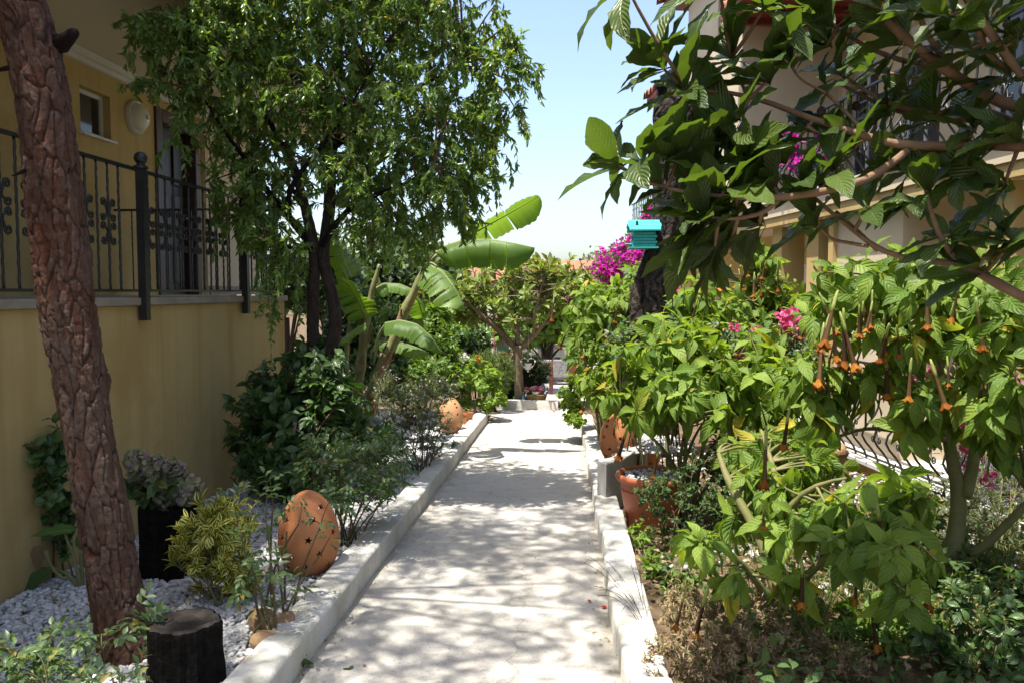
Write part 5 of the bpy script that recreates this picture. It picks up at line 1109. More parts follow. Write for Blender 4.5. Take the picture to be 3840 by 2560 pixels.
# ---- far houses and trees
def far_house(px0, px1, ywall, yeave, yridge, Y, label, matw='peach'):
    a, b = at(px0, ywall, Y), at(px1, ywall, Y); ze, zr = at(px0, yeave, Y)[2], at(px0, yridge, Y)[2]; t_ = thing('house', label, 'house', ((a[0] + b[0]) / 2, Y, ZF))
    mb = MB(); mb.box((a[0], Y, ZF - .05), (b[0], Y + 7, ze)); mb.build('wall', M[matw], t_)
    xs = np.arange(a[0] - .6, b[0] + .6, .22); n_ = len(xs); V = []
    for x_, k_ in zip(xs, np.arange(n_)):
        for (yy_, zz_) in ((-.7, ze - .12), (3.5, zr), (7.6, ze - .12)): V.append((x_, Y + yy_, zz_ + .06 * (k_ % 2)))
    mb = MB(); mb.add(V, [(i * 3 + j, i * 3 + j + 1, i * 3 + j + 4, i * 3 + j + 3) for i in range(n_ - 1) for j in range(2)]); rf = mb.build('roof', M['rooftile'], t_)
    mb = MB(); mb.box((a[0] - .6, Y - .68, ze - .22), (b[0] + .6, Y - .6, ze - .13)); mb.build('fascia', M['redwood'], t_)
    for f in (.25, .7):
        x_ = a[0] + (b[0] - a[0]) * f; mb = MB(); mb.box((x_ - .5, Y - .04, ze - 1.7), (x_ + .5, Y - .003, ze - .6)); w_ = mb.build('window', M['white'], t_); mb = MB(); mb.box((x_ - .42, Y - .055, ze - 1.62), (x_ + .42, Y - .043, ze - .68)); mb.build('pane', M['glass'], w_)
far_house(1690, 1850, 1100, 1048, 1000, 42, 'far cottage with pink tiled roof above the loquat crown, left', 'cream')
far_house(2000, 2240, 1100, 1012, 968, 34, 'orange-walled far house with red tiled roof left of the bougainvillea', 'peach')
far_house(1590, 1720, 1060, 1000, 980, 55, 'distant house with a red roof under the banana leaf', 'cream')
def tree(px, ytop, Y, wpx, label, mat='far', n=150, L=.32, nl=30, base_=None, name='tree', ch=None):
    p = px_base(px, Y); d = (at(px + 1, 1095, Y)[0] - at(px, 1095, Y)[0]); ht = at(px, ytop, Y)[2]
    t_ = thing(name, label, 'tree', tuple(p), 'trees beyond the garden'); R_ = wpx * d / 2; ch = ch or min((ht + .5) * .75, R_ * 2.2); cz = ht - ch / 2
    bl = [(np.array((p[0], p[1], cz)), np.array((R_ * .75, R_ * .75, ch * .42)))] + [(np.array((p[0] + R_ * .55 * math.cos(q), p[1] + R_ * .55 * math.sin(q), cz + ch * RNG.uniform(-.3, .3))), np.array((R_ * .5, R_ * .5, ch * .22))) for q in RNG.random(7) * 6.28]
    T = tips(bl, n, 3); lim = auto_limbs(p, T, 7, 8, .85, .4); mb = MB()
    tr = np.array([p, p + (0, 0, (cz - p[2]) * .7)]); mb.tube(tr, [R_ * .07 + .05, R_ * .05 + .03], 8); mb.build('trunk', M['bark'], t_)
    TW = twigs_to(lim, T, 4); stems(t_, lim, TW, M['bark'], R_ * .035 + .02, .02, .012)
    k_ = len(T) * nl; Pn = np.repeat(T, nl, 0) + RNG.normal(size=(k_, 3)) * R_ * .13; leaves(t_, (Pn, nrm(RNG.normal(size=(k_, 3)) + (0, 0, -.2)), RNG.normal(size=(k_, 3)) + (0, 0, .6), L * RNG.uniform(.6, 1.3, k_)), T_small, LM[mat], 0, many='crown')
for q in ((1560, 880, 30, 330, 'dark evergreen tree filling the gap behind the banana crown', 'far'), (1400, 930, 24, 300, 'dark leafy tree behind the almond stems', 'far'), (1240, 900, 21, 260, 'shadowy tree between the ochre house and the banana', 'far'), (1760, 965, 48, 190, 'distant olive-toned tree under the torn banana leaf', 'far'), (1640, 1010, 36, 200, 'bushy tree left of the far cottage', 'far'), (2290, 930, 40, 200, 'pale wispy tree above the bougainvillea', 'farpale'), (2180, 985, 60, 220, 'pale distant tree behind the orange-walled house', 'farpale'), (1960, 1020, 62, 240, 'distant tree between the two far roofs', 'far'), (1080, 930, 19, 200, 'dark tree at the far corner of the ochre house', 'far'), (2050, 1130, 26, 260, 'leafy tree behind the terrace wall', 'bush'), (1800, 1140, 29, 230, 'leafy tree behind the straw parasols', 'bush')):
    tree(q[0], q[1], q[2], q[3], q[4], q[5], L=.011 * q[2] if q[5] != 'farpale' else .007 * q[2], n=150, nl=34 if q[5] != 'farpale' else 16)
def treeline():
    Pn = []; 
    for i in range(120):
        x_ = -150 + i * 2.6; y_ = 95 + 12 * math.sin(i * .7); h_ = 3.0 + 2.5 * RNG.random(); Pn.append(np.array((x_, y_, .5)) + nrm(RNG.normal(size=(170, 3))) * RNG.random((170, 1)) ** .3 * (3, 3, h_))
    Pn = np.concatenate(Pn); k_ = len(Pn); V, Q, UV = scatter(T_small, Pn, nrm(RNG.normal(size=(k_, 3))), RNG.normal(size=(k_, 3)) + (0, 0, .5), RNG.uniform(.7, 1.6, k_))
    tag(link('treeline', np_mesh('treeline', V, Q, UV, mat=LM['far'])), kind='stuff')
treeline()
# ================================================================== POLLARDED TRUNK WITH BIRDHOUSES
WY = 9.3
P = np.array(limb([(2455, 1640, 150), (2452, 1420, 140), (2440, 1280, 128), (2442, 1180, 150), (2452, 1090, 150), (2478, 1000, 118), (2505, 880, 116), (2525, 760, 128), (2545, 620, 150), (2562, 500, 190), (2570, 400, 220), (2572, 335, 190)], WY, 60))
b_ = P[0, :3].copy(); b_[2] = gz(b_[0], b_[1], RB)
po = thing('old_tree', 'thick blackish pollarded trunk with a burl, behind the trumpet shrubs', 'tree', tuple(b_))
M['blackbark'] = barkmat('blackish_bark', (.008, .006, .005), (.028, .021, .017), (.095, .075, .06))
bark_trunk(po, 'trunk', P, M['blackbark'], 130, 520, 16, .11, .034, 21, [(3.3, 1.45, .17, .10), (3.6, 1.25, .12, .05), (4.9, 2.0, .2, .04), (2.4, 3.4, .2, .07)], .05)
mb = MB()
for q in ([(2540, 380, 110), (2500, 330, 80, -.1), (2480, 300, 60, -.15)], [(2590, 390, 110), (2640, 340, 80, .1), (2660, 320, 60, .15)]): l = limb(q, WY, 8); mb = MB(); mb.tube(l[:, :3], l[:, 3] * (1 + .08 * np.sin(np.arange(8) * 2)), 12); mb.build('limb_stub', M['blackbark'], po, smooth=True)
def birdhouse(px0, px1, pyt, pyb, Y, label, mat, bird=False, roofh=.42, ang=0):
    a, b = at(px0, pyb, Y), at(px1, pyt, Y); w_ = b[0] - a[0]; h = b[2] - a[2]; dp = w_ * .85; o = np.array(((a[0] + b[0]) / 2, Y, a[2]))
    t_ = thing('birdhouse', label, 'birdhouse', tuple(o), 'painted wooden birdhouses'); hb_ = h * (1 - roofh); hw = w_ / 2 * .86; n_ = 5
    ca, sa = math.cos(ang), math.sin(ang)
    def R(V): V = np.asarray(V, float); return np.stack([o[0] + V[..., 0] * ca - V[..., 1] * sa, o[1] + V[..., 0] * sa + V[..., 1] * ca, o[2] + V[..., 2]], -1)
    for i in range(n_):
        z0, z1 = .012 + i * hb_ / n_ + .002, .012 + (i + 1) * hb_ / n_ - .002; e = .018 if i % 2 else 0
        for sy, th in ((-dp / 2, .018), (dp / 2 - .018, .018)): mb = MB(); mb.box((-hw - e, sy, z0), (hw + e, sy + th, z1), R); mb.build('board', M[mat], t_, bevel=.002)
        for sx in (-hw, hw - .018): mb = MB(); mb.box((sx, -dp / 2 + .019 - (.018 - e) * 0, z0), (sx + .018, dp / 2 - .019, z1), R); mb.build('board', M[mat], t_, bevel=.002)
    mb = MB(); mb.box((-hw - .05, -dp / 2 - .03, -.004), (hw + .03, dp / 2 + .03, .011), R); mb.build('floor_board', M[mat], t_)
    zr = h; n_ = 3
    for sd in (-1, 1):
        for i in range(n_):
            f0, f1 = i / n_, (i + 1) / n_; y0, y1 = sd * (dp / 2 + .06) * (1 - f0), sd * (dp / 2 + .06) * (1 - f1); z0, z1 = hb_ + .02 + (zr - hb_) * f0, hb_ + .02 + (zr - hb_) * f1
            e = hw + .05 + (.012 if i % 2 else 0); V = np.array([(x, y, z + t) for t in (0, .016) for x, y, z in ((-e, y0, z0), (e, y0, z0), (e, y1, z1 - .004), (-e, y1, z1 - .004))])
            mb = MB(); mb.add(R(V), [(3, 2, 1, 0), (4, 5, 6, 7), (0, 1, 5, 4), (1, 2, 6, 5), (2, 3, 7, 6), (3, 0, 4, 7)]); mb.build('roof_board', M[mat], t_)
    for sx in (-1, 1):
        V = [(sx * hw * .98, -dp / 2 + .02, hb_ + .012), (sx * hw * .98, dp / 2 - .02, hb_ + .012), (sx * hw * .98, 0, zr - .02)]; V += [(x - sx * .015, y, z) for x, y, z in V]; mb = MB(); mb.add(R(np.array(V)), [(0, 1, 2), (5, 4, 3), (0, 3, 4, 1), (1, 4, 5, 2), (2, 5, 3, 0)]); mb.build('gable', M[mat], t_)
    mb = MB(); mb.tube(R(np.array([(-hw - .002, 0, hb_ * .62), (-hw - .004, 0, hb_ * .62)])), .03, 16); mb.build('dark_entrance_disc', M['char'], t_)  # flat near-black disc painting the darkness of a hole
    mb = MB(); mb.tube(R(np.array([(-hw, 0, hb_ * .3), (-hw - .08, 0, hb_ * .3)])), .007, 6); mb.build('perch', M[mat], t_)
    if bird:
        q = R(np.array((-hw * .72, -dp / 2 * .75, hb_ + (zr - hb_) * .32))); bd = thing('toy_bird', 'tiny dark toy bird perched on the roof of the upper turquoise birdhouse', 'bird figure', tuple(q))
        mb = MB(); mb.tube(q + np.array([(0, 0, .0), (0, 0, .02), (.003, 0, .05), (.004, 0, .072), (.004, 0, .085), (.0, 0, .1)]), np.array((.008, .018, .021, .012, .015, .006)), 8); mb.tube(q + np.array([(.01, 0, .02), (.03, .0, .0)]), (.01, .004), 5); mb.build('body', M['iron'], bd, smooth=True)
        mb = MB(); mb.tube(q + np.array([(-.004, 0, .088), (-.02, 0, .087)]), (.004, .001), 5); mb.build('beak', M['terracotta'], bd)
birdhouse(2366, 2462, 836, 932, 9.05, 'turquoise birdhouse on the left of the thick dark trunk, toy bird on its roof', 'turq', True)
M['green'] = pm('green_paint', (.03, .26, .17), (.04, .31, .21), 5, .6, .3, .2, 40)
birdhouse(2508, 2560, 1010, 1078, 9.05, 'small green birdhouse on the right side of the thick dark trunk', 'green')
birdhouse(2318, 2378, 1345, 1432, 8.3, 'blue birdhouse low among the trumpet shrub leaves', 'blue')

# bougainvillea over the far balcony
bgb = RH(np.array((9.4, -.5, -.5)))
br, T, TW = shrub('bougainvillea', 'magenta bougainvillea cascading from the far end of the balcony', 'bougainvillea', bgb, [blob(*q) for q in ((2370, 935, 16.0, 80, 45, .5), (2300, 950, 16.5, 70, 35, .4), (2260, 1000, 16.3, 50, 40, .4), (2215, 1040, 16.2, 50, 45, .35), (2165, 1080, 16.0, 35, 35, .3), (2420, 960, 15.8, 80, 40, .5), (2290, 1040, 16.2, 35, 30, .3), (2450, 860, 16, 40, 80, .4), (2130, 1105, 16, 18, 20, .2), (2440, 800, 16, 30, 60, .3))], 420, 16, .075, T_petal, LM['boug'], 'twig', 14, .02, .1, (.4, 1.5), .25, 0, up=.9, shell=4, wob=.1)
n = 900; Pq = T[RNG.integers(0, len(T), n)] + RNG.normal(size=(n, 3)) * .1 - (0, 0, .06); leaves(br, (Pq, nrm(RNG.normal(size=(n, 3))), RNG.normal(size=(n, 3)), np.full(n, .09)), T_small, LM['bush'], 0)
for nm, ap, lab in (('near', 6.1, 'magenta bougainvillea trailing through the upper balcony bars near the tall block'), ('nearer', 2.6, 'thin magenta creeper on the upper balcony behind the loquat leaves')):
    b_ = RH(np.array((ap, .9, ZB + .24))); c_ = RH(np.array((ap, .25, ZB + .75))); e_ = RH(np.array((ap + .4, .1, ZB + 1.3)))
    shrub('bougainvillea', lab, 'bougainvillea', b_, [(c_, np.array((.25, .5, .3))), (e_ - (0, 0, .4), np.array((.2, .35, .25)))], 50, 10, .07, T_petal, LM['boug'], 'twig', 6, .01, .2, (.4, 1.5), .3, 0, up=.4)

# ================================================================== TRUMPET SHRUBS
def flower_meshes():
    mb = MB(); mb.tube([(0, 0, 0), (.002, 0, -.025), (.004, .001, -.06), (.004, 0, -.095)], [.004, .008, .009, .009], 7); o = mb.build('calyx', LM['calyx'], smooth=True); c = o.data; bpy.data.objects.remove(o)
    wv = lambda V, a: V * np.stack([1 + .10 * np.cos(a * 5)] * 2 + [np.ones_like(a)], -1)[None] + np.stack([0 * a, 0 * a, .004 * np.sin(a * 3)], -1)[None]
    mb = MB(); mb.lathe([(.0085, -.08), (.0085, -.12), (.010, -.17), (.013, -.215)], (.004, 0, 0), 10, wob=wv); o = mb.build('tube', LM['brown'], smooth=True); t = o.data; bpy.data.objects.remove(o)
    mb = MB(); mb.lathe([(.0125, -.212), (.016, -.225), (.024, -.237), (.027, -.245), (.021, -.238)], (.004, 0, 0), 15, wob=lambda V, a: V + np.stack([.009 * np.cos(a * 5) * np.cos(a), .009 * np.cos(a * 5) * np.sin(a), .014 * np.cos(a * 4 + 1)], -1)[None] * (np.linspace(0, 1, 5)[:, None, None])); o = mb.build('mouth', LM['orange'], smooth=True); m_ = o.data; bpy.data.objects.remove(o)
    return c, t, m_
FC, FT, FM = flower_meshes()
def flowers(root, Ps, s=1.0):
    for p in Ps:
        k_ = s * RNG.uniform(.65, 1.25); o = link('flower', FT, root, tuple(p)); o.scale = (k_, k_ * RNG.uniform(.6, 1.1), k_ * RNG.uniform(.8, 1.3)); o.rotation_euler = (RNG.normal() * .2, RNG.normal() * .2, RNG.random() * 6.28)
        for nm, me in (('calyx', FC), ('mouth', FM)):
            c = bpy.data.objects.new(nm, me); COL.objects.link(c); c.parent = o; ORG[c.name] = ORG[o.name]
def brug(label, base, blobs, n, nl, L, mat='brug', fl=(), fs=1.0, singles=250, k=7, r0=.022, droop=1.1, limbs=None, floor=None, dY=0, shell=2.2, t0=.45):
    root = thing('trumpet_shrub', label, 'shrub', tuple(base), 'trumpet shrubs with hanging flowers'); T = tips(blobs, n, shell, floor=floor)
    lim = limbs or auto_limbs(base, T, k, 9, .82, .45)
    TW = twigs_to([np.asarray(l)[:, :3] for l in lim], T, 6, -.02, .35, wob=.08)
    b = MB()
    if limbs:
        for l in limbs: b.tube(l[:, :3], l[:, 3], 9)
    else:
        for l in lim: b.tube(l, np.linspace(r0, r0 * .4, len(l)), 8)
    for l in TW: b.tube(l, np.linspace(.008, .004, len(l)), 5, cap=False)
    b.build('branches', M['greenstem'], root, smooth=True)
    A = leafset(TW, nl, L, t0, (.6, 1.5), droop, .3, .6, tipw=2.2, flat=.35); small = leafset(TW, (3, 5), L * .45, .85, (.3, 1.1), .1, .2, .4, flat=.5)
    leaves(root, cat(A, small), T_brug, LM[mat], singles)
    Fp = [at(px, py, Y) + np.array((0, 0, .24 * fs)) for px, py, Y in fl]; flowers(root, Fp, fs); return root, T
C7 = lambda L, Y: [(2200 + x * .6973, 900 + y * .6973, Y + RNG.uniform(-.25, .25)) for x, y in L]
C8 = lambda L, Y: [(2100 + x * .7398, 1600 + y * .7398, Y + RNG.uniform(-.15, .15)) for x, y in L]
C5 = lambda L, Y: [(1600 + x * .5422, 850 + y * .5422, Y + RNG.uniform(-.2, .2)) for x, y in L]
# A far, beside the path end
g = px_base(2280, 9.4, RB)
brug('pale green trumpet shrub nearest the end of the path, left of the thick dark trunk', g, [blob(*q) for q in ((2250, 1130, 9.6, 125, 110, .5), (2190, 1220, 9.5, 85, 120, .4), (2330, 1100, 9.8, 100, 100, .5), (2250, 1290, 9.3, 120, 120, .4), (2370, 1230, 9.6, 70, 160, .4), (2200, 1340, 9.3, 60, 90, .3), (2300, 1430, 9.0, 130, 90, .4), (2230, 1440, 9.1, 70, 70, .3), (2390, 1030, 10, 60, 60, .3))], 210, (8, 12), .165, 'brug', C5([(980, 845), (1050, 915), (1085, 970), (880, 600), (1055, 1010), (1110, 1255), (1190, 1290), (1330, 650)], 8.9), .9, 260, 8, .02, 1.0)
# B near-left of the bed, over the pot
g = px_base(2560, 6.2, RB)
brug('broad-leaved trumpet shrub arching over the big terracotta pot', g, [blob(*q) for q in ((2420, 1360, 6.2, 130, 90, .35), (2560, 1320, 6.3, 170, 90, .4), (2380, 1500, 6.0, 110, 90, .3), (2700, 1420, 6.1, 170, 110, .4), (2520, 1470, 5.9, 140, 90, .3), (2820, 1340, 6.4, 120, 100, .4), (2650, 1560, 5.8, 130, 80, .3), (2330, 1440, 6.2, 70, 70, .2), (2350, 1545, 6.0, 70, 40, .15), (2850, 1500, 6, 120, 100, .3), (2480, 1240, 6.6, 110, 60, .3), (2930, 1620, 5.6, 90, 70, .25), (2760, 1640, 5.6, 90, 60, .2), (2950, 1440, 5.9, 110, 100, .3))], 190, (7, 11), .185, 'brug', C7([(150, 1160), (220, 1170), (390, 1280), (560, 1115), (930, 1050), (1040, 1050), (1100, 1170), (1190, 600)], 5.8), 1.0, 280, 8, .02, 1.05)
# C behind, yellower, with the tall spray
g = px_base(2760, 8.0, RB)
brug('yellowish trumpet shrub with a tall flowering spray, right of the thick dark trunk', g, [blob(*q) for q in ((2640, 1120, 8.2, 110, 90, .5), (2750, 1200, 8.0, 150, 100, .5), (2840, 980, 8.2, 80, 80, .35), (2880, 1060, 8.1, 70, 90, .35), (2620, 1240, 7.9, 90, 80, .4), (2900, 1200, 8, 110, 90, .4), (2560, 1180, 8.2, 50, 70, .3), (2980, 1150, 8.3, 80, 90, .4), (2800, 1300, 7.8, 150, 60, .4))], 190, (8, 12), .165, 'brug', C7([(775, 270), (815, 290), (845, 285), (900, 310), (905, 325), (965, 240), (985, 300), (1025, 240), (600, 440), (525, 480), (660, 410), (870, 250), (930, 230)], 7.8), 1.0, 250, 8, .02, 1.1)
# D the big one on the right, with visible forked stems
DY = 4.5
g = ground(3545, 2180, RB)
DL = [limb(q, g[1], 12) for q in ([(3545, 2190, 78), (3570, 2050, 66, .02), (3610, 1900, 58, .05), (3590, 1790, 48, .1), (3555, 1680, 46, .2), (3540, 1520, 38, .3), (3520, 1320, 24, .4), (3490, 1180, 10, .5)],
    [(3612, 1880, 50, .05), (3650, 1760, 44, .1), (3662, 1600, 36, .2), (3670, 1500, 30, .2), (3760, 1400, 26, .2), (3860, 1320, 22, .1)],
    [(3668, 1540, 28, .2), (3620, 1450, 24, .4), (3560, 1400, 20, .6), (3440, 1330, 16, .8), (3330, 1220, 14, 1.0)],
    [(3580, 2095, 36, .0), (3680, 2060, 34, -.1), (3780, 1960, 32, -.2), (3880, 1860, 30, -.3)],
    [(3540, 1500, 24, .3), (3600, 1300, 18, .5), (3680, 1130, 8, .6)], [(3250, 1560, 24, .5), (3290, 1440, 22, .5), (3330, 1250, 16, .6), (3320, 1120, 10, .6)], [(3560, 1650, 26, .2), (3400, 1620, 18, .2), (3250, 1600, 14, .3), (3100, 1650, 10, .2)])]
FD = C7([(1245, 520), (1345, 525), (1300, 640), (1270, 680), (1450, 490), (1480, 570), (1530, 510), (1530, 575), (1640, 600), (1670, 590), (1745, 550), (1820, 500), (1805, 425), (2005, 460), (2085, 560), (2105, 460), (2145, 590), (2265, 415), (2300, 350), (1375, 610), (1620, 700), (1600, 830), (1660, 700), (1740, 880), (1840, 890), (1930, 870), (2140, 945), (1310, 630), (1600, 610), (1460, 590), (1355, 630)], 4.4)
brug('large trumpet shrub on the right hung with withered orange-mouthed flowers', g, [blob(*q) for q in ((3230, 1080, 4.7, 220, 110, .4), (3420, 1060, 4.6, 200, 120, .4), (3650, 1120, 4.5, 190, 110, .4), (3120, 1180, 4.9, 130, 110, .3), (3380, 1200, 4.6, 210, 90, .35), (3680, 1290, 4.4, 170, 110, .35), (3780, 1150, 4.3, 110, 130, .3), (3250, 1400, 4.8, 140, 70, .3), (3110, 1560, 4.9, 120, 70, .25), (3420, 1620, 4.7, 110, 50, .2), (3040, 1400, 4.9, 110, 90, .3), (3620, 1620, 4.5, 100, 60, .2), (3760, 1620, 4.4, 80, 80, .2), (3480, 1450, 4.5, 110, 60, .3), (3730, 1450, 4.3, 120, 90, .3), (3560, 1010, 4.8, 220, 60, .3))], 200, (6, 9), .18, 'brug', FD, 1.0, 300, 8, .02, 1.15, limbs=DL, t0=.5)
# E low in front
g = ground(2930, 2240, RB)
FE = C8([(640, 1050), (1220, 900), (1560, 1080), (1850, 660), (1870, 850), (1160, 150), (1600, 630), (1030, 630), (750, 1040), (1040, 240), (1760, 830), (1500, 930)], 3.3)
EL = [limb(q, 3.6, 10) for q in ([(2920, 2260, 44), (2850, 2000, 36, .1), (2770, 1880, 34, .2), (2710, 1760, 28, .3), (2690, 1680, 10, .4)], [(2920, 2260, 40), (2880, 2050, 30, .1), (2960, 1880, 26, .1), (3080, 1800, 18, 0), (3200, 1790, 8, -.1)], [(2930, 2260, 36), (3120, 2060, 26, -.1), (3260, 2020, 18, -.2), (3390, 1960, 8, -.2)], [(2900, 2260, 34), (2760, 2080, 24, -.1), (2640, 2030, 18, -.15), (2580, 2080, 12, -.2)], [(2925, 1900, 28, .1), (2900, 1750, 22, .25), (2850, 1600, 9, .4)])]
brug('low trumpet shrub in front with very large drooping leaves', g, [blob(*q) for q in ((2620, 2060, 3.4, 90, 35, .12), (3010, 1850, 3.8, 150, 60, .2), (2950, 1960, 3.6, 110, 50, .2), (3170, 2050, 3.3, 120, 40, .15), (3320, 2060, 3.2, 90, 40, .15), (3400, 1840, 3.6, 90, 35, .15), (3440, 2100, 3.2, 90, 70, .15), (2870, 1800, 3.9, 90, 70, .2), (3180, 1930, 3.5, 130, 70, .2), (3330, 1960, 3.4, 110, 60, .2), (3420, 2230, 3.1, 90, 40, .12), (2760, 1930, 3.9, 90, 40, .2), (2880, 1700, 4.2, 130, 70, .25), (3060, 1740, 4.0, 130, 60, .25), (2700, 2180, 3.4, 90, 40, .15), (2980, 2190, 3.4, 110, 50, .15))], 120, (5, 8), .155, 'brug', FE, .85, 300, 6, .018, 1.15, limbs=EL, floor=g[2] + .25)

# ================================================================== ROSES AND SMALLER PLANTS OF THE RIGHT BED
def rose_with(label, gpx, Y, blobs, n, nl, L, blooms, mat, pet, singles=0):
    b_ = px_base(gpx, Y, RB); r_ = rose(label, b_, tips([blob(*q) for q in blobs], n), 8, nl, L, mat, singles, .008, .35, None)
    for px, py, s in blooms:
        p = at(px, py, Y - .1); s = s * .8; ball(r_, p, s, 26, s * 1.25, LM[pet], 'bloom'); mb = MB(); mb.tube([p, p + np.array((.02, .02, -.35)), p + np.array((.03, .05, -.8))], .005, 5); mb.build('flower_stem', M['thorn'], r_)
    return r_
rose_with('pink rose bush with full blooms between the trumpet shrubs', 2900, 6.6, ((2900, 1320, 6.6, 200, 110, .4), (2760, 1280, 6.7, 120, 100, .3), (3000, 1250, 6.6, 90, 120, .3)), 70, 3, .06, ((2965, 1205, .075), (2985, 1235, .07), (2940, 1190, .06), (2800, 1350, .06), (2775, 1345, .05), (2980, 1395, .06), (2960, 1390, .05), (3050, 1380, .05), (2755, 1225, .035), (2835, 1240, .035), (2715, 1330, .03)), 'rose', 'pinkpetal', 90)
rose_with('tall thin rose with a single pink bloom right of the dark trunk', 2530, 7.2, ((2500, 1200, 7.2, 60, 90, .2), (2480, 1300, 7.1, 70, 80, .2)), 12, 3, .06, ((2520, 1078, .05),), 'rose', 'pinkpetal')
rose_with('rose with one deep red bloom above the terracotta pot', 2400, 7.0, ((2390, 1300, 7.0, 80, 80, .25), (2330, 1260, 7.1, 60, 90, .25)), 24, 3, .055, ((2396, 1380, .05), (2385, 1325, .035)), 'rose', 'redpetal')
g = px_base(3640, 5.6, RB)
vb, T, TW = shrub('creeping_vine', 'flowering creeper with pink-red clusters on the terrace railing', 'creeper', RH(np.array((onH(3640, 1500, .1)[0], .1, ZT))), [(RH(np.array((onH(px, py, .1)[0], .1, onH(px, py, .1)[1]))), np.array((.25, .25, .25))) for px, py in ((3650, 1500), (3640, 1620), (3560, 1430), (3420, 1400), (3820, 1420))], 110, 8, .06, T_ovate, LM['hydrangea'], 'twig', 8, .007, .3, (.5, 1.5), .3, 60)
for px, py in ((3600, 1565), (3615, 1580), (3590, 1650), (3630, 1685), (3640, 1695), (3490, 1395), (3420, 1420), (3700, 1800), (3715, 1790), (3640, 1755), (3770, 1390), (3810, 1430), (3790, 1410), (3830, 1600)): ball(vb, atX(px, py, at(px, py, 5.3)[0]) if False else at(px, py, 5.2), .03, 18, .034, LM['pinkpetal'], 'bloom')
g = ground(3760, 2080, RB)
lv, T, TW = shrub('lavender', 'grey-leaved lavender with mauve spikes at the right edge', 'lavender', g, [blob(3760, 1900, g[1] + .2, 230, 170, .4), blob(3650, 1820, g[1] + .6, 110, 120, .3), blob(3820, 1700, g[1] + .7, 110, 140, .35)], 420, 15, .05, [leaf_t(.12, 2, .2, .2)], LM['grey'], 'greenstem', 30, .004, -.2, (.2, .7), .1, 0, floor=g[2] + .1, up=.2, rt=.0022)
top = T[np.argsort(-T[:, 2])[:210]]; k_ = 16; Pq = np.repeat(top, k_, 0) + np.stack([RNG.normal(size=210 * k_) * .006, RNG.normal(size=210 * k_) * .006, RNG.uniform(-.05, .02, 210 * k_)], 1)
V, Q, UV = scatter(T_small, Pq, nrm(RNG.normal(size=Pq.shape) + (0, 0, .6)), RNG.normal(size=Pq.shape), np.full(len(Pq), .013)); tag(link('spikes', np_mesh('spikes', V - ORG[lv.name], Q, UV, mat=LM['lavender']), lv), kind='stuff')
g = ground(3830, 1990, RB)
pk, T, TW = shrub('verbena', 'verbena with pink-mauve flower heads among the lavender', 'plant', g, [blob(3800, 1810, g[1] + .2, 70, 90, .2), blob(3720, 1770, g[1] + .4, 60, 60, .2)], 26, 4, .04, T_small, LM['rose'], 'greenstem', 10, .003, .1)
for q in T[:18]: ball(pk, q, .02, 14, .026, LM['boug'] if RNG.random() < .7 else LM['pinkpetal'], 'flower_head')
# dry brown plant in front
g = ground(2640, 2600, RB)
shrub('dry_lavender', 'dried brown lavender bush leaning over the right kerb at the front', 'shrub', g, [blob(2640, 2400, g[1] + .1, 190, 140, .3), blob(2480, 2480, g[1], 110, 100, .2), blob(2820, 2330, g[1] + .3, 180, 140, .3), blob(2750, 2500, g[1], 200, 90, .25), blob(2950, 2480, g[1] + .1, 130, 90, .2), blob(2560, 2260, g[1] + .3, 100, 90, .2), blob(2800, 2210, g[1] + .5, 130, 80, .25), blob(3150, 2450, g[1] + .1, 120, 90, .2)], 820, 18, .032, [leaf_t(.2, 3, 1.4, .2), leaf_t(.16, 3, 2.0, .2)], LM['dry'], 'greystem', 34, .004, .1, (.3, 1.2), .12, 0, floor=g[2] + .05, up=.1, rt=.0018, wob=.18)
# small-leaved shrub in front of the pot, leafy undergrowth
g = ground(2560, 2060, RB)
shrub('myrtle_shrub', 'wiry small-leaved shrub in front of the big terracotta pot', 'shrub', g, [blob(2520, 1880, g[1] + .05, 150, 140, .25), blob(2640, 1800, g[1] + .2, 160, 130, .3), blob(2420, 1860, g[1] - .1, 60, 90, .12), blob(2700, 1950, g[1] + .2, 120, 110, .3)], 200, 14, .034, T_small, LM['dark'], 'thorn', 18, .006, .1, (.6, 1.3), .25, 0, floor=g[2] + .05, wob=.12)
g = ground(2380, 2160, RB)
for i, (px, py, w_, h_, n_, lab) in enumerate(((2390, 2010, 60, 40, 16, 'light green seedling beside the kerb below the terracotta pot'), (2460, 2110, 70, 50, 18, 'yellow-green weeds along the right kerb'), (2560, 2190, 80, 50, 18, 'low green weeds in leaf litter before the large drooping leaves'))):
    g = ground(px, py + 60, RB); shrub('weed', lab, 'plant', g, [blob(px, py, g[1], w_, h_, .12)], n_, 7, .055, T_ovate, LM['geranium' if i < 2 else 'bush'], 'greenstem', 6, .003, .2, (.7, 1.4), .4, 40)
g = ground(3300, 1930, RB)
shrub('salvia_shrub', 'mid-green leafy shrub before the terrace front', 'shrub', px_base(3050, 5.6, RB), [blob(3020, 1720, 5.6, 160, 110, .3), blob(2880, 1680, 5.8, 130, 110, .3), blob(2720, 1720, 6.0, 120, 90, .3)], 120, 9, .075, T_ovate, LM['hydrangea'], 'twig', 12, .006, .2, (.6, 1.4), .25, 80)
g = ground(3650, 2560, RB)
shrub('oak_leaf_shrub', 'dark leafy shrub in deep shade in the bottom right corner', 'shrub', g, [blob(3700, 2330, g[1] + .2, 170, 150, .25), blob(3560, 2440, g[1] + .1, 150, 90, .2), blob(3820, 2200, g[1] + .3, 90, 140, .2), blob(3780, 2480, g[1] - .1, 120, 90, .2)], 80, 8, .075, T_ovate, LM['dark'], 'twig', 9, .006, .4, (.6, 1.4), .3, 150, floor=g[2] + .08)
g = ground(3280, 2420, RB)
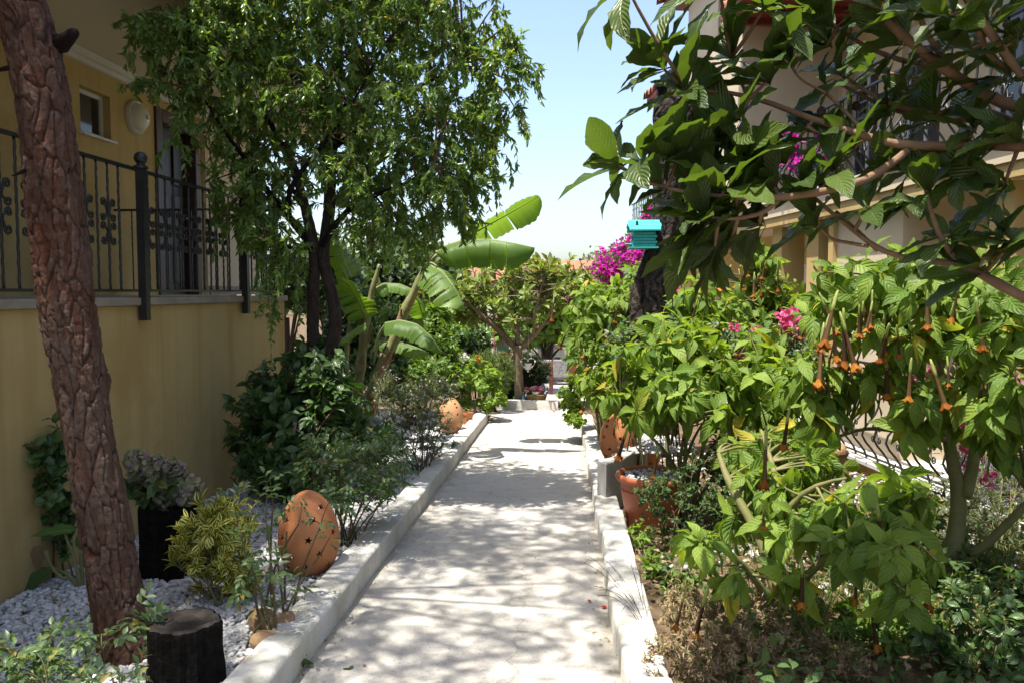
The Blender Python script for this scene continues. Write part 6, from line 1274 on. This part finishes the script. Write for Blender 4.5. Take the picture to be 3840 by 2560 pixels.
shrub('mint_clump', 'low leafy green clump beside the dry lavender under the hanging leaves', 'plant', g, [blob(3260, 2340, g[1], 170, 90, .25), blob(3420, 2300, g[1] + .2, 130, 90, .25), blob(3120, 2420, g[1] - .1, 120, 60, .2)], 120, 9, .06, T_ovate, LM['bush'], 'greenstem', 14, .004, .2, (.6, 1.4), .3, 100, floor=g[2] + .05)
g = ground(3560, 2250, RB)
shrub('sage_clump', 'dark green clump round the foot of the big trumpet shrub', 'plant', g, [blob(3520, 2170, g[1] + .1, 150, 80, .25), blob(3700, 2140, g[1] + .2, 120, 80, .25)], 100, 9, .06, T_ovate, LM['hydrangea'], 'greenstem', 12, .004, .2, (.6, 1.4), .3, 80, floor=g[2] + .05)
g = ground(2140, 1620, .02); g[0] = R0 + .28; g[1] = 10.6; g[2] = gz(0, 10.6, RB)
shrub('ivy_geranium', 'light green trailing geranium at the far end of the right kerb', 'geranium', g, [blob(2140, 1500, 10.5, 50, 100, .25), blob(2190, 1450, 10.6, 60, 60, .25), blob(2150, 1570, 10.2, 40, 35, .2)], 110, 8, .07, T_round, LM['geranium'], 'greenstem', 8, .006, .2, (.6, 1.4), .35, 120, flat=.6)

# terracotta pot, planter edge, eggs, stones
g = ground(2445, 1975, RB); d = proj(g)[2] / FPX; pz0 = g[2]
po_ = thing('plant_pot', 'large smooth orange terracotta-coloured pot filled with white pebbles', 'pot', tuple(g)); H = at(2445, 1770, g[1])[2] - pz0; rr = 136 * d
mb = MB(); mb.lathe([(.001, 0), (rr * .66, 0), (rr * .68, .02), (rr * .86, H * .66), (rr * .885, H * .70), (rr * .885, H * .715), (rr * .865, H * .72), (rr * .89, H * .86)], g, 56); mb.build('body', M['potpaint'], po_, smooth=40)
mb = MB(); mb.lathe([(rr * .89, H * .858), (rr * .97, H * .87), (rr * 1.02, H * .92), (rr * 1.0, H * .98), (rr * .95, H), (rr * .90, H * .985), (rr * .87, H * .94), (rr * .86, H * .86)], g, 56); mb.build('rim', M['potpaint'], po_, smooth=True)
mb = MB(); mb.lathe([(rr * .862, H * .87), (.001, H * .885)], g, 30); mb.build('soil', M['gravel'], po_)
def heap(root, c, R_, n, s, name='pebbles'):
    a = RNG.random(n) * 6.28; q = np.sqrt(RNG.random(n)) * R_; P_ = np.stack([c[0] + q * np.cos(a), c[1] + q * np.sin(a), c[2] + RNG.random(n) * s * 1.2], 1); mb = MB()
    for p_ in P_:
        r_ = s * RNG.uniform(.6, 1.2); mb.lathe([(.001, -r_ * .7), (r_ * .8, -r_ * .4), (r_, .1 * r_), (r_ * .6, r_ * .6), (.001, r_ * .75)], p_, 7, wob=lambda V, a_: V * np.stack([1 + .2 * np.cos(a_ * 2 + r_ * 999)] * 2 + [np.ones_like(a_)], -1)[None])
    tag(mb.build(name, M['pebble'], root, smooth=True), kind='stuff')
heap(po_, (g[0], g[1], pz0 + H * .89), rr * .8, 190, .019)
pl = thing('planter_bed', 'raised whitewashed planter edge with white stones behind the terracotta pot', 'planter', tuple(px_base(2400, 7.3)))
cz = at(2215, 1722, 6.55)[2]; ring = [at(2198, 1730, 6.55), at(2222, 1745, 6.42), at(2335, 1758, 6.62), at(2420, 1740, 7.3), at(2430, 1700, 8.4)]; ring = [np.array((q[0], q[1])) for q in ring]
ring[0][0] = R0 + .02; ring[1][0] = R0 + .09
inner = [q + np.array(v) for q, v in zip(ring, ((.16, .16), (.1, .17), (-.06, .15), (-.16, .0), (-.16, 0)))]
for i in range(4):
    a, b, c_, e_ = ring[i], ring[i + 1], inner[i + 1], inner[i]; mb = MB(); mb.prism([tuple(a), tuple(b), tuple(c_), tuple(e_)], -.4, cz - .0015 * i); mb.build('edge_block', M['concrete'], pl, bevel=.012)
mb = MB(); mb.prism([tuple(q) for q in [(R0 + .17, ring[0][1] + .1)] + inner[1:] + [(R0 + .17, 8.4)]], -.4, cz - .05); mb.build('soil', M['gravel'], pl)
heap(pl, (R0 + .52, 7.35, cz - .03), .42, 420, .024)
mb = MB()
g3 = at(2318, 1705, 7.25); d = proj(g3)[2] / FPX; egg((g3[0], g3[1], cz - .19), .95, .3, 'orange clay egg with star holes in the raised planter, half behind hanging leaves', eme)
g4 = at(2420, 1690, 8.2); egg((g4[0], g4[1], gz(0, 8.2, .05)), .95, 1.5, 'clay egg with star holes further back in the right bed, mostly hidden', eme)
rock(2185, 1578, 11.0, 38, 26, 'round speckled stone on the far end of the right kerb', 'greystone', 8)
rock(3130, 1690, 6.3, 110, 70, 'pale boulder under the trumpet shrubs near the terrace', 'stone', 9); rock(3350, 1965, ground(3350, 1990, RB)[1], 70, 36, 'white stone on the soil before the terrace front', 'kerb', 10)
rock(2830, 2075, ground(2830, 2090, RB)[1], 50, 36, 'small white stone beside the drooping leaves', 'kerb', 11)
# leaf litter, grass, scattered stones in the planting bed
n = 5200; XY = np.stack([RNG.uniform(R0 + .22, 4.2, n), 2.4 + 6 * RNG.random(n) ** 1.4], 1); P3 = np.stack([XY[:, 0], XY[:, 1], gz(XY[:, 0], XY[:, 1], RB + .035) + .02 * RNG.random(n)], 1)
V, Q, UV = scatter(T_ovate, P3, RNG.normal(size=(n, 3)) * (1, 1, .35), np.tile((0, 0, 1.0), (n, 1)) + RNG.normal(size=(n, 3)) * .5, RNG.uniform(.025, .075, n)); tag(link('leaf_litter', np_mesh('leaf_litter', V, Q, UV, mat=LM['dry'])), kind='stuff')
n = 16000; X_ = RNG.uniform(R0 + .25, 3.6, n); Y_ = RNG.uniform(2.2, 5.5, n); keep = vnoise(X_ / .5 + 20, Y_ / .5 + 20, 7) + .25 * (X_ > 1.2) > .55; X_, Y_ = X_[keep], Y_[keep]; n = len(X_)
P3 = np.stack([X_, Y_, gz(X_, Y_, RB)], 1); V, Q, UV = scatter(T_blade, P3, nrm(RNG.normal(size=(n, 3)) * .5 + (0, 0, 1)), RNG.normal(size=(n, 3)), RNG.uniform(.06, .19, n)); tag(link('grass', np_mesh('grass', V, Q, UV, mat=LM['grass'])), kind='stuff')
n = 1500; XY = np.stack([RNG.uniform(R0 + .3, 4.3, n), 4.5 + 5 * RNG.random(n)], 1); pebbles('scattered_stones', XY, RNG.uniform(.012, .03, n), RB + .02, M['pebble'])
n = 11000; X_ = RNG.uniform(R0 + .3, 4.3, n); Y_ = 2.3 + 4.6 * RNG.random(n); f = vnoise(X_ / .4 + 5, Y_ / .4 + 5, 17); keep = f > .42; X_, Y_, f = X_[keep], Y_[keep], f[keep]; n = len(X_)
P3 = np.stack([X_, Y_, gz(X_, Y_, RB) + .02 + (f - .42) * .9 * RNG.random(n)], 1); V, Q, UV = scatter(T_ovate, P3, nrm(RNG.normal(size=(n, 3)) + (0, 0, .3)), RNG.normal(size=(n, 3)) * .6 + (0, 0, 1), RNG.uniform(.03, .08, n)); tag(link('ground_cover', np_mesh('ground_cover', V, Q, UV, mat=LM['hydrangea'])), kind='stuff')
n = 260; sd = RNG.random(n) < .5; X_ = np.where(sd, L0 + .02 + .12 * RNG.random(n) ** 2, R0 - .02 - .12 * RNG.random(n) ** 2); Y_ = RNG.uniform(2.8, 11, n); far = RNG.random(n) < .2; X_[far] = RNG.uniform(L0, R0, int(far.sum()))
V, Q, UV = scatter(T_ovate, np.stack([X_, Y_, gz(X_, Y_, .014)], 1), RNG.normal(size=(n, 3)) * (1, 1, .1), np.tile((0, 0, 1.0), (n, 1)) + RNG.normal(size=(n, 3)) * .3, RNG.uniform(.008, .028, n)); tag(link('path_litter', np_mesh('path_litter', V, Q, UV, mat=LM['dry'])), kind='stuff')
# bits on the path
def flat(px, py, L_, name, label, mat, tm=None):
    p = ground(px, py, .014); o = link(name, np_mesh(name, *(tm or T_round[1]), mat=LM[mat]), None, tuple(p)); o.scale = (L_, L_, L_); o.rotation_euler = (RNG.normal() * .15, RNG.normal() * .15, RNG.random() * 6.28); tag(o, label, 'petal' if 'petal' in name else 'leaf')
flat(2218, 2250, .028, 'petal', 'single red petal on the path, the one nearer the middle', 'redpetal', T_petal[0]); flat(2254, 2272, .036, 'petal', 'single red petal on the path, the one nearer the right kerb', 'redpetal', T_petal[0])
flat(2086, 1543, .09, 'petal', 'red petal at the foot of the low wall at the end of the path', 'redpetal', T_petal[1]); flat(1312, 2505, .055, 'fallen_leaf', 'green round leaf lying on the path at the bottom', 'hydrangea'); flat(1360, 2495, .03, 'fallen_leaf', 'small yellow leaf beside the green one on the path', 'orange', T_ovate[0])
g = ground(1135, 2500, .01); shrub('weed', 'small weed growing at the foot of the left kerb', 'plant', g, [blob(1130, 2480, g[1], 26, 16, .04)], 7, 4, .03, T_round, LM['hydrangea'], 'greenstem', 4, .002, .2)
g = ground(2390, 2330, .1); dg_ = thing('dry_grass', 'thin dry grass stems leaning over the right kerb', 'grass tuft', tuple(g)); mb = MB()
for i in range(14): e = g + np.array((RNG.uniform(-.28, .02), RNG.uniform(-.1, .3), RNG.uniform(.08, .3))); mb.tube(bez(g + np.array((.06, .03 * i - .2, -.05)), g + (e - g) * .5 + np.array((0, 0, .1)), e + np.array((0, .02 * i - .15, 0)), 6), .0015, 3, cap=False)
tag(mb.build('stems', M['twig'], dg_), kind='stuff')

# ================================================================== FOREGROUND LOQUAT BRANCH
LY = 2.75
tb_ = at(4150, 1700, 2.3); gb = tb_.copy(); gb[2] = gz(0, 2.3, RB)
lq = thing('loquat_tree', 'loquat tree reaching in from the right with large ribbed leaves in rosettes', 'tree', tuple(gb))
J = at(4150, 700, 2.3); J2 = at(4120, 1250, 2.3)
mb = MB(); mb.tube(resample(np.array([(*gb, .085), (*J2, .075), (*J, .06), (*at(4050, 100, 2.4), .045), (*at(3950, -500, 2.5), .03)]), 16)[0][:, :3], np.linspace(.085, .03, 16), 14); mb.build('trunk', M['tanbranch'], lq, smooth=True)
LL = [limb(q, LY, 18) for q in (
    [(4150, 560, 46, -.4), (3840, 548, 44, -.2), (3560, 545, 42), (3420, 556, 42), (3330, 545, 34, .02), (3252, 512, 30, .05), (3050, 450, 26, .1), (2901, 393, 24, .15), (2796, 350, 20, .18), (2680, 342, 16, .18), (2560, 338, 12, .15)],
    [(3420, 556, 36), (3370, 590, 34), (3310, 645, 34, -.03), (3200, 695, 32, -.05), (3050, 728, 30, -.05), (2900, 745, 28), (2760, 742, 24), (2600, 728, 18, .05), (2480, 700, 13, .08)],
    [(2930, 745, 22), (2860, 800, 20), (2760, 822, 16), (2640, 815, 11)],
    [(4120, 460, 50, -.4), (3840, 415, 46, -.2), (3740, 380, 46, -.1), (3600, 300, 44), (3480, 215, 42), (3360, 110, 40, .05), (3230, -10, 38, .1), (3100, -130, 30, .1)],
    [(3590, 295, 30), (3540, 220, 26), (3470, 120, 22), (3430, 0, 18), (3400, -120, 14)],
    [(3840, 300, 30, -.2), (3720, 130, 34, -.2), (3640, 20, 30, -.2), (3560, -100, 24, -.2)],
    [(4120, 1250, 46, -.4), (3840, 1118, 42, -.25), (3700, 1040, 38, -.15), (3600, 985, 34, -.1), (3400, 975, 26, -.05), (3290, 940, 24), (3160, 830, 20, .05), (3080, 770, 16, .08), (3000, 690, 12, .1)],
    [(3590, 985, 24, -.1), (3520, 880, 22, -.1), (3480, 760, 18, -.08), (3470, 700, 14, -.05)],
    [(3290, 940, 20), (3230, 880, 16, .1), (3130, 790, 14, .15)], [(3260, 925, 16), (3120, 900, 14, .1), (3060, 840, 12, .1)],
    [(3840, 470, 30, -.1), (3700, 415, 28, .0), (3480, 430, 24, .1), (3330, 390, 20, .15), (3230, 330, 16, .2), (3150, 280, 12, .2)],
    [(3700, 440, 24, .1), (3560, 455, 22, .15), (3400, 430, 20, .2), (3250, 370, 16, .25), (3120, 300, 12, .3)],
    [(3560, 245, 24, .1), (3400, 235, 20, .15), (3250, 180, 18, .2), (3120, 90, 14, .2), (3040, 20, 12, .2)],
    [(3252, 512, 18, .05), (3180, 430, 16, .1), (3100, 350, 12, .12), (3000, 300, 10, .15), (2960, 240, 8, .15)],
    [(3050, 450, 16, .1), (2980, 540, 12, .15), (2930, 580, 9, .15)], [(3640, 20, 26, -.2), (3700, 200, 24, -.1), (3780, 260, 20, -.1)],
    [(2796, 350, 14, .18), (2760, 260, 10, .2), (2740, 215, 8, .2)], [(3600, 300, 20), (3400, 290, 16, .3), (3260, 260, 12, .35)])]
mb = MB()
for l in LL:
    kn = (1 + .18 * (np.sin(np.arange(18) * 2.9) > .6)) * .86; mb.tube(l[:, :3], l[:, 3] * kn, 10)
mb.build('limbs', M['tanbranch'], lq, smooth=True)
# leaf rosettes at the shoot ends: px, py, dY, leaves, droop, heading
RS = [(2560, 338, .15, 9, .35), (2480, 250, .2, 9, .0), (2740, 215, .2, 9, -.1), (2400, 600, .08, 10, .2), (2480, 700, .08, 2, .1), (2640, 815, 0, 9, .9), (2760, 780, .05, 7, .8), (2540, 600, .1, 7, .0), (2790, 610, .1, 9, .0), (2930, 600, .15, 8, .1), (2760, 450, .15, 8, .5),
      (2880, 300, .15, 8, .0), (2960, 240, .15, 8, .1), (3000, 690, .1, 8, .2), (3130, 640, .05, 6, -.2), (3060, 840, .1, 7, .6), (3150, 280, .2, 8, .0), (3040, 20, .2, 8, .4), (3120, 90, .2, 7, .3), (3260, 260, .35, 8, .2), (2870, 20, .1, 8, .9), (3300, 60, .1, 8, .3), (3430, 30, 0, 8, .3), (3560, 60, -.2, 8, .4), (3700, 60, -.2, 8, .4),
      (3780, 280, -.1, 9, .5), (3640, 180, -.1, 8, .4), (3480, 720, -.05, 9, .5), (3400, 640, .1, 8, .5), (3620, 640, -.05, 9, .4), (3760, 700, -.15, 9, .5), (3800, 900, -.2, 9, .5), (3330, 420, .15, 8, .3), (3500, 450, .1, 7, .3), (3400, 330, .2, 7, .2), (3650, 480, -.05, 7, .4), (3250, 780, .0, 7, .5), (2900, 690, .05, 7, .3), (2720, 700, .05, 8, .9), (2680, 770, .05, 6, 1.0), (2680, 930, .05, 6, 1.2), (3560, 880, -.1, 7, .6), (3200, 560, .1, 7, .2), (3070, 500, .12, 7, .1), (3820, 520, -.2, 7, .4), (3820, 130, -.2, 8, .5), (3380, 160, .1, 6, .5), (2700, -40, .1, 6, 1.1), (2345, -60, .1, 4, 1.3), (3700, 1010, -.15, 6, .5), (3100, 170, .25, 7, .1), (2620, 880, .1, 6, .9), (2740, 900, .12, 7, .8), (2700, 780, .1, 5, .8), (2850, 840, .08, 6, .8), (2660, 640, .15, 7, .3), (2700, 540, .2, 7, .2), (2320, 620, .05, 3, .0)]
P_, D_, U_, S_ = [], [], [], []; ends = np.concatenate([l[:, :3] for l in LL]); mb = MB()
for px, py, dy, n_, dr in RS:
    c = at(px, py, LY + dy); j = int(np.argmin(np.linalg.norm(ends - c, axis=1))); a = ends[j]; ln = np.linalg.norm(c - a)
    if ln > .015: mb = MB(); mb.tube(bez(a, (a + c) / 2 + np.array((0, 0, -.1 * ln)), c, 6), np.linspace(.008, .005, 6), 6); mb.build('shoot', M['tanbranch'], lq, smooth=True)
    ax = nrm((c - a) * .6 + np.array((-.25, -.05, .25)) * max(.15, .4 - dr * .25)); ref = nrm(np.cross(ax, (0, 0, 1.0))); v = np.cross(ref, ax)
    for i in range(n_ + (3 if px < 2950 else 2)):
        az = i * 2.4 + RNG.random(); an = RNG.uniform(.45, 1.55); dd = ax * math.cos(an) + (ref * math.cos(az) + v * math.sin(az)) * math.sin(an) - np.array((0, 0, (dr * .7 - .08) * RNG.uniform(.2, 1.2)))
        P_.append(c - ax * .02 * i / n_); D_.append(dd); U_.append(ax + np.array((0, 0, .5)) + RNG.normal(size=3) * .25); S_.append((.27 if px < 2900 else .235) * RNG.uniform(.55, 1.12))
leaves(lq, (np.array(P_), nrm(np.array(D_)), np.array(U_), np.array(S_)), T_loq, LM['loquat'], 300)
# unseen loquat crown, placed overhead to shade the front of the bed
T = np.array((1.5, 2.0, 3.9)) + nrm(RNG.normal(size=(34, 3))) * RNG.random((34, 1)) ** .4 * np.array((1.0, 1.3, .55)); TW = twigs_to([l[:, :3] for l in LL[3:6]], T, 5)
mb = MB()
for l in TW: mb.tube(l, np.linspace(.014, .006, 5), 5, cap=False)
mb.build('upper_limbs', M['tanbranch'], lq, smooth=True)
leaves(lq, leafset(TW, (7, 10), .22, .6, (.5, 1.4), .2, .25, tipw=2), T_loq, LM['loquat'], 0, many='crown')
mb = MB()
for px, py, dy in ((3085, 690, .1), (3100, 700, .12), (3150, 690, .05), (3210, 400, .2), (3080, 420, .1)):
    c = at(px, py, LY + dy); mb = MB(); mb.lathe([(.001, -.016), (.013, -.01), (.016, .004), (.009, .016), (.001, .018)], c, 10); mb.build('dry_fruit', M['bark'], lq, smooth=True)
